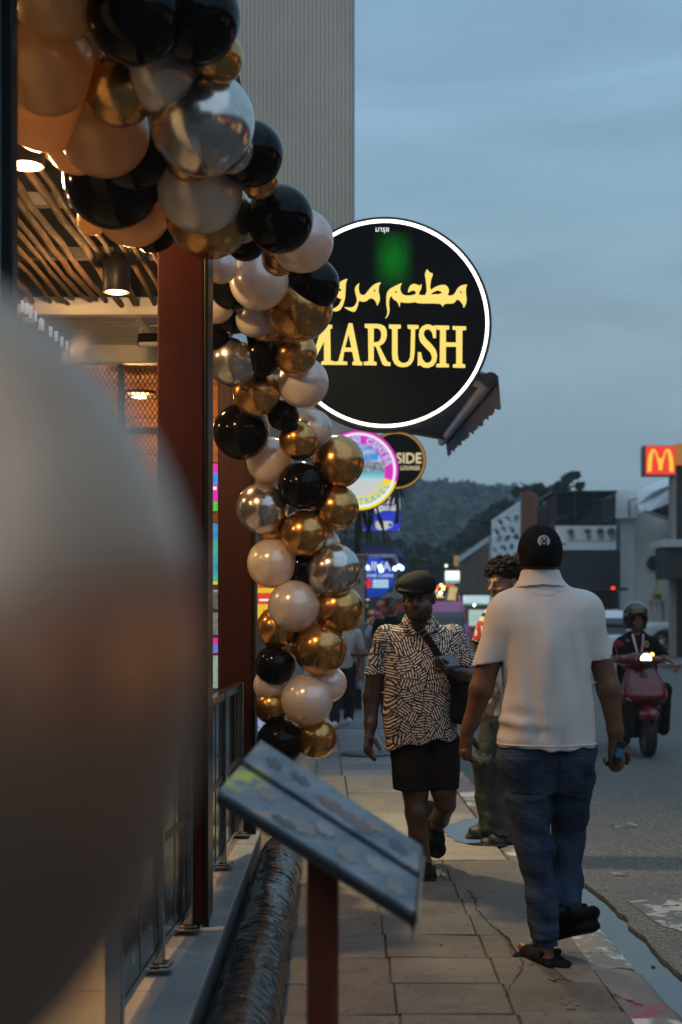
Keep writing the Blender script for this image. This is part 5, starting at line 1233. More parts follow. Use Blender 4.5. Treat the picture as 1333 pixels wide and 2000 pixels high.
#  px, py, radius px (x), colour, layer (0 = front), optional aspect
BAL = [
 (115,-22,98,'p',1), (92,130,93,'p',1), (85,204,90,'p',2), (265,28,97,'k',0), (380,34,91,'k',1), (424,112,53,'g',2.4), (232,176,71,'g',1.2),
 (320,150,72,'w',1.6), (396,240,102,'s',0), (203,256,89,'p',1.6), (255,292,80,'k',2.6), (220,350,96,'k',2), (392,372,83,'w',.9), (408,420,84,'g',1.6),
 (260,405,76,'p',3), (372,302,52,'g',2.2), (452,292,47,'s',2.2), (490,300,64,'k',2.6), (547,428,66,'k',1.2), (590,470,62,'w',2.2), (508,352,38,'g',3.0),
 (612,556,52,'k',2.2), (506,548,58,'w',.4), (585,600,66,'g',.5), (456,556,50,'k',1.6), (421,590,42,'w',2.4), (432,522,32,'w',2.6), (500,616,43,'w',1.3),
 (456,606,46,'k',2.6), (522,632,38,'g',2.0), (455,702,53,'s',1.0), (508,692,45,'k',1.8), (577,690,43,'g',1.6), (592,747,50,'w',1.6), (502,768,47,'g',.8),
 (420,655,30,'k',2.6), (471,843,55,'k',.8), (554,812,31,'k',.9), (612,838,38,'w',2.0), (584,860,39,'g',.3), (660,902,52,'g',1.0), (528,900,46,'w',1.2),
 (590,948,47,'k',0), (655,992,46,'g',1.0), (513,993,51,'s',.6), (595,1042,47,'g',.2), (532,1030,30,'g',1.8), (632,1066,34,'w',1.8), (532,1100,49,'w',.7),
 (651,1114,52,'s',.4), (590,1110,42,'k',1.6), (575,1184,51,'w',.1), (662,1190,49,'g',1.0), (545,1226,43,'g',1.1), (626,1268,52,'g',.1), (538,1299,40,'k',.7),
 (562,1262,30,'g',1.8), (642,1336,36,'w',1.3), (600,1367,51,'w',0), (528,1338,33,'w',1.7), (531,1380,34,'g',1.2), (618,1440,42,'g',.9), (548,1450,47,'k',.5),
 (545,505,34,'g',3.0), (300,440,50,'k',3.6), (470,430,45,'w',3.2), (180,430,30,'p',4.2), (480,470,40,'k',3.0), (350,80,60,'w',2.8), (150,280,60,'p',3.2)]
def ydep(py): return float(np.interp(py, [-50, 150, 300, 420, 490, 550, 620, 760, 900, 1450], [4.15, 4.4, 4.75, 5.1, 5.55, 6.25, 6.55, 6.95, 7.3, 7.55]))
cnt = {}
order = sorted(range(len(BAL)), key=lambda i: -BAL[i][1])
ORD = ['lowest', 'second', 'third', 'fourth', 'fifth', 'sixth', 'seventh', 'eighth', 'ninth', 'tenth', 'eleventh', 'twelfth', 'thirteenth', 'fourteenth', 'fifteenth', 'sixteenth', 'seventeenth', 'eighteenth', 'nineteenth', 'twentieth', 'twenty-first', 'twenty-second', 'twenty-third', 'twenty-fourth', 'twenty-fifth', 'twenty-sixth']
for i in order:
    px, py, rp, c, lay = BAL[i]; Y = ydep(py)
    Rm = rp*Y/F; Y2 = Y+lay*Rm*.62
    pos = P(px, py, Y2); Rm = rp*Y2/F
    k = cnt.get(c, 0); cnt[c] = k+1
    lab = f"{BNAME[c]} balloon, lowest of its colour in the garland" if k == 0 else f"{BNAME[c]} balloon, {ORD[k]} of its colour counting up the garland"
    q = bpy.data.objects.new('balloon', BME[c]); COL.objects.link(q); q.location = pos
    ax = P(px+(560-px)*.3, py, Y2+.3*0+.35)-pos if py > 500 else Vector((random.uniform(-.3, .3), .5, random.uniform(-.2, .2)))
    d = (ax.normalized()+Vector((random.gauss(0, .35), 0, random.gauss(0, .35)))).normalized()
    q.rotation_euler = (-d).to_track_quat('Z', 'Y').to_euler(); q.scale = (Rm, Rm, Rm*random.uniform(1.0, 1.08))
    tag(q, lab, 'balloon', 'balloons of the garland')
    kq = bpy.data.objects.new('knot', KME[c]); COL.objects.link(kq); kq.parent = q
# the balloon right in front of the lens
m_near = chromeb('champagne_chrome_latex', (.50, .30, .20), (.45, .26, .17), .34)
q = bpy.data.objects.new('balloon', balloon_mesh(m_near)); COL.objects.link(q); q.location = P(-165, 1310, .52); s = .52/F
q.scale = (560*s, 560*s, 775*s); q.rotation_euler = (.0, 0, 0)
tag(q, 'huge out-of-focus champagne balloon filling the lower left, close to the lens', 'balloon', 'balloons of the garland')
kq = bpy.data.objects.new('knot', knot_mesh(m_near)); COL.objects.link(kq); kq.parent = q
# ================================================================== PEOPLE
def un(v): v = np.array(v, float); return v/np.linalg.norm(v)
def hand(f, w, d, n, t, s=1.0, curl=(.35, .55, .45), k=.008, fist=0.0):
    """palm and five unequal bent fingers; d along the hand, n = side the fingers curl to, t = thumb side"""
    w, d, n, t = np.array(w, float), un(d), un(n), un(t)
    f.rc(w-d*.02*s, w+d*.03*s, .027*s, .030*s, .015, flat=(n, 1.35)); f.rc(w+d*.03*s, w+d*.085*s, .034*s, .038*s, .015, flat=(n, 2.1))
    for i, (o, ln) in enumerate(((.029, .070), (.0095, .079), (-.0105, .073), (-.029, .058))):
        p = w+d*(.088-.006*abs(i-1.2))*s+t*o*s; a = 0.0; r_ = .0093*s
        for j, fr in enumerate((.45, .31, .24)):
            a += curl[j]*(1+.12*(i-1.5))+fist
            q = p+(d*math.cos(a)+n*math.sin(a))*ln*fr*s; f.rc(p, q, r_, r_*.92, k*.4); p, r_ = q, r_*.92
    p = w+d*.025*s+t*.028*s
    for j, (ln, dd) in enumerate(((.038, d*.55+t*.75+n*.3), (.032, d*.8+t*.35+n*.5), (.026, d*.85+t*.05+n*.6))):
        q = p+un(dd)*ln*s; f.rc(p, q, (.0135-.0015*j)*s, (.012-.0012*j)*s, .008); p = q
def head(f, c, sz, face, k=.015, ears=True):
    """skull, jaw, brow, nose, lips, chin and ears; face = unit direction the person looks to"""
    c = np.array(c, float); fw = un(face); up = np.array((0, 0, 1.0)); up = un(up-fw*(up@fw)); sd = np.cross(fw, up); rx_ = math.atan2(fw[1], fw[0])
    P_ = lambda a, b_, u_: c+(sd*a+fw*b_+up*u_)*sz
    f.ell(P_(0, -.012, .025), np.array((.093, .076, .092))*sz, .02, rot=(0, 0, rx_))
    f.ell(P_(0, .022, -.045), np.array((.068, .060, .072))*sz, .03, rot=(0, 0, rx_))
    f.rc(P_(-.035, .040, -.070), P_(.035, .040, -.070), .026*sz, .026*sz, .03); f.ell(P_(0, .070, -.098), np.array((.022, .024, .016))*sz, .02)
    f.rc(P_(-.034, .080, .014), P_(.034, .080, .014), .012*sz, .012*sz, .015)          # brow
    for s_ in (-1, 1):
        f.ell(P_(.031*s_, .092, -.008), np.array((.017, .013, .011))*sz, .004, 's')      # eye sockets
        f.ell(P_(.031*s_, .078, -.008), np.array((.0125, .0125, .0115))*sz, .002)         # eyeballs
        f.ell(P_(.046*s_, .066, -.040), np.array((.022, .020, .020))*sz, .02)             # cheeks
        if ears:
            f.ell(P_(.080*s_, -.012, -.008), np.array((.012, .020, .032))*sz, .006, rot=(0, 0, rx_-math.pi/2)); f.ell(P_(.088*s_, -.004, -.006), np.array((.006, .010, .018))*sz, .004, 's', rot=(0, 0, rx_-math.pi/2))
    f.rc(P_(0, .090, .006), P_(0, .112, -.034), .008*sz, .014*sz, .010); f.rc(P_(-.013, .098, -.038), P_(.013, .098, -.038), .010*sz, .010*sz, .008)
    f.rc(P_(-.020, .090, -.064), P_(.020, .090, -.064), .0075*sz, .0075*sz, .006); f.rc(P_(-.017, .088, -.075), P_(.017, .088, -.075), .0085*sz, .0085*sz, .006)
    f.rc(P_(-.022, .099, -.0695), P_(.022, .099, -.0695), .0022*sz, .0022*sz, .003, 's')
def skinmat(name, c, c2):
    m = M(name, c, .48, spec=.45); g = G(m); v = g.obj()
    g.l(g.mix(g.rng(g.noise(v, 9, 4, .6), .35, .7), c, c2), g.b.inputs['Base Color']); g.l(g.bump(g.noise(v, 300, 2), .08, .002), g.b.inputs['Normal']); return m
def cloth(name, c, c2=None, sc=7, rough=.85, weave=900, st=.12, slub=False):
    m = M(name, c, rough, spec=.12); g = G(m); v = g.obj(); c2 = c2 or tuple(x*.8 for x in c)
    g.l(g.mix(g.rng(g.noise(v, sc, 5, .6), .35, .7), c, c2), g.b.inputs['Base Color'])
    n1 = g.noise(v, weave, 2)
    if slub:
        mp_ = g.n('Mapping'); g.l(v, mp_.inputs[0]); mp_.inputs['Scale'].default_value = (18, 18, 330); n1 = g.math('ADD', g.math('MULTIPLY', n1, .3), g.noise(mp_.outputs[0], 1.0, 3, .6))
    g.l(g.bump(n1, st, .004), g.b.inputs['Normal']); return m
m_skin_tan = skinmat('tan_skin', (.165, .07, .036), (.12, .05, .026)); m_skin_dark = skinmat('deep_brown_skin', (.055, .025, .014), (.038, .017, .010)); m_skin_kid = skinmat('brown_skin', (.27, .145, .088), (.22, .11, .065))
m_blackcloth = cloth('black_cloth', (.007, .007, .0075), (.005, .005, .0055), 9, .85)

# ---------------------------------------------------------------- man in the white polo, walking away
g1 = Fig(5.75); u1 = g1.u; base1 = g1.p(1075, 1876, 0); base1[2] = 0
man1 = thing('person', 'man in white polo and blue jeans walking away, black cap turned to us', 'person', base1)
f = g1.field(872, 1240, 1015, 1915, -.30, .36, .0055)
head(f, g1.p(1055, 1082), 1.0, (0.05, 1, 0)); p = g1.p
f.rc(p(1055, 1095, .0), p(1055, 1150, -.01), .060, .066, .02)
f.loft([(g1.z(y), g1.x(x), 5.75, a, b_) for y, x, a, b_ in ((1150, 1060, .07, .07), (1190, 1065, .15, .085), (1300, 1066, .14, .10), (1440, 1066, .15, .11), (1490, 1066, .15, .10))], .03)
ARM1 = ([p(992, 1200), p(957, 1285), p(941, 1345, .0), p(923, 1410, .03), p(916, 1428, .035)], [.040, .049, .047, .032, .027])
ARM2 = ([p(1140, 1200), p(1173, 1285), p(1188, 1345, -.01), p(1202, 1425, .0), p(1204, 1450, .01)], [.040, .047, .046, .031, .027])
f.chain(*ARM1, .02); f.chain(*ARM2, .02)
hand(f, p(914, 1432, .035), (-.05, .25, -1), (.75, .5, 0), (.4, .8, .1), .98, (.45, .6, .4))
hand(f, p(1204, 1452, .01), (.05, .15, -1), (-.3, .9, 0), (.9, .2, 0), .98, (.9, .9, .5))
LEG1 = [p(1022, 1475), p(1034, 1560, .01), p(1045, 1650, .0), p(1055, 1740, -.02), p(1061, 1815, -.03), p(1062, 1838, -.03)]
LEG2 = [p(1112, 1475), p(1115, 1560, .05), p(1119, 1640, .10), p(1117, 1715, .07), p(1116, 1765, .03), p(1116, 1788, .02)]
f.chain(LEG1, [.08, .075, .055, .05, .04, .034], .02); f.chain(LEG2, [.08, .07, .05, .045, .034, .030], .02)
f.chain([p(1062, 1835, -.03), p(1064, 1868, -.04), p(1050, 1875, .04), p(1030, 1866, .14)], [.034, .030, .024, .020], .02); f.chain([p(1116, 1785, .02), p(1126, 1800, .0), p(1110, 1815, .08), p(1095, 1822, .14)], [.032, .028, .024, .020], .02)
f.mesh('body', m_skin_tan, man1)
# polo
f = g1.field(905, 1215, 1105, 1475, -.26, .24, .0055)
def S(g_, y, x0, x1, b_, dy=0.0): return (g_.z(y), g_.x((x0+x1)/2), g_.Y0+dy, (x1-x0)/2*g_.u, b_)
f.loft([S(g1, *q) for q in ((1458, 970, 1163, .150), (1430, 970, 1162, .152), (1380, 976, 1160, .155), (1310, 984, 1152, .152), (1250, 977, 1155, .145), (1215, 963, 1166, .132), (1185, 965, 1166, .115), (1165, 985, 1147, .10), (1145, 1008, 1112, .085), (1128, 1018, 1096, .074))], .0, n=2.35)
f.rc(p(992, 1190), p(951, 1310), .070, .064, .05); f.rc(p(1140, 1188), p(1178, 1310), .070, .054, .05)
d1, d2 = un((.16, 0, -1)), un((.05, 0, -1)); e1, e2 = p(953, 1296), p(1175, 1289)
xl, xr = g1.x(982), g1.x(1150)
f.cut(lambda X, Y, Z: np.where(X < xl, (X-e1[0])*d1[0]+(Y-e1[1])*d1[1]+(Z-e1[2])*d1[2], np.where(X > xr, (X-e2[0])*d2[0]+(Y-e2[1])*d2[1]+(Z-e2[2])*d2[2], -1.0)) if 0 else np.where((X < xl) & (Z > g1.z(1335)), (X-e1[0])*d1[0]+(Y-e1[1])*d1[1]+(Z-e1[2])*d1[2], np.where((X > xr) & (Z > g1.z(1330)), (X-e2[0])*d2[0]+(Y-e2[1])*d2[1]+(Z-e2[2])*d2[2], -1.0)))
zt, zb_ = g1.z(1180), g1.z(1458); xm = g1.x(1066)
def folds1(X, Y, Z):
    t = np.clip((zt-Z)/(zt-zb_), 0, 1); x = X-xm
    a = .019*fold(11, 7, 26, 6, 3.5)(x, Y, Z)*np.clip(t*3+.1, 0, 1)*np.clip(1.3-t, .35, 1)*np.clip((.185-abs(x))*18, .15, 1)
    b_ = .009*fold(12, 9, 38, 12, 12)(x, Y, Z)*np.clip(t*4, .2, 1)*np.clip((.185-abs(x))*18, .25, 1)
    c_ = .012*fold(13, 6, 14, 8, 42, .8)(x, Y, Z)*np.clip(1-abs(t-.84)*4.5, 0, 1)*np.clip(-x*6+.35, 0, 1)
    return a+b_+c_
f.bump(folds1)
m_polo = cloth('white_slub_jersey', (.68, .625, .59), (.62, .57, .535), 5, .88, 700, .30, True)
shirt = f.mesh('polo_shirt', m_polo, man1)
cf = f.copy(.004); zc0, zc1 = g1.z(1452), g1.z(1449); cf.cut(lambda X, Y, Z: np.abs(Z-(zc0+zc1)/2)-.0035+0*X+0*Y); cf.mesh('hem_stitch', m_polo, shirt)
yk = f.copy(.0010); yc = g1.p(1057, 1128); yk.cut(lambda X, Y, Z: np.maximum(np.sqrt(((X-yc[0])/.092)**2+((Z-yc[2])/.082)**2)*.09-.09, Y-5.75)); yk.mesh('half_moon_yoke', m_polo, shirt)
f = g1.field(985, 1125, 1100, 1165, -.2, .2, .004)
f.loft([S(g1, 1147, 1002, 1112, .098, -.004), S(g1, 1136, 1011, 1102, .090, -.002), S(g1, 1118, 1018, 1094, .079, .0), S(g1, 1113, 1020, 1092, .075, .0)], 0, n=2.2); f.loft([S(g1, 1160, 1020, 1092, .075), S(g1, 1105, 1027, 1086, .066)], .004, 's')
f.cut(lambda X, Y, Z: -(Z-(g1.z(1143)+.25*np.minimum(abs(X-g1.x(1057)), .2)*-.35))+0*Y); f.mesh('collar', m_polo, shirt)
# cap
f = g1.field(990, 1120, 1010, 1130, -.2, .30, .0045); c = g1.p(1055, 1079)
f.ell(c+np.array((0, -.004, .002)), (.091, .118, .113), 0); f.cut(lambda X, Y, Z: (g1.z(1109)-.16*(Y-5.66))*1.0-Z+0*X) if 0 else f.cut(lambda X, Y, Z: g1.z(1108)-Z+np.clip((Y-5.75)*.35, 0, 1)+0*X)
f.ell(c+np.array((0, .15, -.0)), (.070, .085, .012), .01)
m_cap = cloth('black_cap_cloth', (.006, .006, .0065), (.0045, .0045, .005), 12, .85, 500)
cap = f.mesh('cap', m_cap, man1)
lc_ = g1.p(1055, 1060, -.113); mlw, mlb = M('badge_white', (.62, .60, .58), .6), M('badge_black', (.01, .01, .01), .6)
bd = B().lathe([(0, -.006), (.0235, -.006), (.0245, .0), (.0245, .012), (0, .012)], lc_, 32, 'y').build('badge', mlw, cap)
bd_v = [(-.012, .014), (-.005, .014), (-.0055, .004), (.0055, .004), (.005, .014), (.012, .014), (.0075, .0), (.012, -.014), (.005, -.014), (.0055, -.004), (-.0055, -.004), (-.005, -.014), (-.012, -.014), (-.0075, 0)]
face('badge_mark', [bd_v], mlb, lc_, bd, .001, -.008)
arc_text('badge_ring_text', 'IIIIII', .006, .0205, rad(130), rad(50), mlb, lc_, bd, .02, -.008); arc_text('badge_ring_text', 'IIIIIIII', .006, .0205, rad(-140), rad(-40), mlb, lc_, bd, .02, -.008, True)
B().lathe([(0, .006), (.008, .004), (.010, 0)], c+np.array((0, 0, .112)), 12).build('button', m_cap, cap)
# jeans
f = g1.field(955, 1180, 1430, 1860, -.25, .30, .0055)
f.chain(LEG1, [.098, .090, .074, .066, .060, .054], .02); f.chain(LEG2, [.098, .082, .066, .057, .050, .046], .02)
f.loft([S(g1, y, x0, x1, b_) for y, x0, x1, b_ in ((1435, 982, 1152, .125), (1480, 976, 1158, .125), (1515, 984, 1152, .11), (1545, 1010, 1126, .08))], .06)
f.cut(lambda X, Y, Z: np.where(X < g1.x(1090), g1.z(1842), g1.z(1790))-Z+0*Y)
def wr(X, Y, Z):
    lo = np.clip((g1.z(1740)-Z)*5, 0, 1); return .0095*fold(21, 8, 14, 14, 78, .8)(X, Y, Z)*lo+.010*fold(22, 8, 18, 18, 26, .8)(X, Y, Z)*(1-.6*lo)+.003*fold(23, 8, 40, 40, 90)(X, Y, Z)
f.bump(wr)
def denim(name, c1, c2, c3):
    m = M(name, c1, .85, spec=.25); g = G(m); v = g.obj()
    mp_ = g.n('Mapping'); g.l(v, mp_.inputs[0]); mp_.inputs['Scale'].default_value = (10, 10, 3.0)
    mq = g.n('Mapping'); g.l(v, mq.inputs[0]); mq.inputs['Scale'].default_value = (9, 9, 26); mq.inputs['Rotation'].default_value = (.3, .35, 0)
    c = g.mix(g.rng(g.noise(mp_.outputs[0], 1.0, 5, .6), .4, .72), c1, c2); c = g.mix(g.rng(g.noise(v, 420, 2), .3, .7, 0, .4), c, c3)
    g.l(c, g.b.inputs['Base Color']); g.l(g.bump(g.math('ADD', g.noise(v, 600, 2), g.math('MULTIPLY', g.noise(mq.outputs[0], 1.0, 5, .6, .5), 9.0)), .28, .010), g.b.inputs['Normal']); return m
m_denim = denim('blue_denim', (.020, .037, .070), (.050, .080, .125), (.016, .024, .042))
jeans = f.mesh('jeans', m_denim, man1)
pk = f.copy(.004); pcx = [(g1.p(1020, 1510), 1), (g1.p(1115, 1510), 1)]
pk.cut(lambda X, Y, Z: np.maximum(np.minimum(np.maximum(abs(X-g1.x(1018))-.07, abs(Z-g1.z(1510))-.075), np.maximum(abs(X-g1.x(1118))-.07, abs(Z-g1.z(1510))-.075)), Y-5.70)); pk.mesh('back_pockets', m_denim, jeans)
# sandals
def sandal(g_, pts, parent, name='sandal'):
    f = Field(np.min(pts, 0)-.12, np.max(pts, 0)+.14, .005); up = np.array((0, 0, 1.0))
    h_, t_ = np.array(pts[0]), np.array(pts[1]); d = un(t_-h_); sdv = un(np.cross(d, up)); n_ = un(np.cross(sdv, d))
    f.chain([h_-n_*.030, (h_+t_)/2-n_*.030, t_-n_*.030], [.046, .044, .052], .01, flat=(n_, 1.9))
    f.chain([h_*.5+t_*.5+n_*.004, t_*.85+h_*.15-n_*.004], [.050, .046], .01); f.chain([h_-d*.018+n_*.028-sdv*.03, h_-d*.042+n_*.026, h_-d*.018+n_*.028+sdv*.03], [.020, .022, .020], .01); f.chain([h_*.55+t_*.45+n_*.03-sdv*.038, h_-d*.01+n_*.02-sdv*.038], [.018, .018], .01); f.chain([h_*.55+t_*.45+n_*.03+sdv*.038, h_-d*.01+n_*.02+sdv*.038], [.018, .018], .01)
    f.rc(h_*.75+t_*.25+n_*.055-sdv*.04, h_*.75+t_*.25+n_*.055+sdv*.04, .014, .014, .006)
    f.rc(h_-d*.0+n_*.05, h_*.7+t_*.3+n_*.055, .018, .018, .006, 's') if 0 else None
    f.chain([h_+n_*.0, h_*.5+t_*.5+n_*.004], [.040, .046], .015); o = f.mesh(name, m_rubber2, parent); return o
m_rubber2 = M('black_foam_rubber', (.005, .005, .0055), .85, spec=.12)
sandal(g1, [p(1083, 1886, -.085), p(1034, 1872, .12)], man1); sandal(g1, [p(1143, 1790, -.06), p(1094, 1822, .12)], man1)
# thing in his right hand
vp = thing('handheld_device', 'small black and blue device held by the man in the polo', 'device', g1.p(1208, 1472, .0))
B().tube([g1.p(1214, 1448, -.015), g1.p(1209, 1470, -.015), g1.p(1202, 1492, -.015)], .017, 14).build('shell', m_black_plastic, vp, smooth=True)
B().tube([g1.p(1211.5, 1461, -.015), g1.p(1207, 1478, -.015)], .0185, 14).build('blue_band', M('blue_band', (.03, .16, .30), .3), vp, smooth=True)

# ---------------------------------------------------------------- man in the patterned shirt, walking towards us
g2 = Fig(7.75); p = g2.p; base2 = g2.p(825, 1700); base2[2] = 0
man2 = thing('person', 'man in black and white patterned shirt, black flat cap and shorts looking at phone', 'person', base2)
f = g2.field(695, 945, 1105, 1715, -.42, .35, .0055)
head(f, g2.p(818, 1166, -.02), 1.02, (-.25, -1, -.10)); f.ell(g2.p(818, 1192, -.045), (.070, .072, .055), .03)
f.rc(p(819, 1190, .0), p(822, 1225, .03), .062, .068, .03)
f.loft([(g2.z(y), g2.x(x), 7.75+.02, a, b_) for y, x, a, b_ in ((1222, 822, .08, .07), (1250, 822, .17, .09), (1330, 824, .17, .13), (1430, 824, .15, .11), (1470, 826, .12, .07))], .03)
A1 = ([p(748, 1245, .02), p(734, 1315, .0), p(727, 1362, .0), p(724, 1412, -.05), p(723, 1425, -.06)], [.045, .048, .047, .034, .029])
A2 = ([p(893, 1245, .02), p(912, 1300, .0), p(925, 1322, -.03), p(897, 1315, -.22), p(884, 1310, -.27)], [.045, .046, .045, .036, .030])
f.chain(*A1, .02); f.chain(*A2, .02)
hand(f, p(722, 1430, -.065), (-.1, -.35, -1), (.7, -.5, 0), (.5, -.85, 0), 1.0, (.3, .45, .35))
hand(f, p(880, 1306, -.28), (-1, -.25, .12), (.1, -.2, 1), (.2, -1, .3), .95, (.75, .85, .5))
K1 = [p(806, 1480, .02), p(811, 1545, -.03), p(813, 1585, -.05), p(817, 1630, -.05), p(829, 1678, -.06)]
K2 = [p(858, 1480, .02), p(867, 1545, -.02), p(869, 1570, -.02), p(862, 1605, .10), p(856, 1632, .20)]
f.chain(K1, [.085, .068, .060, .052, .032], .02); f.chain(K2, [.085, .066, .057, .05, .034], .02)
f.chain([p(829, 1678, -.06), p(829, 1690, -.05), p(829, 1694, -.16)], [.034, .036, .030], .02); f.chain([p(856, 1630, .20), p(853, 1618, .235), p(856, 1660, .17)], [.034, .034, .030], .02)
for i in range(5): f.rc(p(823+i*3.2, 1695, -.17-.012*math.sin(i)), p(822.5+i*3.4, 1697, -.205+.008*abs(i-1)), .010, .009, .004); f.rc(p(848+i*4, 1660, .165), p(848+i*4, 1668, .15), .010, .009, .004)
f.mesh('body', m_skin_dark, man2)
# shirt with the leaf-stroke pattern
f = g2.field(700, 940, 1195, 1480, -.26, .26, .0055)
f.loft([S(g2, *q) for q in ((1465, 752, 896, .165, .01), (1440, 750, 895, .170, .005), (1400, 746, 893, .172, .0), (1340, 750, 896, .168, .0), (1290, 752, 902, .155, .01), (1255, 742, 905, .13, .02), (1238, 750, 895, .108, .025), (1224, 778, 864, .088, .025), (1210, 792, 848, .078, .02))], 0, n=2.3)
f.rc(p(757, 1243, .02), p(731, 1330, .0), .068, .064, .05); f.rc(p(886, 1243, .02), p(915, 1310, .0), .066, .062, .05)
da, db = un(p(731, 1330)-p(757, 1243, .02)), un(p(915, 1310)-p(886, 1243, .02)); ea, eb = p(733, 1318), p(914, 1302); da, db = un((.05, 0, -1)), un((-.25, 0, -1))
f.cut(lambda X, Y, Z: np.where((X < g2.x(750)) & (Z > g2.z(1350)), (X-ea[0])*da[0]+(Y-ea[1])*da[1]+(Z-ea[2])*da[2], np.where((X > g2.x(898)) & (Z > g2.z(1340)), (X-eb[0])*db[0]+(Y-eb[1])*db[1]+(Z-eb[2])*db[2], -1.0)))
f.cut(lambda X, Y, Z: g2.z(1461)+(X-g2.x(752))*.17+.008*np.sin(X*40)-Z+0*Y)
f.ell(p(820, 1212, -.085), (.045, .06, .06), .01, 's')
f.bump(lambda X, Y, Z: .010*fold(31, 8, 20, 8, 8)(X, Y, Z)*np.clip((g2.z(1250)-Z)*4, .2, 1)+.005*fold(32, 8, 30, 14, 30)(X, Y, Z))
def stroke_pattern():
    m = M('stroke_patterned_cotton', (.5, .45, .42), .85); g = G(m); v = g.obj()
    sp_ = g.n('SeparateXYZ'); g.l(v, sp_.inputs[0]); cx = g.n('CombineXYZ'); g.l(g.math('ADD', sp_.outputs[0], g.math('MULTIPLY', sp_.outputs[1], .45)), cx.inputs[0]); g.l(sp_.outputs[2], cx.inputs[1])
    wv = g.n('VectorMath', operation='ADD'); g.l(cx.outputs[0], wv.inputs[0]); nn = g.n('TexNoise'); nn.inputs['Scale'].default_value = 14; g.l(cx.outputs[0], nn.inputs[0])
    sc2 = g.n('VectorMath', operation='SCALE'); g.l(nn.outputs['Color'], sc2.inputs[0]); sc2.inputs['Scale'].default_value = .016; g.l(sc2.outputs[0], wv.inputs[1])
    vo = g.n('TexVoronoi', voronoi_dimensions='2D'); vo.inputs['Scale'].default_value = 16; g.l(wv.outputs[0], vo.inputs[0])
    ve = g.n('TexVoronoi', voronoi_dimensions='2D', feature='DISTANCE_TO_EDGE'); ve.inputs['Scale'].default_value = 16; g.l(wv.outputs[0], ve.inputs[0])
    s3 = g.n('SeparateXYZ'); g.l(vo.outputs['Color'], s3.inputs[0]); ang = g.math('MULTIPLY', s3.outputs[0], 3.14159)
    s4 = g.n('SeparateXYZ'); g.l(wv.outputs[0], s4.inputs[0])
    q = g.math('ADD', g.math('MULTIPLY', s4.outputs[0], g.math('COSINE', ang)), g.math('MULTIPLY', s4.outputs[1], g.math('SINE', ang)))
    st_ = g.math('SINE', g.math('ADD', g.math('MULTIPLY', q, 2*math.pi/.0138), g.math('MULTIPLY', s3.outputs[1], 6.28)))
    q2 = g.math('SUBTRACT', g.math('MULTIPLY', s4.outputs[1], g.math('COSINE', ang)), g.math('MULTIPLY', s4.outputs[0], g.math('SINE', ang)))
    br_ = g.math('SINE', g.math('ADD', g.math('MULTIPLY', q2, 2*math.pi/.060), g.math('MULTIPLY', g.math('FLOOR', g.math('DIVIDE', q, .0138)), 2.4)))
    st_ = g.math('SUBTRACT', st_, g.rng(br_, .80, .98, 0, 1.2))
    on = g.math('MULTIPLY', g.rng(st_, -.35, .1), g.rng(ve.outputs['Distance'], .02, .07))
    g.l(g.mix(on, (.014, .011, .010), g.mix(g.noise(v, 30), (.62, .55, .51), (.50, .44, .41))), g.b.inputs['Base Color']); g.l(g.bump(g.noise(v, 700, 2), .12, .003), g.b.inputs['Normal']); return m
m_patt = stroke_pattern(); shirt2 = f.mesh('patterned_shirt', m_patt, man2)
f = g2.field(780, 865, 1190, 1250, -.22, .15, .0045)                       # open collar
for s_ in (-1, 1):
    f.rc(p(820+s_*28, 1208, .03), p(820+s_*27, 1226, -.07), .028, .030, .01, flat=(un((s_, -.3, .6)), 2.6)); f.rc(p(820+s_*27, 1218, -.07), p(820+s_*14, 1236, -.12), .030, .014, .01, flat=(un((s_*.3, -1, .4)), 2.6))
f.mesh('collar', m_patt, shirt2)
for i in range(4): B().lathe([(0, -.004), (.006, -.003), (.006, .004)], p(822+i*1, 1262+i*42, -.145-.012*i), 10, 'y').build('button', m_rubber, shirt2)
# shorts
f = g2.field(745, 910, 1425, 1555, -.25, .25, .0055)
f.chain([p(800, 1455, .01), p(803, 1540, -.03)], [.115, .098], .03); f.chain([p(862, 1455, .01), p(867, 1540, -.02)], [.105, .088], .03); f.cut(lambda X, Y, Z: g2.z(1541)+.004*np.sin(X*50)-Z+0*Y)
f.bump(lambda X, Y, Z: .008*fold(33, 8, 26, 10, 14)(X, Y, Z)); f.mesh('shorts', cloth('black_shorts_cloth', (.007, .006, .006), (.010, .007, .006), 6, .8), man2)
# flat cap
f = g2.field(765, 865, 1100, 1170, -.25, .2, .0045)
f.ell(p(818, 1142, .0), (.100, .125, .078), 0, rot=(0, 0, .2)); f.ell(p(806, 1146, -.055), (.098, .095, .052), .04, rot=(.1, 0, .25)); f.cut(lambda X, Y, Z: g2.z(1157)+(Y-7.72)*.16+(X-g2.x(818))*.03-Z)
f.ell(p(803, 1154, -.115), (.082, .060, .014), .012, rot=(.25, 0, .25))
f.bump(lambda X, Y, Z: .0025*np.sin(48*X+10*Y)); capf = f.mesh('flat_cap', cloth('charcoal_cap_cloth', (.012, .012, .0125), (.008, .008, .0085), 20, .85, 400, .3), man2)
B().lathe([(0, .008), (.010, .005), (.012, 0)], p(818, 1113, .01), 10).build('cap_button', m_blackcloth, capf)
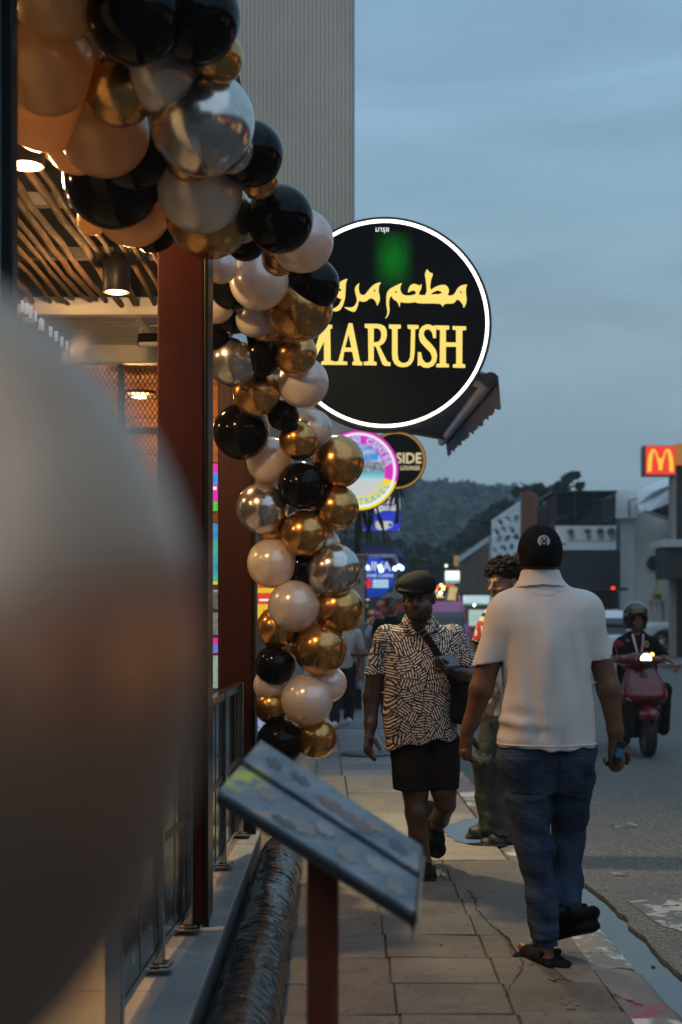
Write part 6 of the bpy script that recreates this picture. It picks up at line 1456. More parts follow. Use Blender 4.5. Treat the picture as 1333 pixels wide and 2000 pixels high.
# slides
def slide(heel, toe, parent, label=None):
    heel, toe = np.array(heel), np.array(toe); d = un(toe-heel); up = np.array((0, 0, 1.0)) if abs(d[2]) < .7 else np.array((0, -1.0, .2)); sdv = un(np.cross(d, up)); n_ = un(np.cross(sdv, d))
    f = Field(np.minimum(heel, toe)-.1, np.maximum(heel, toe)+.1, .0045)
    f.chain([heel, heel*.55+toe*.45, toe], [.046, .040, .054], .01, flat=(n_, 3.2)); so = f.copy(); 
    f.rc(heel*.5+toe*.5+n_*.020, heel*.18+toe*.82+n_*.018, .056, .056, .008, flat=(n_, 1.2)); f.rc(heel*.62+toe*.38+n_*.028, heel*.1+toe*.9+n_*.02, .036, .034, 0, 's', flat=(n_, 1.15))
    return f.mesh('slide_sandal', m_rubber2, parent)
slide(p(829, 1697, -.0), p(829, 1705, -.23), man2); slide(p(846, 1592, .30), p(857, 1668, .155), man2)
# cross-body bag, strap, phone
bag = thing('shoulder_bag', 'black shoulder bag hanging at the hip of the patterned shirt man', 'bag', g2.p(895, 1412, -.1))
f = g2.field(868, 925, 1315, 1425, -.30, .12, .006); f.box(g2.p(895, 1370, -.10), (.052, .10, .115), .035, rot=(0, 0, .3)); f.bump(lambda X, Y, Z: .004*np.sin(50*Z+20*X)); f.mesh('pouch', m_blackcloth, bag)
def strip(path, wd, t, name, mat, parent):
    b = B(); V = []
    for i, q in enumerate(path):
        q = Vector(q); tn = (Vector(path[min(i+1, len(path)-1)])-Vector(path[max(i-1, 0)])).normalized(); sd_ = tn.cross(Vector((0, -1, 0))).normalized()*wd/2; o_ = Vector((0, -t, 0)); V += [q-sd_, q+sd_, q+sd_+o_, q-sd_+o_]
    n = len(path); Fc = [(3, 2, 1, 0), (4*n-4, 4*n-3, 4*n-2, 4*n-1)]
    for i in range(n-1):
        for j in range(4): Fc.append((i*4+j, i*4+(j+1) % 4, (i+1)*4+(j+1) % 4, (i+1)*4+j))
    return b.add(V, Fc).build(name, mat, parent, fix=True)
strip([p(806, 1213, -.09), p(812, 1224, -.125), p(824, 1236, -.152), p(836, 1252, -.168), p(850, 1275, -.182), p(866, 1300, -.188), p(884, 1335, -.18)], .040, .006, 'strap', m_blackcloth, bag)
bk = g2.p(824, 1235, -.162); VF = loops_mesh([[(-.026, -.016), (.026, -.016), (.026, .016), (-.026, .016)], [(-.020, -.010), (.020, -.010), (.020, .010), (-.020, .010)]], .002)
V, Fc = wall_vf(VF, bk, .65); mesh_obj('buckle', V, Fc, m_chrome, bag)
ph = thing('mobile_phone', 'dark mobile phone held flat by the patterned shirt man', 'phone', g2.p(868, 1291, -.33))
B().box(g2.p(868, 1290, -.33), (.085, .13, .010), rx=.45, ry=-.10, rz=.25, bev=.003).build('case', m_black_plastic, ph); B().box(g2.p(868, 1289, -.332)+np.array((0, .0, .006)), (.074, .118, .002), rx=.45, ry=-.10, rz=.25).build('screen', M('phone_screen', (.05, .07, .09), .08), ph)

# ---------------------------------------------------------------- young man at the kerb, half hidden
g3 = Fig(8.75); p = g3.p; base3 = g3.p(970, 1645); base3[2] = 0
kid = thing('person', 'curly-haired young man in ripped jeans standing at the kerb behind the polo', 'person', base3)
f = g3.field(895, 1070, 1080, 1660, -.30, .35, .0055)
head(f, g3.p(984, 1136, .0), 1.0, (-.80, -.62, -.14)); f.rc(p(990, 1150, .02), p(998, 1185, .03), .055, .06, .02)
f.loft([(g3.z(y), g3.x(x), 8.78, a, b_) for y, x, a, b_ in ((1180, 998, .07, .08), (1215, 996, .14, .10), (1320, 996, .12, .12), (1410, 996, .13, .12))], .03)
f.chain([p(955, 1212, -.02), p(941, 1262, -.03), p(945, 1300, -.06), p(962, 1350, -.10), p(964, 1358, -.11)], [.052, .044, .040, .028, .025], .02); f.chain([p(1030, 1210, .1), p(1040, 1300, .12), p(1010, 1350, .0)], [.05, .042, .03], .02)
hand(f, p(960, 1364, -.11), (-.35, -.25, -1), (-.4, .5, -.2), (-.7, -.6, 0), .95, (.35, .5, .4))
f.chain([p(968, 1420, .0), p(950, 1500, -.02), p(958, 1590, .0), p(958, 1625, .0)], [.08, .06, .045, .035], .02); f.chain([p(1000, 1420, .05), p(990, 1500, .05), p(985, 1590, -.04), p(985, 1632, -.04)], [.08, .06, .045, .035], .02)
f.mesh('body', m_skin_kid, kid)
f = g3.field(925, 1035, 1075, 1170, -.16, .22, .0042)
f.ell(p(988, 1116, .03), (.108, .120, .088), .0)
rg_ = np.random.default_rng(3)
for i in range(900):
    a, b_ = rg_.uniform(0, 2*math.pi), rg_.uniform(-.30, 1.0); q = np.array((math.cos(a)*math.sqrt(max(0, 1-b_*b_))*.108, math.sin(a)*math.sqrt(max(0, 1-b_*b_))*.120, b_*.088))*rg_.uniform(.93, 1.16); r_ = rg_.uniform(.0055, .012)
    f.ell(p(988, 1116, .03)+q, (r_, r_, r_), .003)
fc3 = g3.p(963, 1142, -.06); f.ell(fc3, (.055, .075, .062), .008, 's')
f.mesh('curly_hair', M('dark_brown_curls', (.012, .009, .007), .85, spec=.15, bump=(300, .4)), kid)
mh_ = M('facial_hair', (.02, .014, .011), .8); 
f = g3.field(925, 1010, 1095, 1190, -.16, .15, .004); head(f, g3.p(984, 1136, .0), 1.0, (-.80, -.62, -.14), ears=False); fw3 = un((-.80, -.62, -.14)); sd3 = un(np.cross(fw3, (0, 0, 1))); c3 = g3.p(984, 1136, .0)
ff_ = f.copy(.0015)
def fh(X, Y, Z):
    a = (X-c3[0])*sd3[0]+(Y-c3[1])*sd3[1]; u_ = Z-c3[2]; fwd = (X-c3[0])*fw3[0]+(Y-c3[1])*fw3[1]
    mo = np.maximum(abs(a)-.028, abs(u_+.068+.2*a*a*10)-.005); br = np.minimum(np.maximum(abs(a-.032)-.022, abs(u_-.010)-.003), np.maximum(abs(a+.032)-.020, abs(u_-.010)-.003)); ch = np.maximum(abs(a)-.014, abs(u_+.112)-.010)
    return np.maximum(np.minimum(np.minimum(mo, br), ch), .03-fwd)
ff_.cut(fh); ff_.mesh('brows_and_moustache', mh_, kid)
f = g3.field(905, 1075, 1175, 1425, -.25, .32, .0055)
f.loft([S(g3, *q) for q in ((1415, 948, 1048, .15, .03), (1320, 950, 1045, .15, .03), (1240, 944, 1050, .14, .03), (1205, 948, 1046, .12, .03), (1190, 966, 1030, .09, .03), (1176, 980, 1016, .075, .03))], 0)
f.rc(p(960, 1208, -.02), p(935, 1270, -.03), .066, .066, .04); dk = un(p(935, 1270, -.03)-p(960, 1208, -.02)); ek = p(937, 1262, -.03)
f.cut(lambda X, Y, Z: np.where((X < g3.x(955)) & (Z > g3.z(1285)), (X-ek[0])*dk[0]+(Y-ek[1])*dk[1]+(Z-ek[2])*dk[2], -1.0)); f.bump(lambda X, Y, Z: .004*np.sin(40*X+30*Z))
m_cream_s = cloth('cream_jersey', (.55, .52, .43)); js = f.mesh('jersey', m_cream_s, kid)
def band(o_, a, b_, mat, name, gr):
    q = f.copy(gr); q.cut(lambda X, Y, Z: np.where(X < g3.x(958), np.maximum(a-((X-ek[0])*dk[0]+(Y-ek[1])*dk[1]+(Z-ek[2])*dk[2]), ((X-ek[0])*dk[0]+(Y-ek[1])*dk[1]+(Z-ek[2])*dk[2])-b_), 1.0)); return q.mesh(name, mat, js)
m_redb = M('red_sponsor_band', (.42, .025, .02), .7); g = G(m_redb); v = g.obj(); mp_ = g.n('Mapping'); g.l(v, mp_.inputs[0]); mp_.inputs['Scale'].default_value = (60, 60, 20); mp_.inputs['Rotation'].default_value = (0, .35, 0)
wv = g.noise(mp_.outputs[0], 1.0, 1, .3); sz_ = g.n('SeparateXYZ'); g.l(v, sz_.inputs[0]); zm_ = (g3.z(1231)-base3[2]); midb = g.rng(g.math('ABSOLUTE', g.math('SUBTRACT', sz_.outputs[2], zm_)), .030, .034, 1, 0); g.l(g.mix(g.math('MULTIPLY', g.rng(wv, .50, .54), midb), (.42, .025, .02), (.6, .58, .55)), g.b.inputs['Base Color'])
band(None, -.145, -.022, m_redb, 'red_band', .003); band(None, -.20, -.175, M('black_trim_cloth', (.02, .02, .02), .8), 'black_trim', .003)
band(None, -.02, .0, m_blackcloth, 'cuff', .003)
f = g3.field(905, 1045, 1395, 1640, -.25, .3, .0055)
f.chain([p(972, 1410, .0), p(950, 1490, -.02), p(956, 1560, .0), p(962, 1612, .0)], [.105, .082, .078, .088], .03); f.chain([p(1000, 1410, .05), p(988, 1490, .02), p(986, 1570, -.03), p(986, 1625, -.04)], [.105, .082, .080, .088], .03)
f.cut(lambda X, Y, Z: g3.z(1628)-Z+0*X+0*Y); f.bump(lambda X, Y, Z: .008*fold(41, 8, 16, 16, 50, .8)(X, Y, Z)*np.clip((g3.z(1540)-Z)*6, .2, 1)+.009*fold(42, 6, 26, 12, 8)(X, Y, Z)); 
rips = [(p(944, 1482, -.10), (.055, .07, .016)), (p(982, 1484, -.06), (.05, .06, .014))]
m_wash = denim('faded_olive_denim', (.026, .032, .026), (.085, .092, .078), (.018, .022, .018)); jk = f.mesh('ripped_jeans', m_wash, kid)
fr_ = f.copy(.004); fr_.cut(lambda X, Y, Z: np.minimum(np.sqrt(((X-g3.x(943))/.065)**2+((Z-g3.z(1481)+.015*np.sin(X*150))/.028)**2)-1, np.sqrt(((X-g3.x(983))/.05)**2+((Z-g3.z(1478)+.012*np.sin(X*170))/.024)**2)-1)*.03+0*Y); fr_.mesh('torn_knees', M('torn_dark_threads', (.015, .014, .012), .95, var=(120, .9, (.12, .13, .11)), bump=(200, .8)), jk)
for (px, py, dy) in ((948, 1625, .0), (972, 1642, -.06)):
    f = Field(p(px-45, py+14, dy-.12), p(px+42, py-42, dy+.14), .005)
    f.chain([p(px+18, py-4, dy), p(px-8, py-2, dy-.01), p(px-22, py+2, dy-.01)], [.050, .048, .042], .02); f.rc(p(px+20, py-22, dy), p(px+18, py-6, dy), .045, .050, .02); f.chain([p(px+22, py+9, dy), p(px-24, py+9, dy-.01)], [.040, .044], .02, flat=((0, 0, 1.0), 1.8))
    f.cut(lambda X, Y, Z: .001-Z+0*X+0*Y); f.bump(lambda X, Y, Z: .004*np.sin(70*X+60*Z)); f.mesh('chunky_shoe', M('dark_green_black_rubber', (.022, .025, .021), .55), kid)
wt = B().lathe([(.030, -.012), (.0335, -.008), (.0335, .008), (.030, .012)], p(963, 1351, -.103), 20).build('wristwatch', m_chrome, kid, smooth=True); B().lathe([(0, -.042), (.017, -.042), (.019, -.036), (.019, -.02)], p(961, 1351, -.103), 16, 'y').build('watch_dial', M('watch_dial', (.35, .36, .36), .3, .5), wt)

# ---------------------------------------------------------------- figures further off
def simple_person(label, px, py_head, py_feet, Y, top, bottom, skin, hair, shoe, lean=0.0, step=.2, facing=(0, -1, 0), cap=None, arm=None):
    gg = Fig(Y); b0 = gg.p(px, py_feet); t = thing('person', label, 'person', b0); H = (py_feet-py_head)*gg.u; z0 = b0[2]; x0 = b0[0]
    q = lambda x, y, z: np.array((x0+x, Y+y, z0+z*H)); h_ = .010
    F_ = lambda: Field((x0-.45, Y-.5, z0-.02), (x0+.45, Y+.5, z0+H+.05), h_)
    hip1, hip2 = q(-.08, 0, .50), q(.08, 0, .50); k1, k2 = q(-.09, -.06, .27), q(.09, .02, .27); a1, a2 = q(-.09, -step, .05), q(.09, step, .06)
    f = F_(); head(f, q(0, 0, .935), H/1.75, facing, ears=True); f.rc(q(0, 0, .88), q(0, .0, .80), .055, .065, .02); f.loft([(z0+.50*H, x0, Y, .13, .10), (z0+.65*H, x0, Y, .12, .10), (z0+.8*H, x0, Y, .16, .09), (z0+.83*H, x0, Y, .08, .07)], .03)
    s1, s2 = q(-.19, 0, .79), q(.19, 0, .79); e1_, e2_ = q(-.24, .03, .61), q(.24, .03, .61); w1, w2_ = (q(-.22, -.08, .47), q(.22, -.08, .47)) if arm is None else (q(*arm), q(.22, -.06, .47))
    f.chain([s1, e1_, w1], [.05, .042, .028], .02); f.chain([s2, e2_, w2_], [.05, .042, .028], .02); hand(f, w1, w1-e1_, (.6, -.6, 0), (.3, -1, 0), .9); hand(f, w2_, w2_-e2_, (-.6, -.6, 0), (-.3, -1, 0), .9)
    f.chain([hip1, k1, a1], [.08, .055, .04], .02); f.chain([hip2, k2, a2], [.08, .055, .04], .02); f.mesh('body', skin, t)
    f = F_(); f.loft([(z0+.49*H, x0, Y, .165, .13), (z0+.65*H, x0, Y, .155, .125), (z0+.78*H, x0, Y, .19, .11), (z0+.83*H, x0, Y, .10, .085), (z0+.845*H, x0, Y, .08, .07)], .0); f.rc(s1, (s1*.35+e1_*.65), .068, .062, .04); f.rc(s2, (s2*.35+e2_*.65), .068, .062, .04); f.bump(lambda X, Y_, Z: .006*np.sin(30*X+9*Z)+0*Y_); f.mesh('shirt', top, t)
    f = F_(); f.chain([hip1, k1, a1], [.11, .08, .065], .03); f.chain([hip2, k2, a2], [.11, .08, .065], .03); f.bump(lambda X, Y_, Z: .005*np.sin(40*Z+20*X)+0*Y_); f.mesh('trousers', bottom, t)
    f = F_()
    for a_ in (a1, a2): f.rc(a_+np.array((0, .03, -.035)), a_+np.array((0, -.14, -.045)), .042, .036, .02)
    f.cut(lambda X, Y_, Z: z0+.003-Z+0*X+0*Y_); f.mesh('shoes', shoe, t)
    f = F_(); s_ = H/1.75; fw_ = un(facing); f.ell(q(0, 0, .935)+np.array((0, 0, .042*s_))-fw_*.022*s_, np.array((.085, .100, .085))*s_, 0); f.ell(q(0, 0, .935)+fw_*.09*s_-np.array((0, 0, .02*s_)), np.array((.10, .075, .09))*s_, .01, 's'); f.mesh('hair' if cap is None else 'cap', hair, t)
    return t
m_hairk = M('short_dark_hair', (.02, .014, .010), .7); m_wht = M('white_shoe', (.55, .55, .53), .6); m_wshirt = cloth('pale_grey_cotton', (.42, .42, .40)); m_navy = cloth('navy_cotton', (.015, .018, .03))
simple_person('dark-haired man in black top beyond the patterned shirt man', 764, 1168, 1398, 20.5, m_blackcloth, m_blackcloth, m_skin_tan, m_hairk, m_blackcloth, facing=(.3, -1, -.25))
simple_person('person in pale top and dark trousers, white sneaker showing below balloons', 668, 1192, 1416, 17.9, m_wshirt, m_navy, m_skin_tan, m_hairk, m_wht, facing=(1, -.3, 0), step=.25, arm=(.24, -.1, .62))
simple_person('distant passer-by in pale shirt with dark bag below the blue sign', 738, 1200, 1330, 33, m_wshirt, m_blackcloth, m_skin_tan, m_hairk, m_blackcloth)
# ================================================================== VEHICLES
m_tyre = M('tyre_rubber', (.012, .012, .012), .8); m_glass = M('tinted_car_glass', (.018, .024, .03), .06, spec=.7)
def wheel(parent, c, r_, w_, rim, axis='x', n=28):
    wh = B().lathe([(r_*.62, -w_/2), (r_*.93, -w_/2), (r_, -w_*.32), (r_, w_*.32), (r_*.93, w_/2), (r_*.62, w_/2)], c, n, axis).build('wheel', m_tyre, parent, smooth=True)
    B().lathe([(0, -w_*.35), (r_*.2, -w_*.42), (r_*.55, -w_*.34), (r_*.64, -w_*.46), (r_*.64, w_*.46), (r_*.5, w_*.36), (0, w_*.4)], c, n, axis).build('rim', rim, wh, smooth=True); return wh
# ---- pink taxi facing us
gt = Fig(40.0); ct = gt.p(862, 1306); ct[2] = -.12
tx = thing('pink_taxi', 'pink taxi van with roof sign, behind the patterned shirt man', 'taxi', ct)
m_pink = M('pink_car_paint', (.46, .07, .26), .28, coat=.6, var=(2, .12))
W2 = .86
f = Field(ct+np.array((-1.05, -.3, 0)), ct+np.array((1.05, 4.5, 2.1)), .026)
X0, Y0_, Z0 = ct
f.box((X0, Y0_+2.1, Z0+.72), (W2, 2.1, .46), .18, .05); f.box((X0, Y0_+2.5, Z0+1.35), (W2*.90, 1.62, .46), .22, .12); f.box((X0, Y0_+.95, Z0+1.28), (W2*.88, .5, .45), .2, .2, rot=(-.85, 0, 0))
for s_ in (-1, 1):
    for yy in (.75, 3.3): f.rc((X0+s_*(W2+.05), Y0_+yy, Z0+.33), (X0+s_*(W2-.22), Y0_+yy, Z0+.33), .37, .37, .01, 's')
body = f.mesh('body', m_pink, tx)
q = f.copy(.012); q.cut(lambda X, Y, Z: np.maximum(np.maximum(abs(X-X0)-.70, abs(Z-(Z0+1.33))-.27), Y-(Y0_+1.5))); q.mesh('windscreen', m_glass, tx)
for s_ in (-1, 1): q = f.copy(.012); q.cut(lambda X, Y, Z: np.maximum(np.maximum(abs(Z-(Z0+1.36))-.22, abs(Y-(Y0_+2.7))-1.1), .6-s_*(X-X0))); q.mesh('side_window', m_glass, tx)
for s_ in (-1, 1):
    q = f.copy(.014); q.cut(lambda X, Y, Z: np.maximum(np.maximum(abs(X-(X0+s_*.62))-.15, abs(Z-(Z0+.78))-.09), Y-(Y0_+.6))); q.mesh('headlight', M('headlight_lens', (.5, .5, .48), .15), tx)
    for yy in (.75, 3.3): wheel(tx, (X0+s_*(W2-.11), Y0_+yy, Z0+.33), .33, .2, m_chrome)
    B().box((X0+s_*(W2+.10), Y0_+1.0, Z0+1.12), (.2, .1, .14), bev=.03).build('mirror', m_pink, tx)
B().box((X0, Y0_+1.9, Z0+1.86), (1.30, .5, .06), bev=.02).build('roof_rack', m_pink, tx)
bxs = B().box((X0-.02, Y0_+1.62, Z0+1.95), (.62, .14, .15), bev=.02).build('roof_sign', M('taxi_sign_box', (.30, .24, .10), .5), tx)
lettering('lettering', 'TAXI', .13, M('taxi_sign_print', (.05, .035, .03), .6), (X0-.02, Y0_+1.54, Z0+1.95), bxs, .02, -.006, 1.3)
for dx_ in (.46, .68): B().lathe([(0, .05), (.03, .045), (.045, 0)], (X0+dx_, Y0_+1.6, Z0+1.90), 12).build('roof_lamp', M('red_lamp_glass', (.22, .01, .015), .3), tx)
B().box((X0, Y0_-.01, Z0+.45), (1.5, .08, .16), bev=.03).build('bumper', m_black_plastic, tx); B().box((X0, Y0_-.03, Z0+.60), (.5, .02, .11)).build('number_plate', M('plate_white', (.5, .5, .48), .5), tx)
# ---- white estate car
gw = Fig(41.0); cw = gw.p(1188, 1306); cw[2] = -.12
wc = thing('white_car', 'white estate car with roof rails between the polo man and the scooter', 'car', cw); m_wcar = M('white_car_paint', (.72, .73, .75), .28, coat=.6)
X0, Y0_, Z0 = cw; f = Field(cw+np.array((-1.05, -.3, 0)), cw+np.array((1.05, 4.6, 1.75)), .026)
f.box((X0, Y0_+2.15, Z0+.62), (.87, 2.1, .40), .20, .05); f.box((X0, Y0_+2.45, Z0+1.20), (.76, 1.5, .40), .24, .14); f.box((X0, Y0_+1.05, Z0+1.08), (.72, .5, .36), .2, .2, rot=(-.95, 0, 0))
for s_ in (-1, 1):
    for yy in (.8, 3.4): f.rc((X0+s_*.92, Y0_+yy, Z0+.32), (X0+s_*.66, Y0_+yy, Z0+.32), .36, .36, .01, 's')
f.mesh('body', m_wcar, wc); q = f.copy(.012); q.cut(lambda X, Y, Z: np.maximum(np.maximum(abs(X-X0)-.66, abs(Z-(Z0+1.17))-.25), Y-(Y0_+1.7))); q.mesh('windscreen', m_glass, wc)
for s_ in (-1, 1):
    q = f.copy(.012); q.cut(lambda X, Y, Z: np.maximum(np.maximum(abs(Z-(Z0+1.24))-.19, abs(Y-(Y0_+2.5))-1.1), .55-s_*(X-X0))); q.mesh('side_window', m_glass, wc)
    q = f.copy(.014); q.cut(lambda X, Y, Z: np.maximum(np.maximum(abs(X-(X0+s_*.64))-.17, abs(Z-(Z0+.74))-.07), Y-(Y0_+.7))); q.mesh('headlight', M('headlight_lens', (.5, .5, .48), .15), wc)
    for yy in (.8, 3.4): wheel(wc, (X0+s_*.77, Y0_+yy, Z0+.32), .32, .2, m_chrome)
    B().tube([(X0+s_*.58, Y0_+1.5, Z0+1.58), (X0+s_*.60, Y0_+1.7, Z0+1.67), (X0+s_*.60, Y0_+3.2, Z0+1.67), (X0+s_*.58, Y0_+3.5, Z0+1.58)], .025, 8).build('roof_rail', m_chrome, wc, smooth=True)
# ---- white pickup side on
gp = Fig(48.0); cp_ = gp.p(1330, 1281); cp_[2] = 0
pk_ = thing('white_pickup', 'white pickup parked side-on behind the cones, bonnet to the left', 'pickup', cp_); X0, Y0_, Z0 = cp_
f = Field(cp_+np.array((-1.75, -1.2, .1)), cp_+np.array((3.6, 1.2, 2.0)), .030)
f.box((X0-.55, Y0_, Z0+.80), (.98, .88, .34), .2, .05); f.box((X0+1.6, Y0_, Z0+.82), (1.9, .88, .36), .12, .08); f.box((X0+1.0, Y0_, Z0+1.42), (.95, .76, .40), .2, .15); f.box((X0+.28, Y0_, Z0+1.22), (.55, .74, .25), .1, .15, rot=(0, -.75, 0))
for xx_ in (-.72, 2.5):
    for s_ in (-1, 1): f.rc((X0+xx_, Y0_+s_*.95, Z0+.42), (X0+xx_, Y0_+s_*.62, Z0+.42), .47, .47, .01, 's')
f.mesh('body', m_wcar, pk_); q = f.copy(.012); q.cut(lambda X, Y, Z: np.maximum(np.maximum(abs(X-(X0+.95))-.68, abs(Z-(Z0+1.45))-.22), Y-(Y0_-.5))); q.mesh('side_window', m_glass, pk_)
q = f.copy(.012); q.cut(lambda X, Y, Z: np.maximum(np.maximum(abs(Y-Y0_)-.62, abs(Z-(Z0+1.40))-.24), X-(X0+.38))); q.mesh('windscreen', m_glass, pk_)
for xx_ in (-.72, 2.5):
    for s_ in (-1, 1): wheel(pk_, (X0+xx_, Y0_+s_*.76, Z0+.40), .40, .24, m_chrome, 'y')
B().box((X0+.45, Y0_-.95, Z0+1.15), (.12, .2, .16), bev=.03).build('mirror', m_black_plastic, pk_)
q = f.copy(.012); q.cut(lambda X, Y, Z: np.maximum(abs(Z-(Z0+.92))-.09, (X-(X0-1.35)))+0*Y); q.mesh('headlight', M('headlight_lens', (.5, .5, .48), .15), pk_)

# ---- red scooter coming towards us
gs = Fig(15.2); u = gs.u; p = gs.p; cs = gs.p(1266, 1475); cs[2] = -.12
sc = thing('red_scooter', 'dark red motor scooter with lit headlight riding towards us', 'scooter', cs)
m_red = M('dark_red_scooter_paint', (.12, .0015, .007), .25, coat=.35); m_bkp = M('black_scooter_plastic', (.010, .010, .011), .35)
wheel(sc, (gs.x(1266), 15.2, -.12+.24), .24, .11, M('dark_rim', (.05, .05, .05), .4, .6), 'x'); wheel(sc, (gs.x(1262), 16.45, -.12+.24), .24, .12, M('dark_rim', (.05, .05, .05), .4, .6), 'x')
f = gs.field(1225, 1300, 1365, 1420, -.35, .35, .010); f.rc(p(1265, 1438, 0), p(1265, 1438, .0), .1, .1, 0) if 0 else None
f.ell(p(1264, 1394, -.02), (.105, .30, .10), .0); f.ell(p(1265, 1415, .0), (.062, .26, .14), .01, 's'); f.mesh('front_fender', m_red, sc)
f = gs.field(1195, 1325, 1295, 1465, -.30, .9, .010)          # front shield
f.loft([(gs.z(y), gs.x(x), 15.2+dy, a, b_) for y, x, a, b_, dy in ((1300, 1256, .13, .06, .12), (1320, 1258, .19, .09, .10), (1345, 1260, .235, .12, .06), (1365, 1261, .24, .13, .05), (1374, 1261, .215, .11, .08))], 0, n=2.3)
f.bump(lambda X, Y, Z: -.012*np.exp(-((X-gs.x(1257))/.03)**2)*(Y < 15.25)); sh_ = f.mesh('front_shield', m_red, sc)
q = f.copy(.006); q.cut(lambda X, Y, Z: np.maximum(np.sqrt(((X-gs.x(1257))/.062)**2+((Z-gs.z(1312))/.075)**2)-1, (Y-15.22)*9)*.05); q.mesh('black_badge', m_bkp, sh_)
f = gs.field(1190, 1330, 1360, 1470, -.2, 1.5, .012)          # black legshield, floor and sides
f.loft([(gs.z(y), gs.x(x), 15.2+dy, a, b_) for y, x, a, b_, dy in ((1366, 1262, .245, .10, .22), (1390, 1264, .245, .12, .26), (1420, 1264, .22, .14, .3), (1445, 1262, .15, .14, .34))], 0); f.ell(p(1265, 1425, -.02), (.10, .32, .28), .02, 's'); f.box(p(1262, 1420, .75), (.17, .5, .05), .03, .03); f.mesh('leg_shield', m_bkp, sc)
f = gs.field(1195, 1325, 1320, 1450, .9, 2.0, .014); f.ell(p(1258, 1375, 1.35), (.21, .48, .22), 0); f.box(p(1258, 1335, 1.35), (.15, .42, .06), .05, .05); f.mesh('seat_and_tail', m_red, sc)
f = gs.field(1200, 1300, 1262, 1312, -.25, .35, .008)         # handlebar cowl
f.ell(p(1252, 1290, .02), (.12, .11, .085), 0); f.rc(p(1218, 1288, .08), p(1252, 1290, .04), .045, .075, .04); f.rc(p(1252, 1290, .04), p(1290, 1290, .08), .075, .042, .04); f.mesh('handlebar_cowl', m_red, sc)
hl = B().lathe([(0, -.012), (.062, -.010), (.074, .0), (.078, .03), (.06, .06)], p(1258, 1286.5, -.095), 28, 'y').build('headlight_housing', m_bkp, sc, smooth=True)
hp = [(.058*math.cos(a), .058*math.sin(a)) for a in np.linspace(-.25, math.pi+.25, 20)]; face('headlight', [hp], E_('lit_headlight', (1.0, .86, .52), 6.0), Vector(p(1258, 1286.5, -.110)), hl, .004, 0)
B().lathe([(0, -.01), (.020, -.006), (.022, .02)], p(1272.5, 1278, -.05), 12, 'y').build('position_lamp', E_('amber_position_lamp', (1.0, .6, .15), 4), sc)
B().tube([p(1205, 1293, .16), p(1225, 1289, .10), p(1285, 1290, .10), p(1312, 1296, .18)], .016, 8).build('handlebar', m_bkp, sc, smooth=True); B().tube([p(1306, 1296, .14), p(1314, 1298, .10)], .012, 6).build('brake_lever', m_chrome, sc)
for (px, py) in ((1231, 1365), (1289, 1381)): B().box(p(px, py, -.03 if px < 1260 else .05), (.09 if px < 1260 else .03, .03, .045), ry=.25, bev=.012).build('indicator', M('clear_lens', (.30, .30, .29), .15), sc)
B().tube([p(1212, 1278, .15), p(1207, 1262, .15)], .008, 6).build('mirror_stem', m_chrome, sc)
# rider
gr = Fig(15.75); p = gr.p; rb_ = gr.p(1245, 1330); rd = thing('person', 'helmeted scooter rider in black shirt with red and white lanyard', 'person', rb_)
f = gr.field(1170, 1330, 1165, 1440, -.55, .55, .009)
head(f, p(1244, 1210), .95, (.05, -1, -.05)); f.rc(p(1244, 1218), p(1244, 1240), .05, .06, .02); f.loft([(gr.z(y), gr.x(x), 15.78, a, b_) for y, x, a, b_ in ((1236, 1244, .09, .08), (1250, 1244, .19, .11), (1300, 1246, .17, .13), (1335, 1246, .17, .14))], .03)
f.chain([p(1213, 1255), p(1203, 1285, -.05), p(1207, 1296, -.32)], [.055, .045, .03], .02); f.chain([p(1276, 1255), p(1292, 1284, -.05), p(1304, 1296, -.30)], [.055, .045, .03], .02)
hand(f, p(1207, 1295, -.33), (.1, -1, -.3), (0, -.3, -1), (1, 0, 0), .95, (.8, .8, .5)); hand(f, p(1304, 1295, -.31), (0, -1, -.3), (0, -.3, -1), (-1, 0, 0), .95, (.8, .8, .5))
f.chain([p(1230, 1335, .05), p(1225, 1345, -.32), p(1228, 1425, -.25)], [.09, .065, .045], .02); f.chain([p(1262, 1335, .05), p(1284, 1345, -.32), p(1286, 1425, -.25)], [.09, .065, .045], .02); f.mesh('body', m_skin_tan, rd)
f = gr.field(1180, 1310, 1226, 1345, -.25, .3, .008); f.loft([S(gr, *q) for q in ((1338, 1208, 1284, .165, .03), (1300, 1207, 1284, .155, .03), (1262, 1206, 1283, .14, .03), (1244, 1216, 1272, .11, .03), (1232, 1230, 1258, .08, .03))], 0); f.rc(p(1214, 1254), p(1203, 1278, -.03), .068, .066, .04); f.rc(p(1275, 1254), p(1290, 1276, -.03), .068, .066, .04); f.bump(lambda X, Y, Z: .005*np.sin(28*X+25*Z))
sr_ = f.mesh('polo_shirt', m_blackcloth, rd); q = f.copy(.005); q.cut(lambda X, Y, Z: np.sqrt(((X-gr.x(1207))/.06)**2+((Z-gr.z(1257))/.035)**2)*.05-.05+0*Y); q.mesh('red_sleeve_patch', cloth('red_patch', (.25, .01, .02)), sr_)
q = f.copy(.005); q.cut(lambda X, Y, Z: np.maximum(np.sqrt(((X-gr.x(1260))/.028)**2+((Z-gr.z(1258))/.04)**2)*.05-.05, .012-np.sqrt(((X-gr.x(1260)))**2+((Z-gr.z(1258)))**2))+0*Y); q.mesh('gold_crest', M('crest_gold', (.24, .19, .05), .6), sr_)
lettering('embroidered_mark', '76', .045, M('crest_gold2', (.28, .23, .06), .6), p(1222, 1251, -.118), sr_, .02, 0)
ml = M('lanyard_white', (.5, .46, .46), .7); 
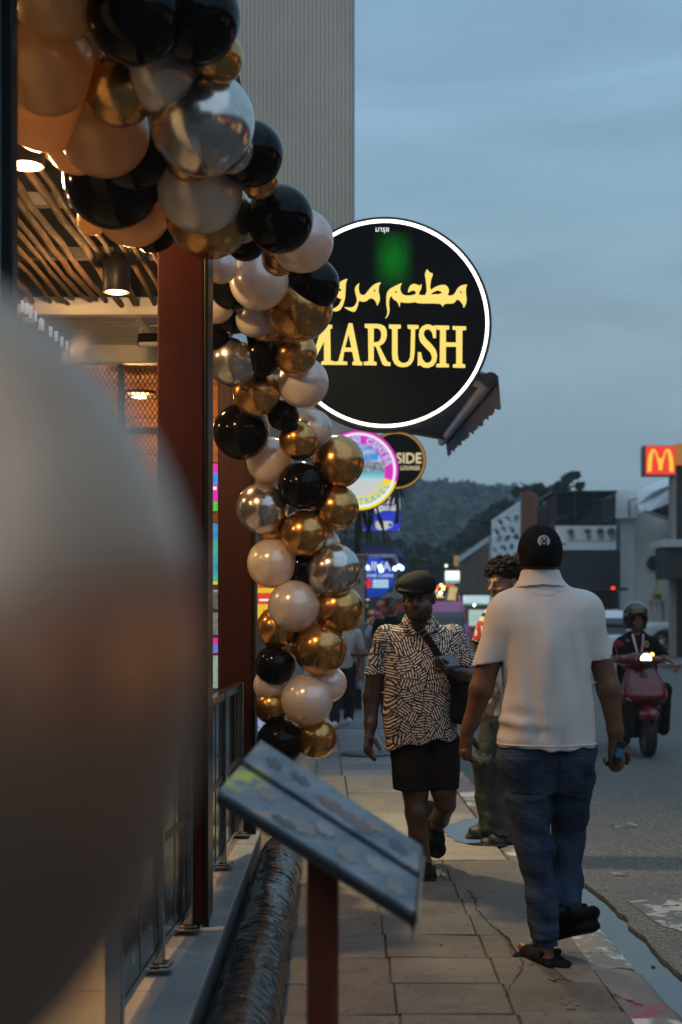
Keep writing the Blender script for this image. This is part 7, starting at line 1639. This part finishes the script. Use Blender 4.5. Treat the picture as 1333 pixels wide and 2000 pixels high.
for (xa, xb_) in ((1233, 1242), (1254, 1248)): strip([p(xa, 1238, -.075), p((xa*2+xb_)/3, 1255, -.115), p(xb_, 1280, -.128)], .022, .004, 'lanyard', ml if xa < 1250 else M('lanyard_pinkish', (.42, .22, .24), .7), rd)
f = gr.field(1200, 1320, 1330, 1440, -.5, .3, .010); f.chain([p(1230, 1335, .05), p(1225, 1345, -.32), p(1228, 1420, -.25)], [.11, .085, .07], .03); f.chain([p(1262, 1335, .05), p(1284, 1345, -.32), p(1286, 1420, -.25)], [.11, .085, .07], .03); f.mesh('trousers', m_blackcloth, rd)
f = gr.field(1195, 1290, 1160, 1240, -.3, .3, .007); f.ell(p(1242, 1203, .0), (.140, .160, .160), 0); f.rc(p(1242, 1215, .02), p(1242, 1224, .02), .132, .118, .02); f.ell(p(1244, 1213, -.14), (.092, .13, .085), .012, 's'); f.ell(p(1243, 1222, .0), (.098, .11, .12), .01, 's'); f.cut(lambda X, Y, Z: gr.z(1228)-Z+0*X+0*Y)
he = f.mesh('helmet', M('glossy_dark_helmet', (.05, .042, .028), .10, .75, coat=.6), rd); q = f.copy(.006); q.cut(lambda X, Y, Z: np.maximum(abs(Z-gr.z(1187)+.0)-.026, Y-15.72)+0*X); q.mesh('raised_visor', M('visor_smoke', (.10, .085, .06), .06, .6), he)
f = gr.field(1215, 1262, 1215, 1240, -.2, .1, .007); f.chain([p(1230, 1226, -.08), p(1244, 1232, -.09), p(1258, 1226, -.08)], [.012, .012, .012], .005); f.mesh('chin_strap', m_rubber, he)
# ================================================================== MENU STAND IN THE FOREGROUND
A_, D_, C_, B2_ = P(425, 1552, 3.05), P(808, 1792, 2.75), P(822, 1664, 3.0), P(508, 1456, 3.3)
mn = thing('menu_stand', 'wooden menu lectern with slanted grey-blue menu board, out of focus in front', 'stand', (-.04, 3.05, 0))
B().bb(-.073, -.005, 3.02, 3.09, .04, .90, bev=.006).build('post', m_standwood, mn); B().bb(-.22, .14, 2.88, 3.22, 0.006, .045, bev=.008).build('foot', m_standwood, mn)
nrm = (D_-A_).cross(B2_-A_).normalized(); nrm = nrm if nrm.z > 0 else -nrm
def bp(u, v, h=0.0): return A_*(1-u)*(1-v)+D_*u*(1-v)+C_*u*v+B2_*(1-u)*v+nrm*h
def plate(name, u0, u1, v0, v1, h0, h1, mat, parent): return B().hull([bp(u0, v0, h0), bp(u1, v0, h0), bp(u1, v1, h0), bp(u0, v1, h0)], [bp(u0, v0, h1), bp(u1, v0, h1), bp(u1, v1, h1), bp(u0, v1, h1)]).build(name, mat, parent, fix=True)
def menu_print():
    m = M('laminated_menu_print', (.2, .25, .3), .32, spec=.5); g = G(m); v = g.obj()
    n1, n2, n3 = g.noise(v, 9, 4, .6), g.noise(v, 14, 3, .6, .6), g.noise(v, 26, 3)
    c = g.mix(g.rng(n1, .35, .7), (.085, .11, .135), (.20, .24, .275)); c = g.mix(g.rng(n2, .56, .66, 0, .75), c, (.34, .25, .21)); c = g.mix(g.rng(n3, .62, .70, 0, .5), c, (.06, .075, .09))
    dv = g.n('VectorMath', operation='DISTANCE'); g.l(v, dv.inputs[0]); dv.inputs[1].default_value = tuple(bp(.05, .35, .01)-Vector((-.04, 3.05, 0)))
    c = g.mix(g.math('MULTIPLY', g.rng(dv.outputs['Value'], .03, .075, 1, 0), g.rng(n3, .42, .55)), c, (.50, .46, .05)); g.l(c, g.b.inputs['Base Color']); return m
m_menu = menu_print(); m_menu_side = M('menu_board_edge', (.03, .028, .027), .6)
plate('board', 0, 1, 0, 1, -.020, -.001, m_menu_side, mn); plate('near_leaf', .002, .998, .01, .50, .0, .010, m_menu, mn); plate('far_leaf', .002, .998, .56, .99, .0, .016, m_menu, mn)
mf = [M('dish_print', c_, .35) for c_ in ((.21, .175, .16), (.15, .10, .08), (.25, .24, .23), (.06, .07, .08))]
lf = {'near': bpy.data.objects['near_leaf'], 'far': bpy.data.objects['far_leaf']}
for (k_, u_, v_, a_, b2_, mi) in (('near', .20, .34, .05, .10, 0), ('near', .42, .22, .07, .10, 0), ('near', .52, .36, .05, .08, 2), ('near', .66, .22, .06, .09, 0), ('near', .80, .33, .06, .10, 2), ('near', .90, .18, .05, .09, 0), ('near', .33, .12, .06, .05, 3), ('far', .30, .80, .06, .06, 3), ('far', .52, .72, .10, .07, 1), ('far', .66, .70, .10, .08, 1), ('far', .74, .82, .06, .07, 0), ('far', .88, .74, .05, .08, 3), ('far', .14, .78, .05, .08, 3)):
    h_ = .0112 if k_ == 'near' else .0172; n_ = 18
    ring_ = [bp(u_+a_*math.cos(6.283*i/n_)*(1+.15*math.sin(3*i)), v_+b2_*math.sin(6.283*i/n_)*(1+.4*math.sin(2.3*i+u_*20)), h_) for i in range(n_)]
    mesh_obj('dish_print', [tuple(q) for q in ring_], [tuple(range(n_))], mf[mi], lf[k_])
plate('spine', .0, 1, .502, .558, .0, .004, M('dark_spine', (.055, .07, .085), .5), mn); plate('notch', .80, 1.0, .51, .55, .004, .006, m_menu_side, mn)
plate('end_strip', 1.001, 1.012, .02, .98, -.03, .012, m_standwood, mn); plate('loose_sheet', 1.014, 1.02, -.02, .9, -.055, .010, M('pale_sheet', (.40, .36, .33), .7), mn)
